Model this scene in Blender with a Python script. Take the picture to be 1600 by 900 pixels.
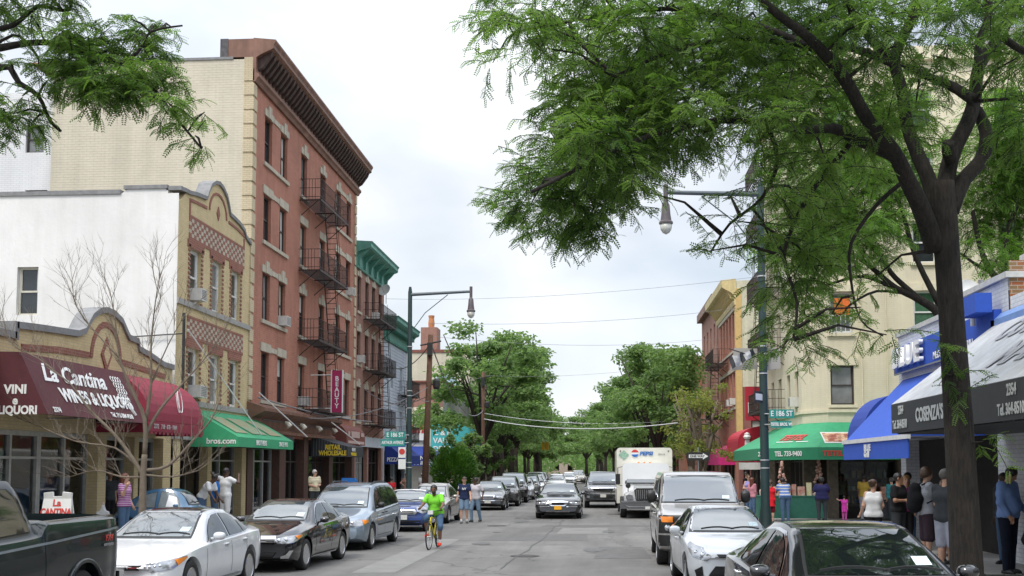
import bpy, bmesh, math, random
import numpy as np
from mathutils import Vector, Matrix
from mathutils.bvhtree import BVHTree
from mathutils.geometry import delaunay_2d_cdt
sc = bpy.context.scene
for _o in list(bpy.data.objects): bpy.data.objects.remove(_o)
R = math.radians
# ---------------------------------------------------------------- camera
H = 2.2; FPX = 1740.0; HOR = 729.0; VPX = 940.0; CY = 600.0
TH = math.atan((HOR-CY)/FPX); PSI = math.atan((VPX-800)*math.cos(TH)/FPX)
cam_d = bpy.data.cameras.new('camera'); cam = bpy.data.objects.new('camera', cam_d)
sc.collection.objects.link(cam); sc.camera = cam
cam.location = (0, 0, H); cam.rotation_euler = (math.pi/2+TH, 0, PSI)
cam_d.sensor_width = 36; cam_d.lens = 36*FPX/1600; cam_d.shift_y = (CY-450)/1600
cam_d.clip_start = .1; cam_d.clip_end = 4000
_f0 = Vector((-math.sin(PSI), math.cos(PSI), 0)); _r = Vector((math.cos(PSI), math.sin(PSI), 0))
_fw = _f0*math.cos(TH)+Vector((0, 0, math.sin(TH))); _up = -_f0*math.sin(TH)+Vector((0, 0, math.cos(TH)))
def ray(px, py): return _fw+_r*((px-800)/FPX)+_up*((CY-py)/FPX)
def ground(px, py, z=0.0):
    d = ray(px, py); return Vector((0, 0, H))+d*((z-H)/d.z)
def atY(px, py, Y):
    d = ray(px, py); return Vector((0, 0, H))+d*(Y/d.y)
def atX(px, py, X):
    d = ray(px, py); return Vector((0, 0, H))+d*(X/d.x)
# ---------------------------------------------------------------- world, sun, exposure
SUN_EL, SUN_AZ = 58, 205      # high hazy sun behind the camera, to the left
wd = bpy.data.worlds.new('World'); sc.world = wd; wd.use_nodes = True
nt = wd.node_tree; nt.nodes.clear()
def N(nt, t, **kw):
    n = nt.nodes.new(t)
    for k, v in kw.items():
        if k.startswith('i_'): n.inputs[k[2:].replace('_', ' ')].default_value = v
        else: setattr(n, k, v)
    return n
wo = N(nt, 'ShaderNodeOutputWorld'); bg = N(nt, 'ShaderNodeBackground'); sky = N(nt, 'ShaderNodeTexSky')
sky.sky_type = 'NISHITA'; sky.sun_disc = False; sky.sun_elevation = R(SUN_EL); sky.sun_rotation = R(SUN_AZ)
sky.air_density = 1.0; sky.dust_density = 1.2; sky.ozone_density = 1.0
tc = N(nt, 'ShaderNodeTexCoord'); mp = N(nt, 'ShaderNodeMapping'); mp.inputs['Scale'].default_value = (1.0, 1.0, 1.9)
mp.inputs['Location'].default_value = (.35, .1, .2)
nz = N(nt, 'ShaderNodeTexNoise', i_Scale=2.1, i_Detail=5.0, i_Roughness=.48)
rp = N(nt, 'ShaderNodeValToRGB'); rp.color_ramp.elements[0].position = .43; rp.color_ramp.elements[0].color = (.50, .50, .50, 1)
rp.color_ramp.elements[1].position = .60; rp.color_ramp.elements[1].color = (1, 1, 1, 1)
nz2 = N(nt, 'ShaderNodeTexNoise', i_Scale=4.0, i_Detail=6.0, i_Roughness=.55)
rp2 = N(nt, 'ShaderNodeValToRGB'); rp2.color_ramp.elements[0].position = .3; rp2.color_ramp.elements[0].color = (8.7, 9.3, 10.2, 1)
rp2.color_ramp.elements[1].position = .62; rp2.color_ramp.elements[1].color = (9.5, 9.8, 10.2, 1)
mx = N(nt, 'ShaderNodeMix', data_type='RGBA')
L = nt.links.new
L(tc.outputs['Generated'], mp.inputs['Vector']); L(mp.outputs[0], nz.inputs['Vector']); L(mp.outputs[0], nz2.inputs['Vector'])
L(nz.outputs['Fac'], rp.inputs[0]); L(nz2.outputs['Fac'], rp2.inputs[0]); L(rp.outputs[0], mx.inputs[0])
L(sky.outputs[0], mx.inputs[6]); L(rp2.outputs[0], mx.inputs[7])
# an overcast dome is about three times as bright overhead as at the horizon
sx = N(nt, 'ShaderNodeSeparateXYZ'); L(tc.outputs['Generated'], sx.inputs[0]); el = N(nt, 'ShaderNodeMapRange'); L(sx.outputs[2], el.inputs[0])
el.inputs[1].default_value = 0.32; el.inputs[2].default_value = 1.0; el.inputs[3].default_value = .88; el.inputs[4].default_value = 2.6
vm_ = N(nt, 'ShaderNodeVectorMath', operation='SCALE'); L(mx.outputs[2], vm_.inputs[0]); L(el.outputs[0], vm_.inputs['Scale']); L(vm_.outputs[0], bg.inputs[0]); L(bg.outputs[0], wo.inputs[0])
bg.inputs[1].default_value = 0.088
sd = bpy.data.lights.new('sun', 'SUN'); sd.energy = 1.5; sd.angle = R(14); sd.color = (1.0, .95, .87)
sun = bpy.data.objects.new('sun', sd); sc.collection.objects.link(sun)
_a = R(SUN_AZ); _sdir = Vector((math.sin(_a)*math.cos(R(SUN_EL)), math.cos(_a)*math.cos(R(SUN_EL)), math.sin(R(SUN_EL))))
sun.rotation_euler = _sdir.to_track_quat('Z', 'Y').to_euler(); sun.location = (0, -20, 60)
sc.view_settings.view_transform = 'Standard'; sc.view_settings.look = 'None'
sc.view_settings.exposure = 0.55; sc.view_settings.gamma = 1; sc.view_settings.use_curve_mapping = False
sc.render.engine = 'CYCLES'; sc.cycles.max_bounces = 5; sc.cycles.diffuse_bounces = 3; sc.cycles.glossy_bounces = 3
sc.cycles.transmission_bounces = 3; sc.cycles.transparent_max_bounces = 6; sc.cycles.use_denoising = True
sc.cycles.caustics_reflective = False; sc.cycles.caustics_refractive = False
# ---------------------------------------------------------------- objects
COL = sc.collection.objects; FRAME = {}
def tag(o, label=None, cat=None, group=None, kind=None):
    for k, v in (('label', label), ('category', cat), ('group', group), ('kind', kind)):
        if v: o[k] = v
    return o
def thing(name, label, cat, loc=(0, 0, 0), group=None, world=False):
    o = bpy.data.objects.new(name, None); COL.link(o); o.empty_display_size = .3
    o.location = loc; FRAME[o] = Vector(loc) if world else Vector((0, 0, 0))
    return tag(o, label, cat, group)
def kids(o): return [c for c in bpy.data.objects if c.parent == o]
class MB:
    """collects faces; build() links them as ONE mesh object"""
    def __init__(s): s.v = []; s.f = []; s.m = []; s.M = None
    def add(s, vs, fs, mi=0):
        n = len(s.v)
        if s.M is not None: vs = [s.M @ Vector(v) for v in vs]
        s.v.extend([tuple(v) for v in vs]); s.f.extend([tuple(i+n for i in f) for f in fs])
        if isinstance(mi, int): s.m.extend([mi]*len(fs))
        else: s.m.extend(mi)
        return s
    def box(s, x0, x1, y0, y1, z0, z1, mi=0):
        vs = [(x, y, z) for z in (z0, z1) for y in (y0, y1) for x in (x0, x1)]
        return s.add(vs, [(0, 2, 3, 1), (4, 5, 7, 6), (0, 1, 5, 4), (2, 6, 7, 3), (0, 4, 6, 2), (1, 3, 7, 5)], mi)
    def cbox(s, c, d, mi=0): return s.box(c[0]-d[0]/2, c[0]+d[0]/2, c[1]-d[1]/2, c[1]+d[1]/2, c[2]-d[2]/2, c[2]+d[2]/2, mi)
    def quad(s, a, b, c, d, mi=0): return s.add([a, b, c, d], [(0, 1, 2, 3)], mi)
    def prism(s, poly, axis, a, b, mi=0):
        """polygon (u,v) extruded along axis: 'x' -> (u,v)=(y,z); 'y' -> (x,z); 'z' -> (x,y)"""
        def P(u, v, w): return {'x': (w, u, v), 'y': (u, w, v), 'z': (u, v, w)}[axis]
        n = len(poly); vs = [P(u, v, a) for u, v in poly]+[P(u, v, b) for u, v in poly]
        fs = [tuple(range(n))[::-1], tuple(range(n, 2*n))]+[(i, (i+1) % n, (i+1) % n+n, i+n) for i in range(n)]
        return s.add(vs, fs, mi)
    def tube(s, pts, rad, n=8, mi=0, cap=True):
        pts = [Vector(p) for p in pts]
        if not hasattr(rad, '__len__'): rad = [rad]*len(pts)
        vs = []; fs = []; ref = None
        for i, p in enumerate(pts):
            t = (pts[min(i+1, len(pts)-1)]-pts[max(i-1, 0)])
            t = t.normalized() if t.length > 1e-9 else Vector((0, 0, 1))
            if ref is None: ref = Vector((1, 0, 0)) if abs(t.x) < .8 else Vector((0, 1, 0))
            a = (ref-t*ref.dot(t)).normalized(); b = t.cross(a); ref = a
            for k in range(n):
                w = 2*math.pi*k/n; vs.append(p+(a*math.cos(w)+b*math.sin(w))*rad[i])
        for i in range(len(pts)-1):
            for k in range(n): fs.append((i*n+k, i*n+(k+1) % n, (i+1)*n+(k+1) % n, (i+1)*n+k))
        if cap: fs.append(tuple(range(n))[::-1]); fs.append(tuple(range((len(pts)-1)*n, len(pts)*n)))
        return s.add(vs, fs, mi)
    def bar(s, a, b, r, mi=0, n=4): return s.tube([a, b], r, n, mi)
    def lathe(s, c, prof, n=16, axis='z', mi=0):
        vs = []; fs = []
        for (r, h) in prof:
            for k in range(n):
                w = 2*math.pi*k/n; u, v = r*math.cos(w), r*math.sin(w)
                p = {'z': (u, v, h), 'x': (h, u, v), 'y': (v, h, u)}[axis]
                vs.append((c[0]+p[0], c[1]+p[1], c[2]+p[2]))
        for i in range(len(prof)-1):
            for k in range(n): fs.append((i*n+k, i*n+(k+1) % n, (i+1)*n+(k+1) % n, (i+1)*n+k))
        fs.append(tuple(range(n))[::-1]); fs.append(tuple(range((len(prof)-1)*n, len(prof)*n)))
        return s.add(vs, fs, mi)
    def split(s, name, mats, parent=None, **k):
        """every connected piece becomes an object of its own"""
        par = list(range(len(s.v)))
        def fd(i):
            while par[i] != i: par[i] = par[par[i]]; i = par[i]
            return i
        for f in s.f:
            for i in f[1:]: par[fd(i)] = fd(f[0])
        gr = {}
        for f, m in zip(s.f, s.m): gr.setdefault(fd(f[0]), []).append((f, m))
        for fs in gr.values():
            q = MB(); mp_ = {}
            for f, m in fs:
                for i in f: mp_.setdefault(i, len(mp_))
                q.f.append(tuple(mp_[i] for i in f)); q.m.append(m)
            q.v = [s.v[i] for i in mp_]; q.build(name, mats, parent, **k)
    def build(s, name, mats, parent=None, smooth=False, sharp=None, label=None):
        if not isinstance(mats, (list, tuple)): mats = [mats]
        me = bpy.data.meshes.new(name)
        V = np.array(s.v, dtype=np.float64); base = FRAME.get(parent, Vector((0, 0, 0)))
        lo, hi = V.min(0), V.max(0); c = Vector(((lo[0]+hi[0])/2, (lo[1]+hi[1])/2, lo[2]))
        me.from_pydata((V-np.array(c)).tolist(), [], s.f)
        for m in mats: me.materials.append(m)
        me.polygons.foreach_set('material_index', s.m)
        fix_normals(me)
        if smooth:
            me.polygons.foreach_set('use_smooth', [True]*len(me.polygons))
            if sharp: me.set_sharp_from_angle(angle=R(sharp))
        o = bpy.data.objects.new(name, me); COL.link(o)
        if parent: o.parent = parent
        o.location = c-base; FRAME[o] = c
        if label: o['label'] = label
        return o
def fix_normals(me):
    bm = bmesh.new(); bm.from_mesh(me); bmesh.ops.recalc_face_normals(bm, faces=bm.faces); bm.to_mesh(me); bm.free()
def raw_mesh(name, V, F, mats, parent=None, smooth=True, mi=None):
    """numpy verts (n,3), faces (m,4) or (m,3) fast path"""
    V = np.asarray(V, dtype=np.float32); F = np.asarray(F, dtype=np.int32); k = F.shape[1]
    lo, hi = V.min(0), V.max(0); c = np.array([(lo[0]+hi[0])/2, (lo[1]+hi[1])/2, lo[2]]); V = (V-c).astype(np.float32)
    me = bpy.data.meshes.new(name); me.vertices.add(len(V)); me.vertices.foreach_set('co', V.ravel())
    me.loops.add(F.size); me.loops.foreach_set('vertex_index', F.ravel())
    me.polygons.add(len(F)); me.polygons.foreach_set('loop_start', np.arange(0, F.size, k, dtype=np.int32))
    me.polygons.foreach_set('loop_total', np.full(len(F), k, dtype=np.int32))
    me.polygons.foreach_set('use_smooth', np.full(len(F), smooth))
    for m in (mats if isinstance(mats, (list, tuple)) else [mats]): me.materials.append(m)
    if mi is not None: me.polygons.foreach_set('material_index', np.asarray(mi, dtype=np.int32))
    me.update(calc_edges=True); me.validate()
    o = bpy.data.objects.new(name, me); COL.link(o); base = FRAME.get(parent, Vector((0, 0, 0)))
    if parent: o.parent = parent
    c = Vector(c.tolist()); o.location = c-base; FRAME[o] = c
    return o
def dup(root, loc, rotz=0, label=None, scale=None):
    r = root.copy(); COL.link(r); r.location = loc; r.rotation_euler = (0, 0, rotz)
    if scale: r.scale = scale
    if label: r['label'] = label
    def rec(a, b):
        for ch in kids(a):
            c = ch.copy(); COL.link(c); c.parent = b; rec(ch, c)
    rec(root, r); return r
# ---------------------------------------------------------------- materials
_mc = {}
def mat(name, col, rough=.6, metal=0.0, spec=.5, var=.12, scale=6.0, bump=0.0, bscale=40.0, coat=0.0, emit=None, ior=None, streak=0.0, col2=None, tight=False):
    """principled with noise mottling of the base colour, optional bump and rain streaks"""
    if name in _mc: return _mc[name]
    m = bpy.data.materials.new(name); m.use_nodes = True; _mc[name] = m
    t = m.node_tree; b = t.nodes['Principled BSDF']; lk = t.links.new
    b.inputs['Roughness'].default_value = rough; b.inputs['Metallic'].default_value = metal
    b.inputs['Specular IOR Level'].default_value = spec
    if coat: b.inputs['Coat Weight'].default_value = coat; b.inputs['Coat Roughness'].default_value = .03
    if ior: b.inputs['IOR'].default_value = ior
    if emit: b.inputs['Emission Color'].default_value = (*col, 1); b.inputs['Emission Strength'].default_value = emit
    if var > 0 or bump > 0 or streak > 0 or col2:
        tc = N(t, 'ShaderNodeTexCoord')
        if var > 0 or col2:
            nz = N(t, 'ShaderNodeTexNoise', i_Scale=scale, i_Detail=6.0, i_Roughness=.62); lk(tc.outputs['Object'], nz.inputs['Vector'])
            rp = N(t, 'ShaderNodeValToRGB'); e = rp.color_ramp.elements
            e[0].position, e[1].position = (.42, .58) if tight else (.3, .72)
            c2 = col2 or tuple(min(1, c*(1+var)) for c in col)
            e[0].color = (*[c*(1-var) for c in col], 1); e[1].color = (*c2, 1)
            lk(nz.outputs['Fac'], rp.inputs[0]); out = rp.outputs[0]
            if streak > 0:
                mp = N(t, 'ShaderNodeMapping'); mp.inputs['Scale'].default_value = (1.3, 1.3, .12); lk(tc.outputs['Object'], mp.inputs[0])
                n2 = N(t, 'ShaderNodeTexNoise', i_Scale=1.6, i_Detail=7.0, i_Roughness=.7); lk(mp.outputs[0], n2.inputs['Vector'])
                r2 = N(t, 'ShaderNodeValToRGB'); r2.color_ramp.elements[0].position = .38; r2.color_ramp.elements[1].position = .62
                r2.color_ramp.elements[0].color = (*[1-streak, 1-streak*1.05, 1-streak*1.15], 1); r2.color_ramp.elements[1].color = (1, 1, 1, 1)
                lk(n2.outputs['Fac'], r2.inputs[0]); mm = N(t, 'ShaderNodeMix', data_type='RGBA', blend_type='MULTIPLY'); mm.inputs[0].default_value = 1
                lk(out, mm.inputs[6]); lk(r2.outputs[0], mm.inputs[7]); out = mm.outputs[2]
            lk(out, b.inputs['Base Color'])
        else: b.inputs['Base Color'].default_value = (*col, 1)
        if bump > 0:
            n3 = N(t, 'ShaderNodeTexNoise', i_Scale=bscale, i_Detail=4.0, i_Roughness=.6); lk(tc.outputs['Object'], n3.inputs['Vector'])
            bp = N(t, 'ShaderNodeBump', i_Strength=bump, i_Distance=.02); lk(n3.outputs['Fac'], bp.inputs['Height']); lk(bp.outputs[0], b.inputs['Normal'])
    else: b.inputs['Base Color'].default_value = (*col, 1)
    return m
def brick(name, c1, c2, mortar, bw=.2, bh=.07, msize=.008, rough=.85, bump=.35, stain=.18):
    if name in _mc: return _mc[name]
    m = bpy.data.materials.new(name); m.use_nodes = True; _mc[name] = m
    t = m.node_tree; b = t.nodes['Principled BSDF']; lk = t.links.new; b.inputs['Roughness'].default_value = rough
    g = N(t, 'ShaderNodeNewGeometry'); sp = N(t, 'ShaderNodeSeparateXYZ'); lk(g.outputs['Position'], sp.inputs[0])
    ad = N(t, 'ShaderNodeMath', operation='ADD'); lk(sp.outputs[0], ad.inputs[0]); lk(sp.outputs[1], ad.inputs[1])
    cb = N(t, 'ShaderNodeCombineXYZ'); lk(ad.outputs[0], cb.inputs[0]); lk(sp.outputs[2], cb.inputs[1])
    bt = N(t, 'ShaderNodeTexBrick'); lk(cb.outputs[0], bt.inputs['Vector'])
    bt.inputs['Scale'].default_value = 1; bt.inputs['Brick Width'].default_value = bw; bt.inputs['Row Height'].default_value = bh
    bt.inputs['Mortar Size'].default_value = msize; bt.inputs['Mortar Smooth'].default_value = .3
    bt.inputs['Color1'].default_value = (*c1, 1); bt.inputs['Color2'].default_value = (*c2, 1); bt.inputs['Mortar'].default_value = (*mortar, 1)
    nz = N(t, 'ShaderNodeTexNoise', i_Scale=.55, i_Detail=7.0, i_Roughness=.65); lk(g.outputs['Position'], nz.inputs['Vector'])
    mp = N(t, 'ShaderNodeMapping'); mp.inputs['Scale'].default_value = (2.4, 2.4, .2); lk(g.outputs['Position'], mp.inputs[0])
    n2 = N(t, 'ShaderNodeTexNoise', i_Scale=1.0, i_Detail=6.0, i_Roughness=.7); lk(mp.outputs[0], n2.inputs['Vector'])
    am = N(t, 'ShaderNodeMath', operation='ADD'); lk(nz.outputs['Fac'], am.inputs[0]); lk(n2.outputs['Fac'], am.inputs[1])
    rp = N(t, 'ShaderNodeValToRGB'); rp.color_ramp.elements[0].position = .38; rp.color_ramp.elements[1].position = .60
    hm = N(t, 'ShaderNodeMath', operation='MULTIPLY'); hm.inputs[1].default_value = .5; lk(am.outputs[0], hm.inputs[0]); lk(hm.outputs[0], rp.inputs[0])
    rp.color_ramp.elements[0].color = (*[1-stain]*3, 1); rp.color_ramp.elements[1].color = (1.0, 1.0, 1.0, 1)
    mm = N(t, 'ShaderNodeMix', data_type='RGBA', blend_type='MULTIPLY'); mm.inputs[0].default_value = 1
    lk(bt.outputs['Color'], mm.inputs[6]); lk(rp.outputs[0], mm.inputs[7]); lk(mm.outputs[2], b.inputs['Base Color'])
    bp = N(t, 'ShaderNodeBump', i_Strength=bump, i_Distance=.01); lk(bt.outputs['Fac'], bp.inputs['Height']); bp.invert = True; lk(bp.outputs[0], b.inputs['Normal'])
    return m
def shop_glass():
    m = bpy.data.materials.new('shop_glass'); m.use_nodes = True; t = m.node_tree; t.nodes.clear(); lk = t.links.new
    o = N(t, 'ShaderNodeOutputMaterial'); tr = N(t, 'ShaderNodeBsdfTransparent'); tr.inputs[0].default_value = (.62, .66, .64, 1)
    gl = N(t, 'ShaderNodeBsdfGlossy', i_Roughness=.03); gl.inputs[0].default_value = (.9, .92, .95, 1)
    fr = N(t, 'ShaderNodeFresnel', i_IOR=1.6); mx = N(t, 'ShaderNodeMixShader')
    lk(fr.outputs[0], mx.inputs[0]); lk(tr.outputs[0], mx.inputs[1]); lk(gl.outputs[0], mx.inputs[2]); lk(mx.outputs[0], o.inputs[0]); return m
def leafmat(name, c1, c2, trans=.35):
    m = bpy.data.materials.new(name); m.use_nodes = True; t = m.node_tree; lk = t.links.new; b = t.nodes['Principled BSDF']; o = t.nodes['Material Output']
    g = N(t, 'ShaderNodeNewGeometry'); nz = N(t, 'ShaderNodeTexNoise', i_Scale=1.1, i_Detail=4.0, i_Roughness=.7); lk(g.outputs['Position'], nz.inputs['Vector'])
    rp = N(t, 'ShaderNodeValToRGB'); e = rp.color_ramp.elements; e[0].position = .36; e[1].position = .64; e[0].color = (*c1, 1); e[1].color = (*c2, 1)
    lk(nz.outputs['Fac'], rp.inputs[0]); lk(rp.outputs[0], b.inputs['Base Color']); b.inputs['Roughness'].default_value = .55; b.inputs['Specular IOR Level'].default_value = .35
    tr = N(t, 'ShaderNodeBsdfTranslucent'); mx = N(t, 'ShaderNodeMixShader'); mx.inputs[0].default_value = trans
    hs = N(t, 'ShaderNodeHueSaturation', i_Saturation=1.15, i_Value=1.7); lk(rp.outputs[0], hs.inputs['Color']); lk(hs.outputs[0], tr.inputs[0])
    lk(b.outputs[0], mx.inputs[1]); lk(tr.outputs[0], mx.inputs[2]); lk(mx.outputs[0], o.inputs[0]); return m
M_GLASS = mat('window_glass', (.03, .035, .04), .06, spec=.8, var=.5, scale=1.2)
M_GLASSL = mat('curtained_glass', (.20, .21, .21), .10, spec=.8, var=.35, scale=1.4)
M_SHOP = shop_glass()
M_WHITE = mat('white_paint', (.72, .72, .70), .5, var=.06)
M_DWOOD = mat('dark_frame', (.045, .035, .03), .5, var=.2)
M_BLACK = mat('black_metal', (.02, .02, .02), .5, var=.2)
M_IRON = mat('rusty_black_iron', (.035, .022, .018), .6, var=.5, scale=3)
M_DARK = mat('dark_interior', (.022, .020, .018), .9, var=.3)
M_STEEL = mat('galvanised_steel', (.38, .39, .40), .4, metal=.8, var=.15)
M_STONE = mat('cream_stone', (.50, .45, .36), .8, var=.12, streak=.2)
M_CHROME = mat('chrome', (.75, .76, .78), .12, metal=1.0, var=0)
def text(body, size, name, m, parent, M, extrude=.004, bold=0.0, sx=1.0, shear=0.0, align='LEFT', spacing=1.0, label=None):
    """lettering mesh in the plane given by 4x4 matrix M (x=right, y=up, z=towards the viewer)"""
    cu = bpy.data.curves.new('lettering_curve', 'FONT'); cu.body = body; cu.size = size; cu.extrude = extrude; cu.offset = bold
    cu.align_x = align; cu.align_y = 'CENTER'; cu.shear = shear; cu.space_character = spacing; cu.resolution_u = 3
    to = bpy.data.objects.new('lettering_tmp', cu); COL.link(to); bpy.context.view_layer.update()
    dg = bpy.context.evaluated_depsgraph_get(); me = bpy.data.meshes.new_from_object(to.evaluated_get(dg)); bpy.data.objects.remove(to)
    me.transform(M @ Matrix.Diagonal((sx, 1, 1, 1)))
    n = len(me.vertices)
    if n == 0: return None
    V = np.empty(n*3); me.vertices.foreach_get('co', V); V = V.reshape(-1, 3); lo, hi = V.min(0), V.max(0)
    c = Vector(((lo[0]+hi[0])/2, (lo[1]+hi[1])/2, lo[2])); me.transform(Matrix.Translation(-c)); me.materials.clear(); me.materials.append(m)
    o = bpy.data.objects.new(name, me); COL.link(o); o.parent = parent; o.location = c-FRAME.get(parent, Vector((0, 0, 0))); FRAME[o] = c
    if label: o['label'] = label
    return o
def plane_M(o, xdir, ydir):
    x = Vector(xdir).normalized(); y = Vector(ydir); y = (y-x*y.dot(x)).normalized(); z = x.cross(y)
    m = Matrix.Identity(4)
    for i in range(3): m[i][0], m[i][1], m[i][2], m[i][3] = x[i], y[i], z[i], o[i]
    return m
# ================================================================ ground
def asphalt():
    m = bpy.data.materials.new('asphalt'); m.use_nodes = True; t = m.node_tree; b = t.nodes['Principled BSDF']; lk = t.links.new
    b.inputs['Roughness'].default_value = .8; b.inputs['Specular IOR Level'].default_value = .35
    g = N(t, 'ShaderNodeNewGeometry'); n1 = N(t, 'ShaderNodeTexNoise', i_Scale=.22, i_Detail=8.0, i_Roughness=.68); lk(g.outputs['Position'], n1.inputs['Vector'])
    r1 = N(t, 'ShaderNodeValToRGB'); e = r1.color_ramp.elements; e[0].position = .32; e[1].position = .68
    e[0].color = (.120, .116, .110, 1); e[1].color = (.205, .198, .187, 1); lk(n1.outputs['Fac'], r1.inputs[0])
    mp = N(t, 'ShaderNodeMapping'); mp.inputs['Scale'].default_value = (1.1, .09, 1); lk(g.outputs['Position'], mp.inputs[0])
    n2 = N(t, 'ShaderNodeTexNoise', i_Scale=1.0, i_Detail=5.0, i_Roughness=.6); lk(mp.outputs[0], n2.inputs['Vector'])
    r2 = N(t, 'ShaderNodeValToRGB'); e = r2.color_ramp.elements; e[0].position = .35; e[1].position = .6; e[0].color = (.80, .80, .80, 1); e[1].color = (1.05, 1.05, 1.05, 1); lk(n2.outputs['Fac'], r2.inputs[0])
    m1 = N(t, 'ShaderNodeMix', data_type='RGBA', blend_type='MULTIPLY'); m1.inputs[0].default_value = 1; lk(r1.outputs[0], m1.inputs[6]); lk(r2.outputs[0], m1.inputs[7])
    n3 = N(t, 'ShaderNodeTexNoise', i_Scale=60.0, i_Detail=3.0, i_Roughness=.8); lk(g.outputs['Position'], n3.inputs['Vector'])
    r3 = N(t, 'ShaderNodeValToRGB'); e = r3.color_ramp.elements; e[0].position = .3; e[1].position = .7; e[0].color = (.72, .72, .72, 1); e[1].color = (1.25, 1.25, 1.25, 1); lk(n3.outputs['Fac'], r3.inputs[0])
    m2 = N(t, 'ShaderNodeMix', data_type='RGBA', blend_type='MULTIPLY'); m2.inputs[0].default_value = 1; lk(m1.outputs[2], m2.inputs[6]); lk(r3.outputs[0], m2.inputs[7])
    # wandering cracks
    ds = N(t, 'ShaderNodeTexNoise', i_Scale=1.2, i_Detail=4.0); lk(g.outputs['Position'], ds.inputs['Vector'])
    vm = N(t, 'ShaderNodeVectorMath', operation='MULTIPLY_ADD'); vm.inputs[1].default_value = (1.5, 1.5, 0); lk(ds.outputs['Color'], vm.inputs[0]); lk(g.outputs['Position'], vm.inputs[2])
    vo = N(t, 'ShaderNodeTexVoronoi', feature='DISTANCE_TO_EDGE', i_Scale=.17); lk(vm.outputs[0], vo.inputs['Vector'])
    r4 = N(t, 'ShaderNodeValToRGB'); e = r4.color_ramp.elements; e[0].position = .002; e[1].position = .007; e[0].color = (.45, .45, .45, 1); e[1].color = (1, 1, 1, 1); lk(vo.outputs['Distance'], r4.inputs[0])
    m3 = N(t, 'ShaderNodeMix', data_type='RGBA', blend_type='MULTIPLY'); m3.inputs[0].default_value = .8; lk(m2.outputs[2], m3.inputs[6]); lk(r4.outputs[0], m3.inputs[7])
    lk(m3.outputs[2], b.inputs['Base Color'])
    bp = N(t, 'ShaderNodeBump', i_Strength=.5, i_Distance=.01); lk(n3.outputs['Fac'], bp.inputs['Height']); lk(bp.outputs[0], b.inputs['Normal']); return m
M_ASPH = asphalt()
M_PATCH = mat('tar_patch', (.115, .112, .107), .8, var=.2, scale=3, bump=.4, bscale=60)
M_PATCH2 = mat('pale_patch', (.20, .195, .185), .85, var=.15, scale=2, bump=.4, bscale=60)
M_WALK = mat('concrete', (.30, .29, .27), .9, var=.16, scale=1.5, bump=.2)
M_KERB = mat('kerb_stone', (.26, .25, .24), .9, var=.25, scale=4)
def bend(Y): return -0.035*max(0, Y-88)
mb = MB(); mb.quad((-1500, -300, 0), (1500, -300, 0), (1500, 2500, 0), (-1500, 2500, 0))
tag(mb.build('ground', [M_ASPH]), kind='structure')
KL = [(-30, -8.6), (30, -8.5), (45, -8.1), (60, -7.3), (74, -7.0)]
def strip(name, inner, outer, m, z=.15):
    b = MB(); n = len(inner)
    for i in range(n-1):
        (ya, xa), (yb, xb) = inner[i], inner[i+1]; (yc, xc), (yd, xd) = outer[i], outer[i+1]
        b.quad((xa, ya, z), (xb, yb, z), (xd, yd, z), (xc, yc, z)); b.quad((xa, ya, 0), (xb, yb, 0), (xb, yb, z), (xa, ya, z), 1)
    for (y, x), (y2, x2) in ((inner[0], outer[0]), (inner[-1], outer[-1])): b.quad((x, y, 0), (x2, y2, 0), (x2, y2, z), (x, y, z), 1)
    return tag(b.build(name, [m, M_KERB]), kind='structure')
def sloped(yx, ramp, out, z1):
    b = MB(); s_ = 1 if out > ramp else -1
    for (ya, xa), (yb, xb) in zip(yx, yx[1:]):
        b.quad((xa, ya, .15), (xb, yb, .15), (ramp, yb, z1), (ramp, ya, z1)); b.quad((ramp, ya, z1), (ramp, yb, z1), (out, yb, z1), (out, ya, z1)); b.quad((xa, ya, 0), (xb, yb, 0), (xb, yb, .15), (xa, ya, .15), 1)
    for (y, x) in (yx[0], yx[-1]): b.add([(x, y, 0), (x, y, .15), (ramp, y, z1), (out, y, z1), (out, y, 0)], [(0, 1, 2, 3, 4)], 1)
    return tag(b.build('sidewalk', [M_WALK, M_KERB]), kind='structure')
sloped(KL[:3], -10.6, -40, .38); strip('sidewalk', KL[2:], [(y, -40) for y, _ in KL[2:]], M_WALK)
far = [90, 130, 180, 240, 300]
strip('sidewalk', [(y, -6.9+bend(y)) for y in far], [(y, -60) for y in far], M_WALK)
sloped([(-30, 3.6), (0, 3.6), (33, 3.6)], 5.2, 40, .30)
farr = [43, 70, 90, 130, 180, 240, 300]
strip('sidewalk', [(y, 3.6+bend(y)) for y in farr], [(y, 60) for y in farr], M_WALK)
b = MB()
for (x0, x1, y0, y1) in ((-3.6, -.4, 33.2, 36.4), (-.2, 1.2, 27, 31.0), (-5.5, -2.4, 48.5, 49.4), (-2.2, 2.9, 41.0, 42.6), (-1.2, .9, 60, 66)):
    b.add([(x0, y0, .004), (x1, y0+.15, .004), (x1-.1, y1, .004), (x0+.12, y1-.1, .004)], [(0, 1, 2, 3)])
tag(b.build('road_patch', M_PATCH), kind='structure')
b = MB()
for (x0, x1, y0, y1) in ((-5.2, -4.3, 23, 34), (-1.5, .2, 36.8, 40.4)):
    b.add([(x0, y0, .004), (x1, y0+.1, .004), (x1, y1, .004), (x0+.1, y1-.1, .004)], [(0, 1, 2, 3)])
tag(b.build('road_patch', M_PATCH2), kind='structure')
b = MB(); rr = random.Random(4)
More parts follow.
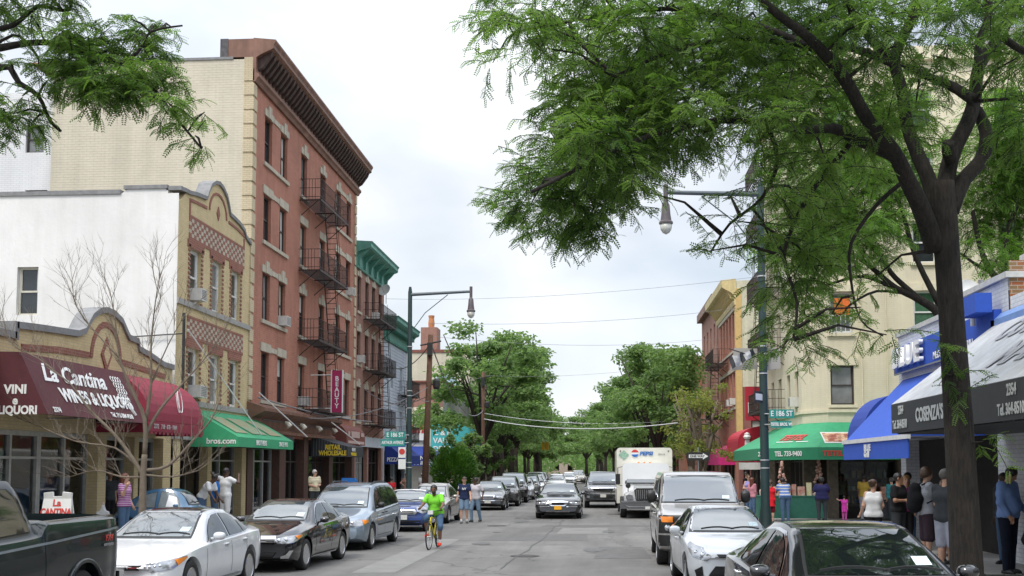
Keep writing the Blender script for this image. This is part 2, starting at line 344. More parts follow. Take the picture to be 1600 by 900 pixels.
for (xa, ya, xb, yb) in ((-5.4, 31, -.9, 31.6), (-2.2, 24, -1.5, 46), (-5, 36.5, 3, 40.5), (-4.6, 44.2, 2.5, 43.6), (-2.0, 46, -2.3, 75)):
    pts = [(xa+(xb-xa)*t/12+rr.uniform(-.12, .12), ya+(yb-ya)*t/12+rr.uniform(-.12, .12)) for t in range(13)]
    for (x1, y1), (x2, y2) in zip(pts, pts[1:]):
        d = Vector((x2-x1, y2-y1)).normalized()*.02; b.quad((x1-d.y, y1+d.x, .007), (x1+d.y, y1-d.x, .007), (x2+d.y, y2-d.x, .007), (x2-d.y, y2+d.x, .007))
tag(b.build('crack_sealing', mat('tar', (.06, .058, .055), .6, var=.1)), kind='structure')
for (x, y) in ((-1.9, 27.6), (-3.9, 41.5), (.6, 52)):
    b = MB(); b.lathe((x, y, 0), [(.36, .006), (.36, .010), (.30, .010), (.29, .006), (.02, .007)], 24); tag(b.build('manhole_cover', mat('cast_iron', (.05, .045, .04), .6, metal=.4, var=.4, scale=12)), '%s round iron manhole cover in the asphalt' % {27: 'nearest', 41: 'middle', 52: 'farthest'}[int(y)], 'manhole cover')
b = MB(); rr = random.Random(8)
for k in range(26):
    x, y = rr.choice((-6.9, -3.4, .2, 2.2))+rr.uniform(-.5, .5), rr.uniform(15, 75); n = 12; w = rr.uniform(.1, .4); l = w*rr.uniform(1, 3)
    b.add([(x+w*math.cos(6.283*i/n)*rr.uniform(.6, 1.1), y+l*math.sin(6.283*i/n)*rr.uniform(.6, 1.1), .009+.0001*k) for i in range(n)], [tuple(range(n))])
tag(b.build('oil_stains', mat('oil_stain', (.075, .072, .068), .5, var=.4, scale=8)), kind='stuff')
# ================================================================ facade kit
def P3(axis, c, out, u, z, d):
    return (c-out*d, u, z) if axis == 'x' else (u, c-out*d, z)
def bx(mb, axis, c, out, u0, u1, z0, z1, d0, d1, mi=0):
    """box on a facade; d measured inwards from the wall plane (negative = projecting)"""
    a, b_ = c-out*d0, c-out*d1; lo, hi = min(a, b_), max(a, b_)
    return mb.box(lo, hi, u0, u1, z0, z1, mi) if axis == 'x' else mb.box(u0, u1, lo, hi, z0, z1, mi)
def wall(mb, axis, c, out, u0, u1, z0, z1, ops=(), depth=.2, mi=0, rmi=None):
    rmi = mi if rmi is None else rmi
    us = sorted({u0, u1, *[v for o in ops for v in o[:2]]}); zs = sorted({z0, z1, *[v for o in ops for v in o[2:4]]})
    us = [u for u in us if u0 <= u <= u1]; zs = [z for z in zs if z0 <= z <= z1]
    P = lambda u, z, d=0: P3(axis, c, out, u, z, d)
    for i in range(len(us)-1):
        for j in range(len(zs)-1):
            uc, zc = (us[i]+us[i+1])/2, (zs[j]+zs[j+1])/2
            if any(o[0] < uc < o[1] and o[2] < zc < o[3] for o in ops): continue
            mb.quad(P(us[i], zs[j]), P(us[i+1], zs[j]), P(us[i+1], zs[j+1]), P(us[i], zs[j+1]), mi)
    for o in ops:
        a, b_, c_, d_ = o[:4]
        for (p, q) in (((a, c_), (b_, c_)), ((b_, c_), (b_, d_)), ((b_, d_), (a, d_)), ((a, d_), (a, c_))):
            mb.quad(P(*p), P(*q), P(q[0], q[1], depth), P(p[0], p[1], depth), rmi)
def window(parent, axis, c, out, o, fm=None, gm=None, style='sash', fw=.06, rail=.5, name='window', label=None):
    u0, u1, z0, z1 = o[:4]; fm = fm or M_WHITE; f = MB(); g = gm or M_GLASS
    d0, d1 = .12, .19
    bx(f, axis, c, out, u0, u0+fw, z0, z1, d0, d1); bx(f, axis, c, out, u1-fw, u1, z0, z1, d0, d1)
    bx(f, axis, c, out, u0+fw, u1-fw, z0, z0+fw, d0, d1); bx(f, axis, c, out, u0+fw, u1-fw, z1-fw, z1, d0, d1)
    if style == 'sash':
        zm = z0+(z1-z0)*rail; bx(f, axis, c, out, u0+fw, u1-fw, zm-.03, zm+.03, d0+.01, d1-.01)
        bx(f, axis, c, out, u0+fw, u0+fw+.03, zm+.03, z1-fw, d0+.02, d1-.01); bx(f, axis, c, out, u1-fw-.03, u1-fw, zm+.03, z1-fw, d0+.02, d1-.01)
    w = f.build(name, fm, parent, label=label)
    p = MB(); P = lambda u, z, d: P3(axis, c, out, u, z, d)
    p.quad(P(u0+fw*.5, z0+fw*.5, .175), P(u1-fw*.5, z0+fw*.5, .175), P(u1-fw*.5, z1-fw*.5, .175), P(u0+fw*.5, z1-fw*.5, .175)); p.build('pane', g, w)
    return w
_rw = random.Random(11); M_BLIND = [mat('blind_%d' % i, c_, .8, var=.15, scale=5) for i, c_ in enumerate(((.36, .33, .27), (.22, .22, .22), (.48, .47, .44)))]
def windows(parent, axis, c, out, ops, fm=None, **k):
    for o in ops:
        w = window(parent, axis, c, out, o, fm, M_GLASSL if _rw.random() < .22 else M_GLASS, **k); q = _rw.random()
        if q < .5:      # a roller blind or curtain drawn to its own height
            f = _rw.choice((.25, .4, .5, .62, .8)); b = MB(); P = lambda u, z: P3(axis, c, out, u, z, .171); zb_ = o[3]-.06-(o[3]-o[2]-.12)*f
            if q < .38: b.quad(P(o[0]+.07, zb_), P(o[1]-.07, zb_), P(o[1]-.07, o[3]-.06), P(o[0]+.07, o[3]-.06))
            else: b.add([P(o[0]+.07, o[2]+.07), P(o[0]+.25, o[2]+.07), P(o[0]+.38, o[3]-.06), P(o[0]+.07, o[3]-.06), P(o[1]-.07, o[2]+.07), P(o[1]-.25, o[2]+.07), P(o[1]-.38, o[3]-.06), P(o[1]-.07, o[3]-.06)], [(0, 1, 2, 3), (4, 5, 6, 7)])
            b.build('blind', M_BLIND[_rw.randrange(3)], w)
M_AC = mat('ac_casing', (.62, .61, .57), .55, var=.1); M_GRILLE = mat('ac_grille', (.25, .25, .25), .6, var=.2)
def ac(parent, axis, c, out, u, z, w=.62):
    b = MB(); bx(b, axis, c, out, u-w/2, u+w/2, z, z+.4, -.32, .12); a = b.build('air_conditioner', M_AC, parent)
    b = MB()
    for k in range(6): bx(b, axis, c, out, u-w/2+.04, u+w/2-.04, z+.05+k*.055, z+.08+k*.055, -.328, -.318)
    b.build('grille', M_GRILLE, a)
def fire_escape(parent, axis, c, out, plats, m=None, depth=.95, rail=.9, ladders=True, dirn=1):
    m = m or M_IRON; fe = MB(); t = .022
    for (u0, u1, z) in plats:   # wall brackets carry the whole escape
        for u in (u0+.1, (u0+u1)/2, u1-.1):
            fe.bar(P3(axis, c, out, u, z-.75, 0), P3(axis, c, out, u, z-.06, -depth*.85), .02)
    fe_o = fe.build('fire_escape', m, parent)
    for (u0, u1, z) in plats:
        b = MB(); n = int(depth/.085)
        for k in range(n): bx(b, axis, c, out, u0, u1, z-.03, z, -.04-k*.085, -.075-k*.085)
        for u in (u0, (u0+u1)/2, u1): bx(b, axis, c, out, u-.03, u+.03, z-.075, z-.03, 0, -depth)
        bx(b, axis, c, out, u0, u1, z-.09, z+.01, -depth, -depth-.03)
        for zz in (z+rail, z+.5, z+.1):
            bx(b, axis, c, out, u0, u1, zz-t/2, zz+t/2, -depth, -depth-t)
            for u in (u0, u1-t): bx(b, axis, c, out, u, u+t, zz-t/2, zz+t/2, 0, -depth)
        k = u0
        while k <= u1+.001: bx(b, axis, c, out, k-.008, k+.008, z, z+rail, -depth-.002, -depth-.018); k += .14
        for q in range(1, int(depth/.14)):
            for u in (u0, u1-t): bx(b, axis, c, out, u+.002, u+.018, z, z+rail, -q*.14, -q*.14-.016)
        b.build('landing', m, fe_o)
    if ladders:
        for (a, b2) in zip(plats, plats[1:]):
            u_lo, u_hi = a[1]-.7, a[1]-2.0
            if dirn < 0: u_lo, u_hi = a[0]+.7, a[0]+2.0
            b = MB(); za, zb = a[2], b2[2]; n = int((zb-za)/.26)
            for d in (-.25, -.75): b.bar(P3(axis, c, out, u_lo, za, d), P3(axis, c, out, u_hi, zb+.7, d), .02)
            for k in range(1, n+1):
                f = k/(n+1.0)*(zb-za)/(zb-za+.7); u = u_lo+(u_hi-u_lo)*f*1.0; z = za+(zb+.7-za)*f
                b.bar(P3(axis, c, out, u, z, -.25), P3(axis, c, out, u, z, -.75), .014)
            for d in (-.22, -.78): b.bar(P3(axis, c, out, u_lo, za+.8, d), P3(axis, c, out, u_hi, zb+1.2, d), .012)
            b.build('ladder', m, fe_o)
    return fe_o
def body(parent, x0, x1, y0, y1, z1, m, ops=None, mats2=None, sides='NESW', z0=0.0, name='wall', depth=.2, roofm=None, parapet=.35):
    """boxy shell: street walls with real openings; ops = {'E': [...], 'S': [...], 'W': [...]} (E faces +x, W faces -x, S faces -y)"""
    ops = ops or {}; mb = MB()
    if 'E' in sides: wall(mb, 'x', x1, 1, y0, y1, z0, z1, ops.get('E', ()), depth)
    if 'W' in sides: wall(mb, 'x', x0, -1, y0, y1, z0, z1, ops.get('W', ()), depth)
    if 'S' in sides: wall(mb, 'y', y0, -1, x0, x1, z0, z1, ops.get('S', ()), depth)
    if 'N' in sides: wall(mb, 'y', y1, 1, x0, x1, z0, z1, ops.get('N', ()), depth)
    o = mb.build(name, m, parent)
    r = MB(); r.box(x0+.02, x1-.02, y0+.02, y1-.02, z1-parapet-.1, z1-parapet); r.build('roof', roofm or M_ROOF, parent)
    return o
M_ROOF = mat('tar_roof', (.10, .10, .10), .9, var=.2)
M_COPING = mat('grey_coping', (.22, .22, .22), .8, var=.2)
B_YEL = brick('yellow_brick', (.68, .54, .30), (.62, .48, .25), (.50, .42, .28), .22, .075)
B_RED = brick('red_brick', (.47, .185, .118), (.40, .15, .097), (.42, .25, .19), .22, .075, stain=.28)
B_BROWN = brick('brown_brick', (.38, .19, .14), (.33, .16, .12), (.31, .20, .16), .22, .075, stain=.28)
B_BEIGE = brick('beige_brick', (.67, .61, .48), (.65, .59, .465), (.60, .54, .42), .3, .1, msize=.006, bump=.8, stain=.16)
B_CREAM = brick('cream_brick', (.76, .69, .51), (.74, .67, .49), (.68, .62, .47), .24, .08, msize=.006, stain=.16)
B_WHITE = brick('white_brick', (.76, .77, .79), (.72, .73, .76), (.52, .54, .58), .24, .085, msize=.008)
B_QUOIN = brick('quoin_brick', (.64, .54, .36), (.60, .50, .33), (.42, .35, .24), .22, .075)
B_MAROON = brick('maroon_brick', (.30, .12, .10), (.26, .10, .085), (.25, .14, .12), .22, .075)
M_STUCCO = mat('white_stucco', (.80, .79, .76), .9, var=.09, scale=.45, bump=.35, bscale=9, streak=.07)
M_REDTRIM = brick('red_trim_brick', (.30, .11, .075), (.25, .09, .065), (.36, .22, .16), .22, .075)
# ================================================================ LEFT SIDE
FX = -13.3
# ---- wine shop (one storey, yellow brick, arched parapet)
wy0, wy1 = 17.0, 33.6
r = thing('wine_shop_building', 'one storey yellow brick shop building with an arched parapet behind the bare tree', 'building', (FX, 25, 0), world=True)
prof = [(17.0, 5.1), (24.2, 5.1), (24.2, 5.34), (25.5, 5.42), (27.2, 5.5), (27.6, 5.62), (27.8, 5.85), (28.0, 6.05), (28.4, 6.25), (28.8, 6.33), (29.3, 6.3), (29.8, 6.15), (30.1, 5.9), (30.3, 5.75), (30.9, 5.72), (31.0, 5.5), (31.8, 5.4), (32.8, 5.22), (33.6, 5.2)]
mb = MB()
mb.prism([(wy0, 3.05)]+prof+[(wy1, 3.05)], 'x', FX-.35, FX)
mb.box(FX-10, FX-.36, wy0, wy0+.3, 0, 4.8); mb.box(FX-10, FX-9.7, wy0+.3, wy1-.01, 0, 4.8)
mb.box(FX-.45, FX, wy0, wy0+.8, 0, 3.05); mb.box(FX-.45, FX, 28.6, 29.1, 0, 3.05); mb.box(FX-.45, FX, 33.0, 33.6, 0, 3.05); mb.box(FX-.45, FX, 30.9, 31.2, 0, 3.05)
mb.build('wall', B_YEL, r)
c = MB()
for (a, b2) in zip(prof, prof[1:]):
    c.prism([(a[0], a[1]), (b2[0], b2[1]), (b2[0], b2[1]+.16), (a[0], a[1]+.16)] if abs(a[0]-b2[0]) > .01 else [(a[0]-.08, a[1]-.02), (a[0]+.08, a[1]-.02), (a[0]+.08, b2[1]+.16), (a[0]-.08, b2[1]+.16)], 'x', FX-.42, FX+.07)
c.build('coping', M_COPING, r)
c = MB()
for (a, b2) in (((24.5, 4.86), (26.2, 4.98)), ((26.2, 4.98), (27.9, 5.02)), ((29.9, 5.02), (31.4, 4.95)), ((31.4, 4.95), (33.0, 4.86))):
    c.prism([a, b2, (b2[0], b2[1]+.16), (a[0], a[1]+.16)], 'x', FX, FX+.025)
for i in range(12):
    w0, w1 = math.pi*i/12, math.pi*(i+1)/12
    q = lambda w, rr_: (28.9+rr_*math.cos(w)*.95, 5.05+rr_*1.05*math.sin(w))
    c.prism([q(w0, .85), q(w0, 1.0), q(w1, 1.0), q(w1, .85)], 'x', FX, FX+.03)
c.prism([(28.9, 4.72), (29.22, 5.2), (28.9, 5.68), (28.58, 5.2)], 'x', FX, FX+.035)
c.build('brick_ornament', M_REDTRIM, r)
c = MB(); c.prism([(28.9, 4.92), (29.1, 5.2), (28.9, 5.48), (28.7, 5.2)], 'x', FX, FX+.045); c.build('brick_ornament', B_YEL, r)
c = MB(); c.box(FX-9.7, FX-.4, wy0+.3, wy1, 4.4, 4.5); c.build('roof', M_ROOF, r)
M_ALU = mat('aluminium_frame', (.42, .42, .40), .4, metal=.4, var=.15)
def storefront(parent, y0, y1, z1, bays, m_frame, axis='x', c=FX, out=1, bulk=.45, rec=.35, m_bulk=None, doors=(), name='shop_window', deep=2.6, goods=True, seed=1, gm=None):
    """glazed shopfront: frame, glass, bulkhead, dim interior with shelves of goods"""
    f = MB(); us = np.linspace(y0, y1, bays+1)
    for u in us: bx(f, axis, c, out, u-.045, u+.045, .15, z1, rec-.05, rec+.07)
    bx(f, axis, c, out, y0, y1, z1-.12, z1-.0, rec-.045, rec+.065)
    bx(f, axis, c, out, y0, y1, bulk+.15-.03, bulk+.15+.05, rec-.045, rec+.065)
    if z1 > 2.8: bx(f, axis, c, out, y0, y1, 2.38, 2.44, rec-.04, rec+.06)
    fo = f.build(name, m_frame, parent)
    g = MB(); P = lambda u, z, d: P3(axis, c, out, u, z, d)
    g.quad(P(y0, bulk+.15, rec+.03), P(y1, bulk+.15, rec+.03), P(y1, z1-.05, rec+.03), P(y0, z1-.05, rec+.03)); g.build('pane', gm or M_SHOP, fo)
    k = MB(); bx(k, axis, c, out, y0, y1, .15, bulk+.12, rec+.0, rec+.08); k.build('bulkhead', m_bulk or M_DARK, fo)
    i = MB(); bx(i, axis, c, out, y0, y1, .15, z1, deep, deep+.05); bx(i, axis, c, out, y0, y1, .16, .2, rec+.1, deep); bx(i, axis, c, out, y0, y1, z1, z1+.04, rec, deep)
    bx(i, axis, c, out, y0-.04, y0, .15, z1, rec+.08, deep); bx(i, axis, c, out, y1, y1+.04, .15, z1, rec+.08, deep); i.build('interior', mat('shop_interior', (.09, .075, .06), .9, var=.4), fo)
    if goods:
        rr = random.Random(seed); g = MB()
        for z in (.75, 1.25, 1.75):
            bx(g, axis, c, out, y0+.1, y1-.1, z-.03, z, rec+.55, rec+.95, 6)
            u = y0+.2
            while u < y1-.25:
                w = rr.uniform(.06, .22); h = rr.uniform(.12, .36); d = rr.uniform(.6, .7)+rec
                if rr.random() < .85:
                    if w < .12: mbp = P(u+w/2, z, d); g.lathe(mbp, [(w/2, 0), (w/2, h*.6), (w*.2, h*.75), (w*.2, h)], 7, 'z', rr.randrange(6))
                    else: bx(g, axis, c, out, u, u+w, z, z+h, d-.05, d+.12, rr.randrange(6))
                u += w+rr.uniform(.02, .18)
        o = g.build('shelf_of_goods', [mat('good_%s' % n, cc, .5, var=.2) for n, cc in (('cream', (.62, .55, .42)), ('red', (.45, .07, .05)), ('green', (.07, .22, .10)), ('amber', (.55, .30, .08)), ('white', (.7, .7, .68)), ('blue', (.08, .16, .40)))]+[mat('shelf_wood', (.20, .13, .07), .6, var=.2)], fo)
        o['kind'] = 'stuff'
    return fo
for k, (a, b2) in enumerate(((17.8, 20.6), (20.6, 23.4), (23.5, 26.0), (26.1, 28.6), (29.1, 30.9), (31.2, 33.0))):
    storefront(r, a, b2, 3.05, 2 if k < 4 else 1, M_ALU, bulk=.35, seed=k+3)
# ---- yellow three-storey building with white side wall
r = thing('yellow_brick_building', 'three storey yellow brick building with a plain white stuccoed side wall', 'building', (FX, 37, 0), world=True)
y0, y1 = 33.8, 41.0
F3 = [(u-.5, u+.5, 7.53, 9.3) for u in (35.35, 37.4, 39.4)]; F2 = [(u-.5, u+.5, 4.35, 6.05) for u in (35.35, 37.4, 39.4)]
mb = MB(); wall(mb, 'x', FX, 1, y0, y1, 3.05, 10.55, F3+F2, .2)
pr = [(33.8, 10.95), (34.4, 11.0), (34.6, 11.0), (35.2, 11.1), (36.2, 11.2), (36.35, 11.45), (36.6, 11.75), (37.0, 11.95), (37.4, 12.02), (37.8, 11.95), (38.2, 11.75), (38.45, 11.45), (38.6, 11.2), (39.6, 11.1), (40.2, 10.95), (40.4, 10.75), (41.0, 10.6)]
mb.prism([(y0, 10.55)]+pr[1:-1]+[(y1, 10.55)], 'x', FX-.35, FX)
for (a, b2) in ((33.8, 34.4), (40.5, 41.0), (36.9, 37.3)): mb.box(FX-.5, FX-.01, a, b2, 0, 3.05)
mb.build('wall', B_YEL, r)
c = MB()
for (a, b2) in zip(pr, pr[1:]): c.prism([a, b2, (b2[0], b2[1]+.13), (a[0], a[1]+.13)], 'x', FX-.42, FX+.07)
c.build('coping', M_COPING, r)
# trims
t = MB(); t2 = MB()
def band(mb, u0, u1, z0, z1, d=.025, mi=0): bx(mb, 'x', FX, 1, u0, u1, z0, z1, -d, 0, mi)
for (zt, zb) in ((10.28, 9.66), (6.98, 6.42)):
    band(t, 34.7, 40.3, zt, zt+.1); band(t, 34.7, 40.3, zb-.1, zb)
    n = 26
    for i in range(n):
        for j in range(5):
            if (i+j) % 2 == 0: w = 5.6/n; band(t, 34.7+i*w, 34.7+(i+1)*w, zb+j*(zt-zb)/5, zb+(j+1)*(zt-zb)/5, .022)
            else: w = 5.6/n; band(t2, 34.7+i*w, 34.7+(i+1)*w, zb+j*(zt-zb)/5, zb+(j+1)*(zt-zb)/5, .018)
band(t, 34.7, 34.8, 10.38, 10.8); band(t, 40.2, 40.3, 10.38, 10.7)
for (a, b2) in (((34.7, 10.8), (35.4, 10.86)), ((35.4, 10.86), (36.3, 10.9)), ((38.5, 10.9), (39.4, 10.86)), ((39.4, 10.86), (40.3, 10.75))): t.prism([a, b2, (b2[0], b2[1]+.1), (a[0], a[1]+.1)], 'x', FX, FX+.027)
for i in range(10):
    w0, w1 = math.pi*i/10, math.pi*(i+1)/10; q = lambda w, rr_: (37.4+rr_*math.cos(w)*1.05, 10.95+rr_*.88*math.sin(w))
    t.prism([q(w0, .78), q(w0, .88), q(w1, .88), q(w1, .78)], 'x', FX, FX+.03)
t.prism([(37.4, 10.75), (37.56, 11.0), (37.4, 11.25), (37.24, 11.0)], 'x', FX, FX+.03)
for fl in (F3, F2):
    for (a, b2, z0, z1) in fl:
        for s_, e in ((a-.16, a-.002), (b2+.002, b2+.16)):
            z = z0
            while z < z1+.05: band(t, s_, e, z, z+.075, .03); z += .15
        band(t, a-.24, b2+.24, z1+.003, z1+.26, .03)
t.build('brick_ornament', M_REDTRIM, r); t2.build('checker_inlay', M_STONE, r)
c = MB(); band(c, y0, y1, 7.34, 7.52, .07); band(c, y0, y1, 4.16, 4.34, .06); band(c, y0, y1, 3.06, 3.3, .05); c.split('stone_band', mat('grey_stone', (.34, .33, .31), .85, var=.15), r)
for o in F3+F2: window(r, 'x', FX, 1, o, M_WHITE, M_GLASSL if o[0] in (F3[1][0],) else M_GLASS, fw=.1)
ac(r, 'x', FX, 1, 35.35, 7.62, .5); ac(r, 'x', FX, 1, 35.5, 4.45, .6)
# side wall + roof, stepping down to the back
s = MB(); sw = (-20.05, -19.05, 8.0-0.02, 9.35)
wall(s, 'y', y0, -1, -34, FX-.001, 0, 10.85, [(-18.55, -17.85, 7.0, 8.55)], .15); s.prism([(-15.2, 10.85), (FX-.36, 10.85), (FX-.36, 11.0), (-15.0, 11.0)], 'y', y0, y0+.3)
s.build('side_wall', M_STUCCO, r)
c = MB(); c.prism([(-34, 10.85), (-15.2, 10.85), (-15.2, 10.99), (-34, 10.97)], 'y', y0-.05, y0+.35); c.prism([(-15.1, 11.0), (FX-.37, 11.0), (FX-.37, 11.12), (-15.1, 11.12)], 'y', y0-.05, y0+.35); c.build('coping', M_COPING, r)
w_ = window(r, 'y', y0, -1, (-18.55, -17.85, 7.0, 8.55), mat('cream_paint', (.60, .57, .48), .6, var=.1), M_GLASS, fw=.07)
c = MB(); c.box(-34, FX-.4, y0+.3, y1, 10.5, 10.6); c.build('roof', M_ROOF, r)
c = MB(); c.box(-21.5, -20.6, 34.6, 35.5, 10.6, 11.15); c.prism([(-21.6, 11.15), (-20.5, 11.15), (-21.0, 11.5)], 'y', 34.5, 35.6); c.build('roof_vent', M_COPING, r)
c = MB(); c.tube([(-13.02, 33.72, 7.0), (-13.0, 33.7, 4.6), (-12.98, 33.72, 4.2), (-13.02, 33.74, 3.0)], .05, 8); c.tube([(-18, 33.7, 6.1), (-15, 33.7, 6.25), (-13.05, 33.7, 6.35)], .02, 5); c.build('drain_pipe', M_BLACK, r)
for k, (a, b2) in enumerate(((34.4, 36.9), (37.3, 40.5))):
    storefront(r, a, b2, 3.05, 2, M_ALU if k else M_DWOOD, seed=k+20, bulk=.5)
# ---- red brick tenement
r = thing('red_brick_tenement', 'five storey red brick tenement with a bracketed brown cornice and black fire escape', 'building', (FX, 50, 0), world=True)
y0, y1 = 41.02, 59.2
cen = (43.1, 45.3, 48.5, 51.9, 55.1, 57.4); lev = ((14.3, 16.16), (11.15, 13.0), (8.0, 9.86), (4.83, 6.72))
ops = [(u-.5, u+.5, a, b2) for (a, b2) in lev for u in cen]
mb = MB(); wall(mb, 'x', FX, 1, y0, y1, 3.4, 18.3, ops, .22); mb.box(FX-9, FX-.3, y0+.1, y1-.01, 18.0, 18.05); mb.build('wall', B_RED, r)
s = MB(); wall(s, 'y', y0, -1, -21.3, FX-.35, 0, 17.9); s.box(-14.6, FX-.98, y0+.004, y0+.4, 17.9, 18.5); s.build('side_wall', B_BEIGE, r)
c = MB(); c.box(-21.35, -14.1, y0-.04, y0+.4, 17.9, 18.0); c.build('coping', M_COPING, r)
c = MB(); c.box(-14.62, FX-1.01, y0-.03, y0+.42, 17.95, 18.72); c.build('parapet_patch', mat('tarred_brick', (.10, .095, .10), .9, var=.4), r)
q = MB(); q2 = MB(); z = 3.6; k = 0
q.box(FX-.36, FX+.002, y0-.015, y0+.30, 3.4, 18.0)
while z < 17.2:
    d = .42 if k % 2 == 0 else .36
    q.box(FX-.35, FX+.05, y0-.05, y0+d, z, z+.46); q2.box(FX-.3, FX+.05, y1-d, y1, z, z+.46); z += .56; k += 1
q.build('quoin', B_QUOIN, r); q2.build('quoin', B_QUOIN, r)
st = MB()
for (a, b2) in lev:
    for grp in ((42.6, 45.8), (54.6, 57.9)): bx(st, 'x', FX, 1, grp[0]-.15, grp[1]+.15, a-.16, a-.01, -.08, 0)
    for u in (48.5, 51.9): bx(st, 'x', FX, 1, u-.62, u+.62, a-.16, a-.01, -.08, 0)
    flat = b2 < 7 or abs(b2-13.0) < .1
    for u in cen:
        if flat: bx(st, 'x', FX, 1, u-.66, u+.66, b2+.02, b2+.36, -.05, 0)
        else:
            bx(st, 'x', FX, 1, u-.6, u-.2, b2+.02, b2+.3, -.05, 0); bx(st, 'x', FX, 1, u+.2, u+.6, b2+.02, b2+.3, -.05, 0); bx(st, 'x', FX, 1, u-.197, u+.197, b2+.02, b2+.5, -.08, 0)
    for (u0, u1) in ((43.77, 44.63), (55.77, 56.73)): bx(st, 'x', FX, 1, u0, u1, b2+.06, b2+.26, -.04, 0)
st.split('stone_trim', M_STONE, r)
windows(r, 'x', FX, 1, ops, M_DWOOD)
for (u, z) in ((45.3, 8.05), (57.4, 11.2), (48.6, 4.9)): ac(r, 'x', FX, 1, u, z, .6)
M_CORN = mat('brown_cornice', (.23, .115, .078), .6, var=.25, scale=2, streak=.3)
c = MB(); pf = [(0, 17.0), (.10, 17.0), (.16, 17.12), (.24, 17.2), (.24, 17.3), (.12, 17.36), (.12, 17.95), (.28, 18.05), (.72, 18.25), (.8, 18.3), (.8, 18.42), (.88, 18.55), (.88, 18.62), (0, 18.72)]
c.prism([(FX+a, b2) for a, b2 in pf], 'y', y0-.05, y1+.15); c.box(FX-1.0, FX-.001, y0-.02, y1, 17.98, 18.7)
co = c.build('cornice', M_CORN, r)
d = MB(); k = y0+.15
while k < y1: d.prism([(FX+.12, 17.5), (FX+.3, 17.6), (FX+.62, 18.04), (FX+.70, 18.26), (FX+.12, 18.2)], 'y', k, k+.2); k += .46
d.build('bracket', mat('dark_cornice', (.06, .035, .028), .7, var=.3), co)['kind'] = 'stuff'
fe = fire_escape(r, 'x', FX, 1, [(47.8, 53.2, 4.72), (47.8, 53.2, 7.78), (47.8, 53.2, 10.9), (47.8, 53.2, 14.05)])
# ground floor: brown shop cornice with lamps, piers, shopfronts
c = MB(); pf = [(0, 3.5), (.35, 3.5), (.35, 3.62), (.2, 3.7), (.2, 4.05), (.6, 4.25), (.7, 4.3), (.7, 4.42), (0, 4.66)]
c.prism([(FX+a, b2) for a, b2 in pf], 'y', y0-.1, 53.6); sc_ = c.build('shop_cornice', M_CORN, r)
d = MB(); d.tube([(FX+.5, y0+.3, 3.98), (FX+.5, 53.2, 3.98)], .025, 6); d.build('lamp_rail', M_BLACK, sc_)
for u in (44.3, 46.6, 49.3, 52.2):
    d = MB(); d.tube([(FX+.5, u, 3.98), (FX+.62, u, 3.92), (FX+.7, u, 3.8)], [.07, .11, .13], 8); d.build('flood_lamp', mat('lamp_ivory', (.55, .50, .40), .5, var=.1), sc_)
p = MB()
for (a, b2) in ((41.02, 41.7), (45.2, 46.1), (49.0, 49.7), (53.6, 54.3), (58.6, 59.2)): p.box(FX-.45, FX+.04, a, b2, 0, 3.5)
p.box(FX-.3, FX+.02, 53.6, y1, 3.2, 3.6); p.split('shop_pier', mat('brown_panel', (.085, .042, .03), .6, var=.25), r)
for k, (a, b2) in enumerate(((41.7, 45.2), (46.1, 49.0), (49.7, 53.6), (54.3, 58.6))):
    storefront(r, a, b2, 3.4 if k < 3 else 3.2, 3, M_DWOOD if k else M_ALU, seed=k+40, bulk=.4)
bk = MB(); bk.box(-21.2, FX-3, y0+.3, y1, 0, 17.6); bk.build('rear_wall', B_BEIGE, r)
# white rear block behind
r = thing('white_rear_block', 'white painted brick block with grey windows far left behind the beige wall', 'building', (-26, 42, 0), world=True)
ow = [(-22.5, -21.75, 14.5, 15.6), (-22.45, -21.55, 11.2, 13.0), (-26.5, -25.6, 11.2, 12.9)]
body(r, -34, -21.4, 41.3, 52, 16.9, brick('white_painted_brick', (.78, .78, .77), (.75, .75, .75), (.62, .62, .62), .24, .08, stain=.12), {'S': ow}); windows(r, 'y', 41.3, -1, ow, M_DWOOD)
# ---- brown brick tenement, green cornice
r = thing('brown_brick_tenement', 'four storey brown brick tenement with a bracketed green cornice and fire escape', 'building', (FX, 63, 0), world=True)
y0, y1 = 59.22, 67.2; cen = (60.15, 62.2, 64.05, 66.0); lev = ((10.75, 12.65), (7.85, 9.6), (4.7, 6.55))
ops = [(u-.45, u+.45, a, b2) for (a, b2) in lev for u in cen]
body(r, -24, FX, y0, y1, 13.6, B_BROWN, {'E': ops+[(59.7, 62.6, .15, 3.3), (63, 66.7, .15, 3.3)]}); windows(r, 'x', FX, 1, ops, M_DWOOD)
st = MB()
for (a, b2) in lev:
    for u in cen: bx(st, 'x', FX, 1, u-.55, u+.55, a-.15, a-.01, -.07, 0); bx(st, 'x', FX, 1, u-.55, u-.2, b2+.02, b2+.28, -.04, 0); bx(st, 'x', FX, 1, u+.2, u+.55, b2+.02, b2+.28, -.04, 0); bx(st, 'x', FX, 1, u-.197, u+.197, b2+.02, b2+.45, -.07, 0)
bx(st, 'x', FX, 1, y0, y1, 3.45, 3.9, -.06, 0); st.split('stone_trim', M_STONE, r)
for (u, z) in ((60.15, 7.9), (64.05, 10.8)): ac(r, 'x', FX, 1, u, z, .55)
M_GREEN = mat('verdigris_paint', (.115, .34, .275), .55, var=.18, scale=2.5, streak=.25)
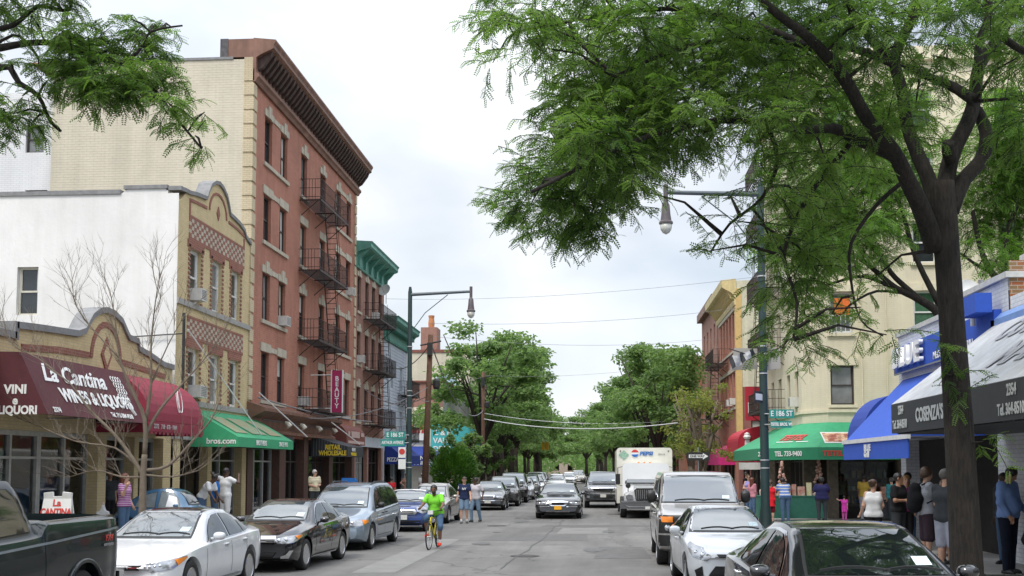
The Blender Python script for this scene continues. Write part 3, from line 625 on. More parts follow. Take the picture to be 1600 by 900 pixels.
def green_cornice(r, y0, y1, zb, zt, proj, n, dent=False):
    c = MB(); h = zt-zb
    pf = [(0, zb), (.12, zb), (.16, zb+.1), (.08, zb+.16), (.08, zb+h*.55), (.2, zb+h*.62), (proj*.9, zb+h*.75), (proj, zb+h*.8), (proj, zb+h*.92), (proj+.08, zt), (0, zt+.06)]
    c.prism([(FX+a, b2) for a, b2 in pf], 'y', y0-.1, y1+.1); co = c.build('cornice', M_GREEN, r)
    if dent:
        d = MB(); k = y0+.1
        while k < y1: d.box(FX+.08, FX+proj*.62, k, k+.09, zb+h*.48, zb+h*.66); k += .22
        d.build('dentil_row', M_GREEN, co)
    for i in range(n):
        u = y0+.1+(y1-y0-.4)*i/(n-1); b_ = MB()
        b_.prism([(FX+.07, zb+.12), (FX+.2, zb+.14), (FX+.26, zb+h*.4), (FX+proj*.55, zb+h*.55), (FX+proj*.85, zb+h*.76), (FX+.07, zb+h*.7)], 'y', u, u+.22); b_.build('bracket', M_GREEN, co)
green_cornice(r, y0, y1, 13.05, 14.45, .85, 6)
fire_escape(r, 'x', FX, 1, [(61.3, 66.2, 4.55), (61.3, 66.2, 7.6), (61.3, 66.2, 10.5)])
storefront(r, 59.7, 62.6, 3.3, 3, M_ALU, seed=60); storefront(r, 63, 66.7, 3.3, 3, M_DWOOD, seed=61)
d = MB(); d.tube([(FX+.05, 65.6, 13.1), (FX+.25, 65.6, 12.6)], .03, 6); d.lathe((0, 0, 0), [(.02, 0), (.3, .06), (.42, .16)], 16)
# ---- pale blue clapboard house
r = thing('blue_clapboard_house', 'pale blue clapboard house with a green dentilled cornice', 'building', (FX, 71, 0), world=True)
y0, y1 = 67.25, 75.4; ops = [(u-.42, u+.42, a, b2) for (a, b2) in ((7.2, 8.75), (4.3, 5.8)) for u in (69.9, 73.2)]
M_CLAP = mat('blue_clapboard', (.48, .53, .60), .7, var=.08, streak=.15)
body(r, -24, FX-.03, y0, y1, 10.8, M_CLAP, {'E': ops+[(67.8, 70.8, .15, 3.2), (71.3, 74.8, .15, 3.2)]})
cb = MB(); z = 3.6
while z < 10.1:
    segs = [(y0, y1)]
    for o in ops:
        if o[2]-.05 < z+.1 < o[3]: segs = [s2 for s_ in segs for s2 in ((s_[0], min(s_[1], o[0])), (max(s_[0], o[1]), s_[1])) if s2[1]-s2[0] > .02 and not (o[0] < (s2[0]+s2[1])/2 < o[1])]
    for (a, b2) in segs: cb.prism([(FX-.029, z), (FX+.02, z), (FX-.005, z+.2), (FX-.029, z+.2)], 'y', a, b2)
    z += .2
cb.build('clapboard', M_CLAP, r); windows(r, 'x', FX-.03, 1, ops, M_WHITE, fw=.1)
green_cornice(r, y0, y1, 10.0, 11.45, .85, 2, dent=True); ac(r, 'x', FX, 1, 69.9, 4.4, .5)
fire_escape(r, 'x', FX, 1, [(72.0, 75.0, 3.9), (72.0, 75.0, 6.9)], M_BLACK)
storefront(r, 67.8, 70.8, 3.2, 2, M_DWOOD, seed=70); storefront(r, 71.3, 74.8, 3.2, 2, M_DWOOD, seed=71)
# ---- grey corner store beyond the gap
r = thing('grey_corner_store', 'two storey pale grey store with tall dark windows beyond the wooden pole', 'building', (FX, 102, 0), world=True)
ops = [(94+i*1.9, 94.9+i*1.9, 3.9, 7.0) for i in range(9)]
body(r, -30, FX+.0, 93, 112, 9.3, mat('pale_grey_render', (.50, .49, .46), .8, var=.12, streak=.25), {'E': ops+[(93.6, 111, .15, 3.3)]}, sides='EN'); windows(r, 'x', FX, 1, ops, M_DWOOD)
s = MB(); wall(s, 'y', 93, -1, -30, FX-.001, 7.2, 9.3); s.build('upper_wall', B_BROWN, r); s = MB(); wall(s, 'y', 93, -1, -30, FX-.001, 4.2, 7.2); s.build('side_wall', B_CREAM, r)
s = MB(); wall(s, 'y', 93, -1, -30, FX-.001, 0, 4.2, [(-20, -16.6, 0, 3.0)], .3); s.build('lower_wall', mat('pale_stone', (.5, .48, .44), .8, var=.15), r)
c = MB(); c.box(-30, FX+.15, 92.85, 93.2, 9.3, 9.45); c.box(FX-.2, FX+.15, 93.2, 112, 9.3, 9.5); c.build('coping', mat('red_coping', (.20, .07, .05), .7, var=.2), r)
text('S P E R A N Z A', .9, 'lettering', mat('faded_red', (.32, .14, .11), .8, var=.2), r, plane_M((FX+.02, 96, 8.2), (0, 1, 0), (0, 0, 1)))
storefront(r, 93.6, 111, 3.3, 6, M_DWOOD, seed=80)
# ---- beige block with mural behind
r = thing('mural_building', 'tall beige building with a faded blue and yellow mural on its side wall', 'building', (-20, 115, 0), world=True)
body(r, -34, -13.4, 113, 128, 13.9, B_BEIGE); 
c = MB(); c.box(-34, -13.2, 112.9, 113.3, 13.9, 14.2); c.build('coping', mat('red_coping', (.2, .07, .05)), r)
c = MB(); c.box(-18.6, -16.9, 113.6, 116, 13.9, 16.6); c.build('stair_tower', B_BROWN, r); c = MB(); c.lathe((-17.6, 114.3, 16.6), [(.3, 0), (.34, .5), (.28, 1.0), (.33, 1.3)], 10); c.build('chimney_pot', mat('terracotta', (.50, .20, .08), .8), r)
c = MB(); c.prism([(-15.9+1.5*math.cos(w*math.pi/8)*(1+.15*math.sin(3*w)), 10.4+1.25*math.sin(w*math.pi/8)*(1+.12*math.cos(2*w))) for w in range(16)], 'y', 112.98, 113.01); c.build('mural', mat('mural_blue', (.22, .42, .62), .8, col2=(.6, .68, .72), scale=1.6), r)
c = MB(); c.prism([(-15.6, 8.1), (-13.6, 7.9), (-13.5, 9.0), (-14.2, 9.4), (-15.5, 9.3)], 'y', 112.96, 112.99); c.build('mural', mat('mural_yellow', (.65, .42, .12), .8, col2=(.7, .6, .35), scale=2), r)
# ---- far row left
def plain_row(side, spec):
    for (ya, yb, h, m, lab, floors) in spec:
        X = (FX if side < 0 else 8.2)+bend((ya+yb)/2); r = thing('row_building', lab, 'building', (X, (ya+yb)/2, 0), world=True)
        n = max(2, int((yb-ya)/2.6)); ops = [(ya+.8+(yb-ya-1.6)*(i+.5)/n-.5, ya+.8+(yb-ya-1.6)*(i+.5)/n+.5, 4.6+f*3.1, 6.3+f*3.1) for i in range(n) for f in range(floors)]
        ed = 'E' if side < 0 else 'W'
        body(r, *( (X-12, X) if side < 0 else (X, X+12)), ya, yb, h, m, {ed: ops+[(ya+.5, yb-.5, .15, 3.2)]}); windows(r, 'x', X, -side, ops, M_WHITE if ya % 2 else M_DWOOD)
        c = MB(); bx(c, 'x', X, -side, ya, yb, h-.5, h+.1, -.4, 0); c.build('cornice', M_CORN if m in (B_RED, B_BROWN) else M_STONE, r)
        storefront(r, ya+.5, yb-.5, 3.2, 3, M_DWOOD, c=X, out=-side, goods=False)
plain_row(-1, [(129, 145, 10.5, B_CREAM, 'cream brick row building behind the trunks of the left street trees', 2), (145, 163, 13.5, B_BROWN, 'brown brick row building far down on the left behind the trees', 3), (163, 190, 11, B_CREAM, 'long pale row building far down on the left', 2), (190, 215, 13, B_RED, 'red brick row building at the far left end of the street', 3)])
# ================================================================ RIGHT SIDE
RX = 8.2
# ---- cream corner apartment building
r = thing('cream_apartment_building', 'tall cream brick corner apartment building with a green awning round its foot', 'building', (RX, 45, 0), world=True)
lev = ((4.65, 6.2), (7.5, 9.15), (10.3, 11.95), (13.1, 14.75), (15.8, 17.3))
sx_ = (9.55, 12.85, 16.2, 19.6, 23.0, 27)
so = [(u-.46, u+.46, a, b2) for (a, b2) in lev for u in sx_]; wo_ = [(u-.42, u+.42, a, b2) for (a, b2) in lev for u in (47.6, 49.6, 51.9)]+[(54-.4, 54+.4, a, b2) for (a, b2) in lev]
mb = MB(); wall(mb, 'y', 45, -1, 8.95, 32, 3.3, 18.9, so, .2); wall(mb, 'x', RX, -1, 46.4, 56.2, 3.3, 18.9, wo_, .2)
mb.quad((RX, 46.4, 3.3), (8.95, 45, 3.3), (8.95, 45, 18.9), (RX, 46.4, 18.9)); mb.box(RX+.2, 32, 56.2, 56.4, 0, 18.9); mb.box(RX+1, 32, 45.5, 56, 18.3, 18.4)
mb.build('wall', B_CREAM, r)
tr = MB(); cr = lambda z0, z1, p: (tr.box(8.95, 32, 45-p, 45, z0, z1), tr.box(RX-p, RX, 46.4, 56.2, z0, z1), tr.add([(RX-p, 46.4, z0), (8.95, 45-p, z0), (8.95, 45, z0), (RX, 46.4, z0), (RX-p, 46.4, z1), (8.95, 45-p, z1), (8.95, 45, z1), (RX, 46.4, z1)], [(0, 1, 5, 4), (4, 5, 6, 7), (0, 3, 2, 1)]))
cr(4.34, 4.46, .08); cr(18.5, 19.05, .25); cr(17.6, 17.75, .08)
for (a, b2) in lev:
    for u in sx_: tr.box(u-.62, u+.62, 44.93, 44.998, b2+.02, b2+.32); tr.box(u-.12, u+.12, 44.9, 44.92, b2+.02, b2+.4); tr.box(u-.56, u+.56, 44.9, 44.998, a-.12, a-.01)
M_CREAMT = mat('cream_trim', (.72, .65, .48), .8, var=.08); tr.split('stone_trim', M_CREAMT, r)
for o in so: window(r, 'y', 45, -1, o, M_DWOOD if o[2] < 7 or o[0] > 14 else M_WHITE, M_GLASSL if o[0] < 10 else mat('greenish_glass', (.06, .14, .08), .15, var=.3) if 12 < o[0] < 13 and 7 < o[2] < 8 else M_GLASS)
windows(r, 'x', RX, -1, wo_, M_DWOOD); ac(r, 'x', RX, -1, 47.6, 4.7, .5); ac(r, 'x', RX, -1, 49.6, 10.4, .5)
pp = MB(); pp.tube([(10.32, 44.95, 3.4), (10.32, 44.95, 18.4)], .03, 6); pp.tube([(11.3, 44.96, 4.5), (11.3, 44.96, 18.4)], .02, 6); pp.build('drain_pipe', M_CREAMT, r)
fire_escape(r, 'x', RX, -1, [(50.6, 55.6, 4.75), (50.6, 55.6, 7.5), (50.6, 55.6, 10.3), (50.6, 55.6, 13.1), (50.6, 55.6, 15.8)])
bb = MB()
for k in range(5): bb.box(9.15+k*.18, 9.17+k*.18, 44.9, 44.92, 7.55, 8.2)
bb.box(9.1, 10.0, 44.88, 44.93, 8.18, 8.22); bb.box(9.1, 10.0, 44.88, 44.93, 7.53, 7.57); bb.build('window_guard', M_WHITE, r)
ob = MB(); ob.box(9.3, 9.9, 44.96, 44.99, 8.2, 8.9); ob.build('orange_curtain', mat('orange_cloth', (.75, .16, .03), .8), r)
pr_ = MB()
for (a, b2) in ((8.95, 9.3), (11.6, 11.8), (15.0, 15.5), (19.3, 19.8)): pr_.box(a, b2, 44.95, 45.4, 0, 3.3)
pr_.box(RX, RX+.5, 46.2, 46.6, 0, 3.3); pr_.box(RX, RX+.4, 51.2, 51.6, 0, 3.3); pr_.box(RX, RX+.4, 55.8, 56.2, 0, 3.3); pr_.split('shop_pier', mat('grey_brown_pier', (.16, .13, .10), .8, var=.3), r)
rp_ = MB(); rp_.box(13.05, 13.3, 44.85, 45.1, 0, 3.3); rp_.build('shop_pier', mat('dark_red_post', (.16, .02, .02), .5), r)
for k, (a, b2, nb) in enumerate(((9.3, 11.6, 2), (11.8, 15.0, 3), (15.5, 19.3, 3))): storefront(r, a, b2, 3.2, nb, M_DWOOD if k != 1 else M_ALU, 'y', 45, -1, seed=90+k, bulk=.5)
storefront(r, 46.6, 51.2, 3.2, 4, M_DWOOD, 'x', RX, -1, seed=95, bulk=.3); storefront(r, 51.6, 55.8, 3.2, 3, M_DWOOD, 'x', RX, -1, seed=96, bulk=.3)
tb = MB(); tb.box(32, 44, 47, 60, 0, 20.5); tb.build('rear_block', B_CREAM, r)
bh = MB(); bh.box(16, 19.5, 47, 50, 18.4, 20.6); bh.build('roof_bulkhead', mat('grey_render', (.3, .3, .3), .8), r)
# ---- brick building with cream cornice
r = thing('red_brick_building', 'narrow red brick building with a cream cornice and a cream painted side wall', 'building', (RX, 74, 0), world=True)
ops = [(69.0+i*1.75, 69.95+i*1.75, a, b2) for (a, b2) in ((9.4, 11.7), (5.9, 8.0)) for i in range(5)]+[(70, 78, .2, 3.2)]
mb = MB(); wall(mb, 'x', RX, -1, 68, 78.5, 0, 13.0, ops, .2); mb.box(RX+.3, RX+12, 78.4, 78.5, 0, 13); mb.build('wall', B_RED, r)
s = MB(); wall(s, 'y', 68, -1, RX+.001, 22, 7.0, 13.5); s.build('side_wall', mat('cream_painted_wall', (.62, .60, .46), .8, var=.08, streak=.2), r)
s = MB(); wall(s, 'y', 68, -1, RX+.001, 22, 0, 7.0, [(9.0, 9.6, 3.4, 5.0), (10.2, 10.8, 3.4, 5.0)], .2); s.build('side_wall', B_MAROON, r); windows(r, 'y', 68, -1, [(9.0, 9.6, 3.4, 5.0), (10.2, 10.8, 3.4, 5.0)], M_DWOOD)
s = MB(); s.box(RX-.06, RX+.3, 67.93, 68.4, 3.2, 13); s.build('painted_quoin', mat('ochre_paint', (.60, .42, .17), .7, var=.1), r)
windows(r, 'x', RX, -1, ops[:10], M_WHITE, fw=.12); st = MB()
for z in (9.2, 5.7): st.box(RX-.08, RX-.001, 68.6, 77.8, z, z+.15)
for z in (11.75, 8.05): st.box(RX-.06, RX-.001, 68.6, 77.8, z, z+.25)
st.split('stone_trim', M_STONE, r)
M_CC = mat('cream_cornice', (.66, .54, .27), .6, var=.12, streak=.2); c = MB(); c.prism([(RX-a, z) for a, z in ((0, 12.0), (.1, 12.0), (.15, 12.2), (.1, 12.5), (.3, 12.75), (.75, 13.0), (.85, 13.1), (.9, 13.5), (0, 13.6))], 'y', 67.9, 78.6); co = c.build('cornice', M_CC, r)
d = MB(); k = 68.1
while k < 78.4: d.prism([(RX-.1, 12.3), (RX-.3, 12.4), (RX-.62, 12.95), (RX-.1, 12.9)], 'y', k, k+.16); k += .5
d.split('bracket', M_CC, co); ac(r, 'x', RX, -1, 69.5, 6.0, .6); ac(r, 'x', RX, -1, 71.2, 6.0, .6)
fire_escape(r, 'x', RX, -1, [(72.5, 78, 5.5), (72.5, 78, 8.9)])
storefront(r, 70, 78, 3.2, 4, M_DWOOD, 'x', RX, -1, goods=False)
# low maroon shop between the two
r = thing('low_brick_shop', 'low dark brick shop squeezed behind the green awning corner', 'building', (RX, 62, 0), world=True)
body(r, RX, 18, 56.6, 67.7, 3.9, B_MAROON, {'W': [(57, 67.2, .15, 3.0)]}); storefront(r, 57, 67.2, 3.0, 4, M_DWOOD, 'x', RX, -1, goods=False)
plain_row(1, [(79, 91, 14.3, B_BROWN, 'brown brick row building right beyond the cream cornice', 3), (91.2, 106, 11.2, B_RED, 'lower red brick row building behind the thin yellowish tree', 2), (106, 124, 10.8, B_BROWN, 'brown brick row building behind the right street trees', 2), (124, 150, 12.5, B_RED, 'red brick row building far down on the right', 3), (150, 185, 11, B_BROWN, 'long brown row building at the far right', 2)])
# fire escapes on the two dark brick fronts
# ---- white brick restaurant
r = thing('white_brick_restaurant', 'low white painted brick restaurant with a brick chimney at its roof edge', 'building', (RX, 27, 0), world=True)
mb = MB(); wall(mb, 'x', RX, -1, 23.0, 31.4, 2.9, 5.75); 
mb.prism([(23.0, 5.75), (23.0, 6.0), (26.6, 5.95), (27.4, 5.75)], 'x', RX, RX+.3)
mb.box(RX+.001, 20, 31.1, 31.4, 0, 5.7); mb.box(RX+.001, 20, 31.399, 31.42, 0, 5.6); mb.box(RX, RX+.5, 22.9, 23.9, 0, 2.9); mb.box(RX, RX+.4, 30.9, 31.4, 0, 2.9)
mb.build('wall', B_WHITE, r)
s = MB(); wall(s, 'y', 22.95, -1, RX+.01, 20, 5.0, 6.35); s.box(RX+.3, 20, 22.951, 23.3, 6.2, 6.35); s.build('side_wall', brick('orange_brick', (.36, .12, .045), (.24, .15, .07), (.42, .38, .32), .24, .08), r)
c = MB(); c.box(RX-.08, RX+.4, 22.88, 27.4, 6.0, 6.12); c.box(RX-.06, RX+.4, 27.4, 31.5, 5.75, 5.87); c.box(RX+.35, 9.6, 22.85, 23.3, 6.35, 6.5); c.box(9.6, 20, 22.9, 23.25, 6.35, 6.42); c.build('coping', mat('pale_coping', (.5, .5, .48), .8, var=.15), r)
c = MB(); c.box(RX+.3, 20, 23.3, 31.1, 5.3, 5.4); c.build('roof', M_ROOF, r)
c = MB(); c.box(RX+.35, RX+.4, 24, 31, 0, 2.9); c.box(RX+.3, RX+.36, 26.9, 27.0, .15, 2.9); c.box(RX+.3, RX+.36, 28.4, 28.5, .15, 2.9); c.build('dark_front', M_DARK, r)
c = MB(); c.tube([(RX-.25, 24.4, 5.2), (RX-.25, 24.4, 5.45), (RX-.1, 24.4, 5.55), (RX+.05, 24.4, 5.5)], .06, 8); c.build('vent_pipe', M_WHITE, r)
# ---- fish market
r = thing('fish_market_building', 'white brick fish market with roller shutters under a charcoal fascia', 'building', (RX, 16, 0), world=True)
mb = MB(); wall(mb, 'x', RX, -1, 6.0, 22.9, 2.95, 5.6); mb.box(RX, RX+.5, 20.2, 22.9, 0, 2.95); mb.box(RX, RX+.5, 14.5, 15.5, 0, 2.95); mb.box(RX+.5, 20, 22.7, 22.9, 0, 5.6); mb.box(RX+.3, 20, 6, 22.7, 5.3, 5.4); mb.build('wall', B_WHITE, r)
c = MB(); z = .15
while z < 2.9: c.prism([(RX+.2, z), (RX+.14, z+.06), (RX+.2, z+.115)], 'y', 15.5, 20.2); c.prism([(RX+.2, z), (RX+.14, z+.06), (RX+.2, z+.115)], 'y', 6, 14.5); z += .12
c.box(RX+.2, RX+.25, 6, 20.2, .15, 2.95); c.build('roller_shutter', mat('grey_shutter', (.24, .25, .26), .5, metal=.3, var=.15), r)
c = MB(); c.box(RX-.5, RX-.02, 18.2, 20.1, 2.55, 2.95); c.build('shutter_box', mat('shutter_box_grey', (.12, .12, .12), .5), r)
c = MB(); c.tube([(RX-.05, 21.4, 1.2), (RX-.05, 21.4, 2.9)], .03, 6); c.box(RX-.12, RX-.01, 21.3, 21.5, 1.9, 2.15); c.lathe((RX-.1, 21.0, 1.6), [(.02, 0), (.09, .05), (.09, .16), (.02, .2)], 8); c.build('electric_conduit', M_STEEL, r)
# ---- satellite dishes
def dish(loc, rad, az, label, m=M_WHITE):
    t_ = thing('satellite_dish', label, 'satellite dish', loc)
    b_ = MB(); b_.M = Matrix.Rotation(az, 4, 'Z') @ Matrix.Translation((0, -.1, .75)) @ Matrix.Rotation(R(65), 4, 'X')
    b_.lathe((0, 0, 0), [(.03, 0), (rad*.5, .03), (rad*.85, .09), (rad, .14), (rad*.98, .15), (rad*.8, .1), (rad*.4, .05)], 20); b_.build('reflector', m, t_, smooth=True, sharp=40)
    b_ = MB(); b_.M = Matrix.Rotation(az, 4, 'Z'); b_.tube([(0, 0, 0), (0, 0, .7), (0, -.08, .76)], .025, 6); b_.tube([(0, -.1, .5), (0, -.55, .95)], .012, 5); b_.cbox((0, -.56, .98), (.07, .1, .07)); b_.build('mast', M_STEEL, t_); return t_
dish((RX+.3, 26.6, 5.45), .33, R(20), 'white satellite dish on the white brick parapet beside the big trunk')
dish((-12.9, 65.8, 12.0), .40, R(-20), 'white satellite dish on the front of the brown tenement')
# ================================================================ awnings and shop signs
M_MAR = mat('maroon_canvas', (.085, .016, .022), .75, var=.12, bump=.15, bscale=120); M_REDC = mat('crimson_canvas', (.24, .018, .040), .7, var=.12)
M_GRC = mat('green_canvas', (.035, .33, .15), .7, var=.10, streak=.12); M_BLUEC = mat('blue_canvas', (.022, .085, .46), .7, var=.10)
M_DBLUE = mat('navy_canvas', (.012, .035, .22), .7, var=.12); M_CHAR = mat('charcoal_canvas', (.035, .038, .042), .6, var=.12)
M_LTGR = mat('white_canvas', (.52, .53, .55), .7, var=.10, streak=.22); M_BRNC = mat('rust_canvas', (.20, .065, .050), .75, var=.15)
T_W = mat('white_lettering', (.78, .78, .76), .5, var=0); T_Y = mat('yellow_lettering', (.85, .62, .03), .5, var=0); T_R = mat('red_lettering', (.55, .05, .04), .5, var=0)
def awning(name, label, axis, c, out, u0, u1, prof, m, ends=True, group=None, m_end=None):
    """prof: list of (projection, z) from the wall outwards along the outside of the canvas"""
    mid = P3(axis, c, out, (u0+u1)/2, 0, 0); t_ = thing(name, label, 'awning', mid, group, world=True)
    n = len(prof); inner = []
    for i, (p, z) in enumerate(prof):
        a = prof[max(i-1, 0)]; b_ = prof[min(i+1, n-1)]; dx, dz = b_[0]-a[0], b_[1]-a[1]; l = math.hypot(dx, dz); inner.append((p+dz/l*.02, z-dx/l*.02))
    poly = [(P3(axis, c, out, 0, 0, -p)[0 if axis == 'x' else 1], z) for p, z in prof+inner[::-1]]
    b_ = MB(); b_.prism(poly, 'y' if axis == 'x' else 'x', u0, u1)
    if ends:
        pts = [(0.0, prof[-1][1])]+[(p, z) for p, z in prof]
        pl = [(P3(axis, c, out, 0, 0, -p)[0 if axis == 'x' else 1], z) for p, z in pts]
        for (a, d) in ((u0-.012, u0-.001), (u1+.001, u1+.012)): b_.prism(pl, 'y' if axis == 'x' else 'x', a, d, 1)
    b_.build('canopy', [m, m_end or m], t_)
    f = MB(); e = prof[-1]
    for u in (u0+.06, (u0+u1)/2, u1-.06): f.bar(P3(axis, c, out, u, e[1]+.03, -.02), P3(axis, c, out, u, e[1]+.03, -e[0]+.04), .015)
    f.build('awning_frame', M_STEEL, t_); return t_
def arc(p, z0, z1, n=9, tail=None): return [(p*math.sin(k*math.pi/2/n), z1+(z0-z1)*math.cos(k*math.pi/2/n)) for k in range(n+1)]+(tail or [])
def E(o, u, z, p, dz=0, dp=0):   # lettering plane on east-facing (left side) canvas; slope given by (dp, dz) from bottom to top
    return plane_M((FX+p, u, z), (0, 1, 0), (-dp, 0, dz or 1))
a = awning('shop_awning', 'dark maroon wine shop awning with white lettering', 'x', FX, 1, 23.1, 28.4, [(0, 4.70), (.75, 4.68), (1.42, 3.33)], M_MAR)
sl = dict(dz=1.35, dp=.67)
text('La Cantina', .62, 'lettering', T_W, a, E(a, 23.6, 4.28, .75+.215, **sl), bold=.014, shear=.35, sx=1.18)
text('WINES & LIQUORS', .46, 'lettering', T_W, a, E(a, 24.1, 3.80, .75+.455, **sl), bold=.018, sx=.98)
text('2374', .17, 'lettering', T_W, a, E(a, 23.4, 3.44, .75+.64, **sl), bold=.006); text('Tel. 718-584-8888', .17, 'lettering', T_W, a, E(a, 26.3, 3.46, .75+.63, **sl), bold=.004)
text('VINI', .27, 'lettering', T_W, a, plane_M((-12.62, 23.08, 3.86), (1, 0, 0), (0, 0, 1)), bold=.01, align='CENTER'); text('e', .25, 'lettering', T_W, a, plane_M((-12.62, 23.08, 3.62), (1, 0, 0), (0, 0, 1)), bold=.01, align='CENTER'); text('LIQUORI', .25, 'lettering', T_W, a, plane_M((-12.56, 23.08, 3.41), (1, 0, 0), (0, 0, 1)), bold=.01, align='CENTER', sx=.9)
g = MB(); rr = random.Random(3)     # bunch of grapes emblem: little rings
for k in range(20):
    row = k//4; u = 27.3+(k % 4)*.14+row*.04-(.04*row if row > 2 else 0); q = .02+.2*0; z = 4.42-row*.15; p = .75+(4.68-z)*.496+.012
    for i in range(8): 
        w0, w1 = i*math.pi/4, (i+1)*math.pi/4; f = lambda w: (FX+p+.01-.067*math.sin(w)*.5, u+.068*math.cos(w), z+.067*math.sin(w))
        g.bar(f(w0), f(w1), .011)
for dx in (0, .1): g.bar((FX+1.22, 27.62+dx, 3.75), (FX+1.34, 27.8+dx*.4, 3.52), .03)
g.build('emblem', T_W, a)
a = awning('shop_awning', 'crimson dome awning with a scalloped valance left of the bare tree trunk', 'x', FX, 1, 28.45, 32.4, arc(1.45, 4.75, 3.42), M_REDC)
b_ = MB(); b_.box(FX+1.43, FX+1.45, 28.45, 32.4, 3.13, 3.41)
for k in range(14): b_.prism([(28.45+k*.282+.02, 3.14), (28.45+k*.282+.26, 3.14), (28.45+k*.282+.2, 3.06), (28.45+k*.282+.08, 3.06)], 'x', FX+1.43, FX+1.45)
b_.box(FX, FX+1.43, 28.44, 28.46, 3.1, 3.41); b_.box(FX, FX+1.43, 32.39, 32.41, 3.1, 3.41); b_.build('valance', M_REDC, a)
text('2372   718 · 670 · 1044', .17, 'lettering', mat('dull_white', (.5, .42, .42), .6, var=0), a, E(a, 28.7, 3.27, 1.465), bold=.003)
g = MB()
for i in range(10):
    w0, w1 = i*math.pi/5, (i+1)*math.pi/5; f = lambda w, s_: (FX+1.24+.12*s_-.18*math.sin(w)*.3+.06, 30.6+.16*math.cos(w)*s_, 4.05+.34*math.sin(w))
    g.bar(f(w0, 1), f(w1, 1), .012); g.bar(f(w0, .5), f(w1, .5), .01)
g.build('emblem', T_W, a)
a = awning('shop_awning', 'green sloping shop awning under the yellow brick building', 'x', FX, 1, 35.2, 41.6, [(0, 4.08), (1.6, 3.16), (1.62, 2.84)], M_GRC)
text('bros.com', .26, 'lettering', T_W, a, plane_M((-12.75, 35.175, 3.02), (1, 0, 0), (0, 0, 1)), bold=.006)
text('BROTHERS', .24, 'lettering', T_W, a, E(a, 37.0, 3.0, 1.635), bold=.006); text('SINCE 1915', .22, 'lettering', T_W, a, E(a, 39.7, 3.0, 1.635), bold=.004)
b_ = MB()
for k, (u, w) in enumerate(((36.1, 1.3), (37.8, 1.7), (39.9, 1.5))):
    f = lambda u_, t_: (FX+.4+.95*t_+.012, u_-.4, 4.08-.92*(.4+.95*t_)/1.6+.02)
    b_.quad(f(u, 1), f(u+w, 1), f(u+w, 0), f(u, 0))
b_.build('painted_picture', mat('faded_picture', (.42, .25, .12), .7, col2=(.15, .35, .22), scale=4), a)
a = awning('shop_awning', 'black striped awning lettered RETAIL WHOLESALE in yellow', 'x', FX, 1, 50.4, 53.8, [(0, 3.62), (1.0, 3.3), (1.68, 3.12), (1.7, 2.66)], M_CHAR)
text('RETAIL', .30, 'lettering', T_Y, a, plane_M((FX+1.02, 50.37, 3.08), (1, 0, 0), (0, 0, 1)), bold=.010, align='CENTER', sx=.8); text('WHOLESALE', .30, 'lettering', T_Y, a, plane_M((FX+1.0, 50.37, 2.81), (1, 0, 0), (0, 0, 1)), bold=.010, align='CENTER', sx=.75)
text('BRUNO', .22, 'lettering', T_W, a, E(a, 51.2, 2.98, 1.715), bold=.006); text('WHOLESALE', .2, 'lettering', T_Y, a, E(a, 51.0, 2.77, 1.715), bold=.006)
b_ = MB()
for k in range(12): b_.box(FX+.1+k*.13, FX+.12+k*.13, 50.372, 50.38, 2.68, 3.6-.3*min(1, k*.13)-.02-.2*max(0, (k*.13-.9)))
b_.build('stripe', mat('grey_stripe', (.14, .14, .15), .6), a)
a = awning('shop_awning', 'rust brown dome awning below the fire escape of the brown tenement', 'x', FX, 1, 54.3, 58.6, arc(.74, 4.35, 3.7, 7, [(.74, 3.3)]), M_BRNC)
b_ = MB()
for (u0, u1, z0, z1) in ((54.6, 55.0, 3.75, 3.95), (55.3, 57.2, 3.66, 3.98), (57.5, 58.3, 3.75, 3.95), (54.6, 58.3, 3.36, 3.5)): b_.box(FX+.745, FX+.76, u0, u1, z0, z1)
b_.build('letter_panel', mat('pink_panel', (.55, .40, .36), .6), a)
a = awning('shop_awning', 'blue awning with PIZZA on its end beside the pale blue house', 'x', FX, 1, 67.9, 75.2, [(0, 3.7), (1.0, 2.9), (1.02, 2.35)], M_DBLUE)
text('PIZZA', .34, 'lettering', T_W, a, plane_M((FX+.5, 67.87, 2.62), (1, 0, 0), (0, 0, 1)), bold=.01, align='CENTER', sx=.8)
a = awning('shop_awning', 'wide blue restaurant awning across the far side of the gap', 'y', 93, -1, -22, -11.2, [(0, 3.9), (1.6, 3.15), (1.62, 2.25)], M_DBLUE)
text('PIZZERIA', .46, 'lettering', T_W, a, plane_M((-13.6, 91.36, 2.9), (1, 0, 0), (0, 0, 1)), bold=.006, align='CENTER'); text('AND RESTAURANT', .42, 'lettering', T_W, a, plane_M((-13.6, 91.36, 2.48), (1, 0, 0), (0, 0, 1)), bold=.004, align='CENTER'); text('PAN', .46, 'lettering', T_W, a, plane_M((-15.5, 91.36, 2.9), (1, 0, 0), (0, 0, 1)), bold=.006)
a = thing('shop_awning', 'tall turquoise box awning on the corner of the grey store', 'awning', (-12.4, 95, 0), world=True)
b_ = MB(); b_.prism([(-14.2, 3.3), (-10.7, 3.3), (-10.8, 4.6), (-11.3, 5.5), (-12, 5.9), (-14.2, 5.9)], 'y', 92.2, 99); b_.build('canopy', mat('turquoise_canvas', (.06, .42, .44), .7), a)
for (s_, z) in (('C & E', 5.0), ('VALUE', 4.35), ('DEPT', 3.65)): text(s_, .62, 'lettering', T_W, a, plane_M((-14.0, 92.18, z), (1, 0, 0), (0, 0, 1)), bold=.015)
s_ = thing('shop_sign', 'white wall sign with a red mark above the blue restaurant awning', 'sign', (-15, 92.8, 4.4), world=True)
b_ = MB(); b_.box(-16.2, -14.7, 92.8, 92.98, 4.4, 6.4); b_.build('board', M_WHITE, s_); b_ = MB()
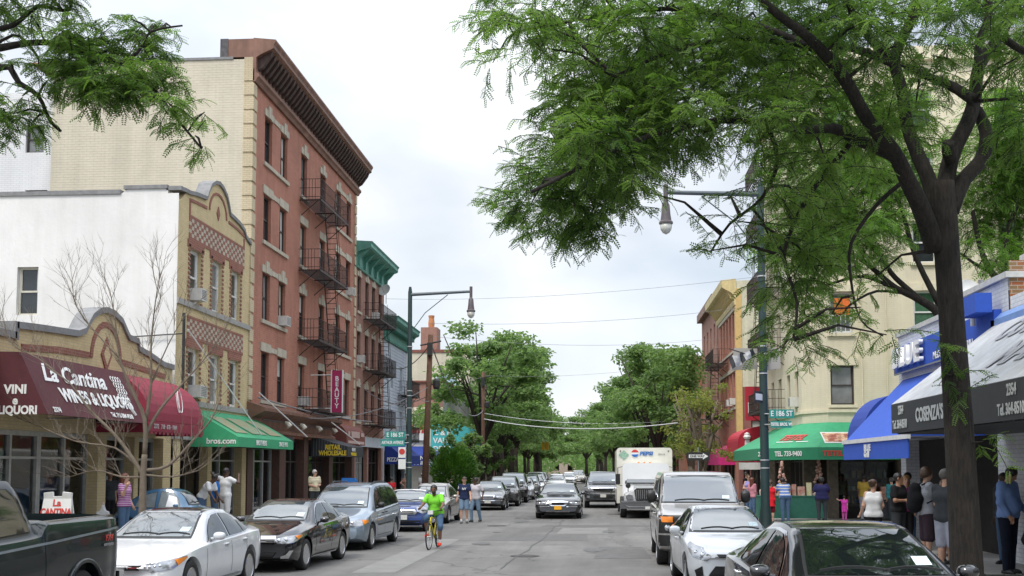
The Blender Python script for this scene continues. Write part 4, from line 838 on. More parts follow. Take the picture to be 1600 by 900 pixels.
for k in range(4): b_.prism([(-16.0+k*.3, 5.0), (-15.8+k*.3, 5.0), (-15.7+k*.3, 6.0), (-15.9+k*.3, 6.0)], 'y', 92.78, 92.8)
b_.build('mark', T_R, s_)
def board(label, x0, x1, y0, y1, z0, z1, m, name='shop_sign'):
    t_ = thing(name, label, 'sign', ((x0+x1)/2, (y0+y1)/2, z0), world=True); b_ = MB(); b_.box(x0, x1, y0, y1, z0, z1); b_.build('board', m, t_); return t_
s_ = board('white and dark banner board lettered GIFTS beside the green awning', FX+.46, FX+.52, 42.4, 45.6, 3.0, 3.42, M_CHAR); text('& GIFTS  2369', .3, 'lettering', T_W, s_, plane_M((FX+.53, 42.6, 3.2), (0, 1, 0), (0, 0, 1)), bold=.005, sx=1.1)
s_ = board('long white fascia board over the shop of the brown tenement', FX+.06, FX+.14, 60.4, 66.6, 3.3, 3.85, mat('pale_blue_board', (.55, .60, .66), .6))
s_ = thing('shop_sign', 'tall magenta BEAUTY blade sign on the fire escape', 'sign', (-11.8, 49, 4.6), world=True)
b_ = MB(); b_.box(-12.02, -11.56, 48.94, 49.06, 4.62, 6.5); b_.build('board', mat('magenta_sign', (.36, .015, .09), .5), s_); b_ = MB(); b_.box(-12.06, -12.021, 48.92, 49.08, 4.6, 6.52); b_.box(-11.559, -11.53, 48.92, 49.08, 4.6, 6.52)
b_.bar((-13, 49, 6.3), (-12.06, 49, 6.3), .02); b_.bar((-13, 49, 4.8), (-12.06, 49, 4.8), .02); b_.build('sign_frame', M_WHITE, s_)
for k, ch in enumerate('BEAUTY'): text(ch, .29, 'lettering', T_W, s_, plane_M((-11.79, 48.93, 6.12-k*.245), (1, 0, 0), (0, 0, 1)), bold=.008, align='CENTER')
s_ = thing('shop_sign', 'small blue blade sign lettered PIZZA in front of the blue awning', 'sign', (-11.9, 67.3, 2.3), world=True); b_ = MB(); b_.box(-12.1, -11.6, 67.25, 67.35, 2.3, 3.6); b_.bar((-13, 67.3, 3.4), (-12.1, 67.3, 3.4), .03); b_.build('board', M_BLUEC, s_)
for k, ch in enumerate('PIZZA'): text(ch, .26, 'lettering', T_W, s_, plane_M((-11.85, 67.24, 3.42-k*.24), (1, 0, 0), (0, 0, 1)), bold=.01, align='CENTER')
# thin white awning rods on the left fronts
for (pa, pb, lab) in (((-12.95, 33.9, 6.5), (-11.75, 37.8, 3.3), 'thin white awning rod running down to the green awning'), ((-12.95, 41.3, 5.0), (-11.9, 44.4, 3.4), 'thin white rod propped against the brown shop cornice'), ((-12.2, 49.7, 4.2), (-11.4, 52.0, 3.25), 'thin grey rod over the black awning')):
    b_ = MB(); b_.bar(pa, pb, .025, n=6); o = b_.build('awning_rod', M_WHITE); tag(o, lab, 'rod')
# ---- right side awnings
def hip_awning():
    t_ = thing('shop_awning', 'large green hipped awning wrapping the cream corner building', 'awning', (8, 43.5, 0), world=True)
    top = [(8.17, 54.0), (8.17, 46.42), (8.96, 44.97), (24, 44.97)]; bot = [(6.3, 54.0), (6.3, 46.0), (8.14, 42.8), (24, 42.8)]; b_ = MB()
    for i in range(3):
        b_.quad((*top[i], 3.95), (*top[i+1], 3.95), (*bot[i+1], 2.93), (*bot[i], 2.93)); b_.quad((*bot[i], 2.93), (*bot[i+1], 2.93), (*bot[i+1], 2.46), (*bot[i], 2.46), 1)
        b_.quad((*top[i], 3.93), (*top[i+1], 3.93), (bot[i+1][0]+.02, bot[i+1][1]+.02, 2.91), (bot[i][0]+.02, bot[i][1]+.02, 2.91))
    b_.add([(*top[0], 3.95), (*bot[0], 2.93), (*bot[0], 2.46), (top[0][0], top[0][1], 2.46)], [(0, 1, 2, 3)])
    b_.build('canopy', [M_GRC, mat('green_fascia', (.022, .22, .105), .7, var=.1)], t_)
    f = MB()
    for (x, y) in ((6.35, 53.5), (6.35, 46.1), (8.2, 42.9), (12, 42.9), (16, 42.9), (20, 42.9)): f.bar((x, y, 2.5), (max(x, 8.2) if y > 45.5 else x, y if y > 45.5 else 45, 2.6), .02)
    f.build('awning_frame', M_STEEL, t_)
    d = Vector((8.14-6.3, 42.8-46.0, 0)).normalized(); nrm = Vector((-.87, -.5, 0))
    P = lambda k, z, o=.012: Vector((6.3, 46.0, z))+d*k+Vector((d.y, -d.x, 0))*o
    text('TEL. 733-9400', .27, 'lettering', T_W, t_, plane_M(P(1.15, 2.69, .02), d, (0, 0, 1)), bold=.006, sx=1.02); text('2372', .25, 'lettering', T_W, t_, plane_M(P(.1, 2.69, .02), d, (0, 0, 1)), bold=.006, sx=.9)
    tb, bb = Vector((8.17, 46.42, 3.95)), Vector((6.3, 46.0, 2.93)); mid_t = Vector((8.56, 45.7, 3.95)); mid_b = Vector((7.22, 44.4, 2.93)); up = mid_t-mid_b
    nn = d.cross(up).normalized(); o = mid_b+up*.38+nn*.02
    text('TEITEL', .62, 'lettering', T_R, t_, plane_M(o-d*1.0, d, up), bold=.02, shear=.25, sx=.8)
    q = MB(); a0 = o-d*1.0-up.normalized()*.36; q.quad(a0, a0+d*1.0, a0+d*1.0+up.normalized()*.05, a0+up.normalized()*.05); q.quad(a0+d*1.2, a0+d*1.9, a0+d*1.9+up.normalized()*.05, a0+d*1.2+up.normalized()*.05); q.build('underline', T_W, t_)
    text('TEITEL', .27, 'lettering', T_R, t_, plane_M((8.3, 42.78, 2.69), (1, 0, 0), (0, 0, 1)), bold=.01, sx=.95)
    text('BROTHERS', .29, 'lettering', T_W, t_, plane_M((9.35, 42.78, 2.69), (1, 0, 0), (0, 0, 1)), bold=.01, shear=.2); text('WHOLESALE', .27, 'lettering', T_W, t_, plane_M((11.0, 42.78, 2.69), (1, 0, 0), (0, 0, 1)), bold=.006, spacing=1.15); text('RETAIL', .27, 'lettering', T_W, t_, plane_M((13.5, 42.78, 2.69), (1, 0, 0), (0, 0, 1)), bold=.006)
    s3 = lambda x, k, o_=.0: (x, 42.8+2.17*k-.01-o_, 2.93+1.02*k+.012+o_)
    q = MB(); q.quad(s3(8.45, .15), s3(9.8, .15), s3(9.8, .58), s3(8.45, .58)); pb = q.build('picture_border', M_WHITE, t_)
    q = MB(); q.quad(s3(8.5, .19, .008), s3(9.75, .19, .008), s3(9.75, .54, .008), s3(8.5, .54, .008)); q.build('painted_picture', mat('food_picture', (.34, .08, .05), .6, col2=(.70, .48, .30), scale=3.5, tight=True), t_)
hip_awning()
a = awning('shop_awning', 'crimson dome awning with a white cook figure beyond the lamp post', 'x', RX, -1, 57.2, 62.2, arc(1.3, 4.25, 3.5, 8, [(1.3, 2.45)]), M_REDC2 := mat('scarlet_canvas', (.42, .015, .035), .65, var=.08))
b_ = MB(); b_.lathe((7.35, 57.17, 3.55), [(.01, 0), (.16, .05), (.2, .15), (.13, .25), (.14, .32), (.01, .38)], 8); b_.prism([(7.2, 2.95), (7.5, 2.95), (7.46, 3.55), (7.24, 3.55)], 'y', 57.15, 57.18); b_.build('emblem', T_W, a)
a = awning('shop_awning', 'small magenta awning beside the crimson one', 'x', RX, -1, 69.5, 77, [(0, 3.6), (1.0, 3.1), (1.02, 2.3)], mat('magenta_canvas', (.55, .02, .18), .65))
board('small blank white banner hung under the crimson awning', 6.9, 8.1, 57.0, 57.08, 2.05, 2.4, M_WHITE, 'banner')
s_ = thing('shop_sign', 'red vertical wall sign behind the lamp post', 'sign', (7.9, 56.6, 4.5), world=True); b_ = MB(); b_.box(7.2, 8.6, 56.45, 56.55, 4.5, 6.2); b_.build('board', M_REDC2, s_); text('D', .7, 'lettering', T_W, s_, plane_M((7.3, 56.43, 5.1), (1, 0, 0), (0, 0, 1)), bold=.03)
# BLUE restaurant
a = awning('shop_awning', 'bright blue sloping awning lettered BLUE on its valance', 'x', RX, -1, 24.6, 31.0, [(0, 4.55), (1.6, 2.86)], M_BLUEC)
b_ = MB(); b_.box(RX-1.66, RX-1.58, 24.55, 31.05, 2.80, 2.90); b_.build('front_bar', mat('bar_white', (.7, .7, .7), .4), a); b_ = MB(); b_.box(RX-1.63, RX-1.60, 24.6, 31.0, 2.38, 2.799); b_.build('valance', M_BLUEC, a)
text('BLUE', .22, 'lettering', T_W, a, plane_M((RX-1.64, 28.6, 2.66), (0, -1, 0), (0, 0, 1)), bold=.008, sx=1.4); text('Grill', .2, 'lettering', T_W, a, plane_M((RX-1.64, 28.6, 2.5), (0, -1, 0), (0, 0, 1)), bold=.012, sx=1.5)
a = awning('shop_awning', 'dark blue dome awning at the corner of the white brick restaurant', 'x', RX, -1, 31.45, 33.2, arc(1.05, 4.2, 2.9, 9, [(1.05, 2.5)]), M_DBLUE2 := mat('royal_navy_canvas', (.012, .045, .30), .7))
s_ = thing('shop_sign', 'blue fascia sign with raised white BLUE letters on white brick', 'sign', (RX-.1, 27.5, 4.6), world=True)
b_ = MB(); b_.box(RX-.16, RX-.003, 23.4, 31.1, 4.72, 5.42); b_.build('board', M_BLUEC, s_); b_ = MB(); b_.box(RX-.2, RX-.162, 23.35, 31.15, 4.68, 4.72); b_.box(RX-.2, RX-.162, 31.1, 31.15, 4.721, 5.42); b_.build('sign_frame', M_STEEL, s_)
text('BLUE', .72, 'lettering', T_W, s_, plane_M((RX-.25, 31.0, 5.07), (0, -1, 0), (0, 0, 1)), bold=.02, extrude=.05, sx=1.65); text('MEDITERRANEAN GRILL', .24, 'lettering', T_W, s_, plane_M((RX-.18, 27.6, 4.87), (0, -1, 0), (0, 0, 1)), bold=.006, sx=1.15)
b_ = MB(); b_.box(RX-.55, RX-.22, 23.3, 24.3, 5.35, 5.75); b_.build('sign_lamp_box', M_BLUEC, s_)
# Fish market awning
a = thing('shop_awning', 'long pale grey awning with a charcoal fascia lettered with phone numbers', 'awning', (6.5, 19.5, 0), world=True)
b_ = MB(); X0 = 5.98; b_.prism([(X0, 3.48), (RX, 5.2), (RX, 5.16), (X0+.03, 3.44)], 'y', 15.9, 23.55); b_.build('canopy', M_LTGR, a)
b_ = MB(); b_.box(X0, X0+.05, 15.9, 23.55, 2.88, 3.47); b_.build('fascia', M_CHAR, a); b_ = MB()
for y in (15.88, 23.56): b_.prism([(X0, 3.47), (RX, 5.15), (RX, 2.88), (X0, 2.88)], 'y', y-.01, y+.01)
b_.build('end_panel', mat('navy_end', (.02, .025, .05), .6), a)
b_ = MB(); b_.prism([(RX-.16, 5.06), (RX-.02, 5.2), (RX-.02, 5.34), (RX-.16, 5.2)], 'y', 15.9, 23.6); b_.build('top_trim', mat('light_blue_trim', (.18, .30, .60), .5), a)
b_ = MB(); b_.box(X0+.1, RX, 15.95, 23.5, 2.86, 2.875); b_.build('soffit', M_CHAR, a)
TG = mat('fascia_lettering', (.55, .56, .55), .5, var=0); F = lambda y, z: plane_M((X0-.012, y, z), (0, -1, 0), (0, 0, 1))
text('2354', .24, 'lettering', TG, a, F(23.0, 3.32), bold=.006, sx=.8); text('Tel. 364-8510', .24, 'lettering', TG, a, F(23.45, 3.04), bold=.006, sx=.8)
text("COSENZA'S FISH", .36, 'lettering', TG, a, F(21.75, 3.16), bold=.012, sx=.92); text('2354', .24, 'lettering', TG, a, F(16.95, 3.32), bold=.006, sx=.8); text('Tel. 364-8510', .24, 'lettering', TG, a, F(17.35, 3.04), bold=.006, sx=.8)
sl_ = Vector((RX-X0, 0, 5.2-3.48)); tp = lambda y, k: Vector((X0, y, 3.48))+sl_*k+Vector((-.01, 0, .014)); GS = mat('shadow_grey_lettering', (.33, .33, .35), .6, var=0)
text("COSENZA'S", .95, 'lettering', GS, a, plane_M(tp(21.6, .72), (0, -1, 0), sl_), bold=.03, sx=.95); text('MARE', 1.0, 'lettering', GS, a, plane_M(tp(19.3, .33), (0, -1, 0), sl_), bold=.03, sx=1.0)
# ================================================================ lamp posts, poles, signs, wires
M_POSTG = mat('dark_green_post', (.018, .040, .040), .5, var=.2, scale=2); M_POSTB = mat('blue_grey_post', (.07, .09, .105), .5, var=.15)
def lamp_post(label, x, y, arm, top=9.15, lean=0.0):
    t_ = thing('street_lamp', label, 'street lamp', (x, y, .15)); z0 = 0
    b_ = MB(); b_.lathe((0, 0, 0), [(.24, 0), (.24, .25), (.17, .4), (.14, .9), (.115, 1.1), (.105, 4), (.085, top), (.05, top+.22)], 12); p = b_.build('post', M_POSTG, t_, smooth=True, sharp=40)
    b_ = MB()
    for z in (2.0, 2.2, 4.4, 4.9, 5.1, 6.9): b_.lathe((0, 0, z), [(.116, 0), (.116, .03)], 12)
    b_.build('steel_band', mat('bright_band', (.6, .6, .6), .4, metal=.5, var=.1), t_)
    b_ = MB(); b_.tube([(0, 0, top-.1), (arm, 0, top-.0)], [.07, .055], 8); b_.tube([(0, 0, top-1.7), (arm*.25, 0, top-.85), (arm*.62, 0, top-.12)], .018, 6); b_.build('arm', M_POSTB, t_)
    b_ = MB(); b_.tube([(arm, 0, top+.2), (arm, 0, top-.25)], .06, 8); b_.lathe((arm, 0, top-.95), [(.18, .12), (.18, .17), (.145, .20), (.12, .36), (.10, .62), (.045, .72)], 14); l = b_.build('lamp_head', mat('lamp_brown', (.10, .085, .09), .5, var=.1), t_, smooth=True, sharp=35)
    b_ = MB(); b_.lathe((arm, 0, top-1.10), [(.02, 0), (.09, .04), (.14, .12), (.16, .26)], 14); b_.build('globe', mat('lamp_glass', (.55, .55, .50), .15, var=.1), l, smooth=True)
    return t_
lp1 = lamp_post('tall dark green street lamp on the right corner with the bell lamp over the road', 4.12, 28.7, -2.42)
lp2 = lamp_post('dark green street lamp on the left pavement beside the leaning wooden pole', -7.75, 44.6, 2.5)
M_SIGNG = mat('street_sign_green', (.02, .26, .22), .45, var=.05)
def name_sign(lamp, label, cx, z, w, h, s_, size, sx=1.0, dy=-.15):
    x, y = lamp.location.x, lamp.location.y; t_ = thing('street_name_sign', label, 'street sign', (x+cx, y+dy, z), world=True)
    b_ = MB(); b_.box(x+cx-w/2, x+cx+w/2, y+dy, y+dy+.02, z-h/2, z+h/2); b_.build('plate', M_SIGNG, t_)
    b_ = MB(); b_.bar((x, y+.02, z), (x, y+dy+.02, z), .02); b_.bar((x, y+dy+.03, z), (x+cx, y+dy+.03, z), .015); b_.build('bracket', M_STEEL, t_)
    text(s_, size, 'lettering', T_W, t_, plane_M((x+cx, y+dy-.006, z), (1, 0, 0), (0, 0, 1)), bold=.004, align='CENTER', sx=sx)
name_sign(lp1, 'green E 186 ST sign on the right corner lamp post', .42, 3.53, .62, .22, 'E 186 ST', .19, .8); name_sign(lp1, 'smaller green honorary sign below E 186 ST on the right lamp post', .40, 3.26, .52, .17, 'TEITEL BROS. W', .11, .66)
name_sign(lp2, 'green E 186 ST sign on the left lamp post', -.55, 3.47, .8, .28, 'E 186 ST', .24, .8); name_sign(lp2, 'longer green sign below E 186 ST on the left lamp post', -.65, 3.16, .98, .28, 'ARTHUR AVENUE', .18, .62)
t_ = thing('street_name_sign', 'black and white sign seen edge on at the right lamp post', 'street sign', (4.0, 28.5, 3.9), world=True); b_ = MB(); b_.M = Matrix.Translation((3.98, 28.45, 3.95)) @ Matrix.Rotation(R(62), 4, 'Z'); b_.box(-.36, .3, -.01, .01, -.14, .14); b_.build('plate', M_BLACK, t_)
b_ = MB(); b_.M = Matrix.Translation((3.98, 28.45, 3.95)) @ Matrix.Rotation(R(62), 4, 'Z'); b_.box(-.3, .24, -.014, -.011, -.08, .08); b_.build('mark', T_W, t_)
t_ = thing('sign_panel', 'pair of blank grey sign backs strapped high on the right lamp post', 'sign', (4.12, 28.85, 4.6), world=True)
for (x0, x1, ang) in ((3.3, 4.0, -12), (4.24, 4.58, 0)): b_ = MB(); b_.M = Matrix.Rotation(0, 4, 'Z'); b_.prism([(x0, 4.66), (x1, 4.7), (x1, 5.22), (x0+(.12 if ang else 0), 5.24)], 'y', 28.84, 28.87); b_.build('panel', mat('sign_back', (.36, .34, .31), .6, var=.05), t_)
t_ = thing('flag', 'crumpled black and white flag hanging from the right lamp post', 'flag', (3.3, 28.6, 4.6), world=True); b_ = MB(); b_.bar((4.05, 28.7, 4.95), (3.25, 28.6, 5.2), .015); b_.build('flag_pole', M_BLACK, t_)
b_ = MB(); n = 8; vs = []; fs = []
for i in range(n):
    for j in range(5): k = i/(n-1); vs.append((3.25+.6*k+.02*j, 28.6+.08*math.sin(i*1.7+j), 5.18-.25*k*0-.2*(1-k)-j*.08*(1-.5*k)+.03*math.sin(i*2)))
for i in range(n-1):
    for j in range(4): fs.append((i*5+j, (i+1)*5+j, (i+1)*5+j+1, i*5+j+1))
b_.add(vs, fs, [0 if (q // 4) % 3 else 1 for q in range(len(fs))]); b_.build('cloth', [M_LTGR, M_CHAR], t_, smooth=True)
t_ = thing('one_way_sign', 'black ONE WAY arrow sign on a steel post by the right kerb', 'road sign', (4.03, 47.2, .15), world=True)
b_ = MB(); b_.bar((4.03, 47.2, .15), (4.03, 47.2, 3.0), .03, n=6); b_.build('post', M_STEEL, t_)
b_ = MB(); b_.box(3.56, 4.50, 47.1, 47.13, 2.46, 2.80); b_.build('plate', M_BLACK, t_); b_ = MB(); b_.prism([(3.64, 2.56), (4.22, 2.56), (4.22, 2.5), (4.44, 2.63), (4.22, 2.76), (4.22, 2.70), (3.64, 2.70)], 'y', 47.09, 47.1); b_.build('arrow', T_W, t_)
text('ONE WAY', .13, 'lettering', M_BLACK, t_, plane_M((3.68, 47.085, 2.63), (1, 0, 0), (0, 0, 1)), bold=.004)
t_ = thing('parking_sign', 'small white and red parking sign plates on the left lamp post', 'road sign', (-7.9, 44.4, 2.2), world=True); b_ = MB(); b_.box(-8.15, -7.85, 44.38, 44.4, 2.55, 2.98); b_.box(-8.15, -7.85, 44.38, 44.4, 2.1, 2.5); b_.build('plate', M_WHITE, t_); b_ = MB(); b_.lathe((-8.0, 44.37, 2.8), [(.09, 0), (.12, 0), (.12, .006), (.09, .006)], 16, 'y'); b_.build('mark', T_R, t_)
M_POLE = mat('creosoted_wood', (.13, .065, .040), .85, var=.3, scale=5, bump=.4, bscale=30, streak=.3)
def wood_pole(label, x, y, h, r0, lx):
    t_ = thing('utility_pole', label, 'utility pole', (x, y, .15)); b_ = MB(); b_.tube([(0, 0, -.2), (lx*.5, 0, h*.5), (lx, 0, h)], [r0, r0*.85, r0*.7], 12); b_.build('pole', M_POLE, t_, smooth=True)
    b_ = MB(); b_.box(lx-.12, lx+.12, -.3, -.12, h-1.0, h-.4); b_.bar((lx-.5, 0, h-.5), (lx+.5, 0, h-.3), .04); b_.bar((lx-.15, 0, h-.7), (lx-.15, 0, h-2.4), .02); b_.bar((lx-.2, 0, h-2.4), (lx+.35, -.1, h-2.35), .03); b_.lathe((lx+.3, -.1, h-2.6), [(.12, 0), (.17, .1), (.17, .4), (.1, .5)], 8); b_.build('fittings', M_BLACK, t_); return t_
wood_pole('leaning brown wooden utility pole right of the left street lamp', -8.35, 52.2, 8.3, .17, .28); wood_pole('second wooden utility pole in front of the left trees', -8.4, 79, 8.8, .15, 0)
b_ = MB(); tl = thing('traffic_light', 'yellow traffic light far down the street over the left kerb', 'traffic light', (-10.5, 128, 0), world=True)
b_.bar((-12, 128, 0), (-12, 128, 5.2), .09, n=8); b_.bar((-12, 128, 5.0), (-6.5, 128, 5.1), .06, n=6); b_.build('mast', M_STEEL, tl); b_ = MB(); b_.box(-6.85, -6.5, 127.7, 128, 4.1, 5.0); b_.box(-6.4, -6.05, 127.9, 128.2, 4.1, 5.0); b_.build('signal_head', mat('signal_yellow', (.65, .38, .02), .5), tl)
M_WIRE = mat('grey_wire', (.20, .20, .21), .6, var=0); M_WIREW = mat('pale_wire', (.5, .5, .5), .6, var=0)
def wire(label, a, c_, sag, r_=.008, m=M_WIRE):
    a, c_ = Vector(a), Vector(c_); b_ = MB(); n = 14; b_.tube([a.lerp(c_, k/n)-Vector((0, 0, sag*4*(k/n)*(1-k/n))) for k in range(n+1)], r_, 4); tag(b_.build('overhead_wire', m), label, 'wire', 'overhead wires')
wire('highest thin wire crossing the street from the tenements to the right', (-13, 66.5, 12.4), (RX, 50, 10.8), .4)
wire('thin wire crossing the sky below the highest one', (-8.1, 52.2, 9.0), (RX, 57, 10.4), .35); wire('lower thin wire from the wooden pole to the right fronts', (-8.1, 52.3, 8.4), (RX, 69, 10.2), .5)
wire('wire from the second wooden pole across the street', (-8.4, 79, 8.7), (RX, 76, 9.6), .5)
wire('pale thick cable sagging across the street before the trees', (-8.4, 79, 5.6), (4.2, 62, 4.6), .5, .03, M_WIREW); wire('second pale cable sagging just above the thick one', (-8.4, 79, 6.0), (4.2, 72, 5.1), .4, .02, M_WIREW)
wire('dark cable running down from the wooden pole to the second one', (-8.1, 52.2, 8.2), (-8.4, 79, 6.2), 1.6, .03); wire('cable from the wooden pole to the brown tenement front', (-8.1, 52.2, 4.9), (-13, 60, 5.4), .5, .02); wire('black service cable along the red tenement over the shops', (-12.9, 41, 4.8), (-12.3, 59, 4.6), .15, .03)
wire('service cable from the wooden pole to the shop front', (-8.1, 52.2, 6.0), (-12.9, 47, 4.3), .5, .02); wire('dark cable from the pole to the blue house', (-8.1, 52.2, 8.0), (-13, 67.3, 8.4), .6, .03)
wire('wire from the left pole to the tenement corner, drooping', (-8.1, 52.2, 5.6), (-13, 59.3, 6.6), .7, .025); wire('thin cable off the white lamp rod to the pole', (-8.1, 52.2, 5.3), (-7.75, 44.6, 5.4), .2, .015)
# sandwich board
t_ = thing('sandwich_board', 'white folding sandwich board lettered CANTINA outside the wine shop', 'sandwich board', (-11.55, 23.0, .39))
for sgn in (-1, 1):
    b_ = MB(); b_.M = Matrix.Translation((0, sgn*.24, 0)) @ Matrix.Rotation(sgn*R(12), 4, 'X'); b_.prism([(-.36, 0), (.36, 0), (.31, 1.12), (.3, 1.28), (.12, 1.3), (.1, 1.2), (-.1, 1.2), (-.12, 1.3), (-.3, 1.28), (-.31, 1.12)], 'y', -.02, .02); b_.build('panel', M_WHITE, t_)
Mx = Matrix.Translation((0, -.24, 0)) @ Matrix.Rotation(-R(12), 4, 'X')
text('La', .2, 'lettering', T_R, t_, Mx @ plane_M((0, -.026, 1.05), (1, 0, 0), (0, 0, 1)), bold=.006, align='CENTER'); text('CANTINA', .19, 'lettering', T_R, t_, Mx @ plane_M((0, -.026, .86), (1, 0, 0), (0, 0, 1)), bold=.008, align='CENTER', sx=.8)
t_ = thing('newspaper_box', 'bright blue newspaper box on the left pavement', 'newspaper box', (-11.0, 48.2, .15)); b_ = MB(); b_.box(-.3, .3, -.25, .25, .5, 1.25); b_.prism([(-.25, 1.25), (.25, 1.25), (.25, 1.42), (-.1, 1.55), (-.25, 1.55)], 'x', -.3, .3); b_.build('cabinet', mat('bright_blue_paint', (.03, .20, .62), .5), t_); b_ = MB(); b_.box(-.25, .25, -.2, .2, 0, .5); b_.build('pedestal', M_BLACK, t_)
b_ = MB(); b_.box(-.24, .24, -.262, -.251, .75, 1.2); b_.build('window', M_GLASSL, t_)
# goods outside the corner store
def table(x, y, w, d, h, label, m, items, seed):
    t_ = thing('goods_table', label, 'table', (x, y, .15)); b_ = MB(); b_.box(-w/2, w/2, -d/2, d/2, h-.04, h); b_.build('table_top', m, t_); b_ = MB(); b_.box(-w/2+.02, w/2-.02, -d/2+.02, -d/2+.05, .1, h-.04); b_.box(-w/2+.02, -w/2+.05, -d/2+.05, d/2-.02, .1, h-.04); b_.box(w/2-.05, w/2-.02, -d/2+.05, d/2-.02, .1, h-.04); b_.build('skirt', m, t_)
    for sx in (-1, 1):
        for sy in (-1, 1): b_ = MB(); b_.box(sx*(w/2-.06)-.025, sx*(w/2-.06)+.025, sy*(d/2-.09)-.025, sy*(d/2-.09)+.025, 0, h-.041); b_.build('leg', M_BLACK, t_)
    rr = random.Random(seed); x_ = -w/2+.12
    while x_ < w/2-.12:
        ww = rr.uniform(.14, .26); hh = rr.uniform(.15, .5); kind = rr.choice(items); lb, mm = kind
        q = MB(); X, Y, Z = x+x_+ww/2, y+rr.uniform(-.1, .1), .15+h
        if 'sack' in lb: q.lathe((X, Y, Z), [(ww*.45, 0), (ww*.55, hh*.25), (ww*.5, hh*.5), (ww*.2, hh*.6)], 9)
        elif 'bottle' in lb: q.lathe((X, Y, Z), [(.05, 0), (.05, .2), (.02, .27), (.02, .34)], 8)
        else: q.box(X-ww/2, X+ww/2, Y-.1, Y+.1, Z, Z+hh)
        global NITEM; NITEM += 1
        tag(q.build(lb.split('|')[1], mm, smooth='sack' in lb, sharp=50), '%s, %s from the left on the %s' % (lb.split('|')[0], ORD[len([k for k in SEEN if k == seed])], label.split(' outside')[0]), lb.split('|')[2], 'goods on the pavement tables'); SEEN.append(seed)
        x_ += ww+rr.uniform(.03, .09)
NITEM = 0; SEEN = []; ORD = ['first', 'second', 'third', 'fourth', 'fifth', 'sixth', 'seventh', 'eighth', 'ninth', 'tenth', 'eleventh', 'twelfth', 'thirteenth', 'fourteenth']
IT = [('stacked white sacks|goods_sack|sack', mat('sack_white', (.66, .62, .55), .8, col2=(.5, .3, .25), scale=9)), ('tall red carton|goods_carton|box', mat('carton_red', (.40, .06, .04), .6, col2=(.6, .5, .4), scale=7)), ('teal tin|goods_tin|tin', mat('tin_teal', (.08, .32, .27), .5, col2=(.4, .5, .4), scale=8)), ('yellow carton|goods_carton|box', mat('carton_yellow', (.62, .50, .16), .6, col2=(.6, .6, .5), scale=9))]
table(7.2, 43.4, 2.6, .8, .95, 'green goods table heaped with cartons outside the corner store', mat('dark_green_cloth', (.02, .12, .08), .7), IT, 5)
table(11.4, 43.7, 1.8, .7, .8, 'dark goods table by the shop door outside the corner store', M_CHAR, IT, 8)
def garland(x, y, z, label):
    rr = random.Random(int(x*10)); t_ = MB()
    t_.bar((x, y, .15), (x, y, z-.9), .02); 
    for k in range(26): w = rr.uniform(0, 6.28); f = k/26; rd = .16*(1-f); t_.lathe((x+rd*math.cos(w), y+rd*math.sin(w), z-.9+f*.9), [(.01, 0), (.06, .03), (.06, .08), (.01, .11)], 6)
    tag(t_.build('garlic_braid', mat('garlic_cream', (.55, .42, .33), .7, col2=(.4, .15, .12), scale=12), smooth=True), label, 'garlic braid', 'garlic braids')
garland(6.95, 43.9, 2.35, 'left hanging braid of garlic over the goods table'); garland(8.35, 43.9, 2.45, 'right taller braid of garlic over the goods table')
# low iron tree guard by the big trunk
b_ = MB(); t_ = thing('tree_guard', 'low black iron guard rail around the big trunk', 'tree guard', (5.25, 15.9, .15), world=True)
for (a0, a1) in (((4.5, 15.0), (6.1, 15.0)), ((6.1, 15.0), (6.1, 16.9)), ((4.5, 16.9), (6.1, 16.9)), ((4.5, 15), (4.5, 16.9))):
    for z in (.35, .62): b_.bar((*a0, z), (*a1, z), .012)
    for k in range(7): q = Vector(a0).lerp(Vector(a1), k/6); b_.bar((q.x, q.y, .15), (q.x, q.y, .64), .01)
b_.build('rail', M_BLACK, t_)
# ================================================================ vehicles
def pchip(pts, q):
    x = np.array([p[0] for p in pts], float); y = np.array([p[1] for p in pts], float); h = np.diff(x); d = np.diff(y)/h; m = np.zeros(len(x))
    for i in range(1, len(x)-1):
        if d[i-1]*d[i] > 0: w1, w2 = 2*h[i]+h[i-1], h[i]+2*h[i-1]; m[i] = (w1+w2)/(w1/d[i-1]+w2/d[i])
    m[0], m[-1] = d[0], d[-1]; q = np.clip(q, x[0], x[-1]); k = np.clip(np.searchsorted(x, q)-1, 0, len(x)-2)
    t = (q-x[k])/h[k]; a = y[k]; b = y[k+1]
    return (2*t**3-3*t**2+1)*a+(t**3-2*t**2+t)*h[k]*m[k]+(-2*t**3+3*t**2)*b+(t**3-t**2)*h[k]*m[k+1]
def paint(name, col, metal=.0, rough=.28):
    return mat('paint_'+name, col, rough, metal=metal, var=.04, scale=2, coat=1.0)
M_TYRE = mat('tyre_rubber', (.018, .018, .018), .8, var=.3); M_RIM = mat('alloy_rim', (.50, .51, .53), .25, metal=.9, var=.05)
M_WELL = mat('wheel_well', (.008, .008, .008), .95, var=.1); M_CG = mat('car_glass', (.05, .065, .07), .03, spec=1.0, var=.25, scale=.9, ior=1.9)
M_CGD = mat('car_side_glass', (.015, .018, .018), .03, spec=1.0, var=.2, ior=1.6)
M_LAMP = mat('headlamp_lens', (.36, .37, .39), .06, spec=1, var=.25, scale=9, metal=.5); M_AMB = mat('amber_lens', (.75, .22, .02), .15, var=.1); M_TAIL = mat('tail_lens', (.35, .01, .01), .15, var=.1)
M_TRIM = mat('black_trim', (.012, .012, .012), .45, var=.1); M_PLATE = mat('licence_plate', (.62, .62, .58), .5, var=.15, scale=20); M_PLATEY = mat('taxi_plate', (.85, .42, .02), .5, var=.15, scale=20)
M_STICK = mat('inspection_sticker', (.60, .72, .74), .5, var=.3, scale=30)
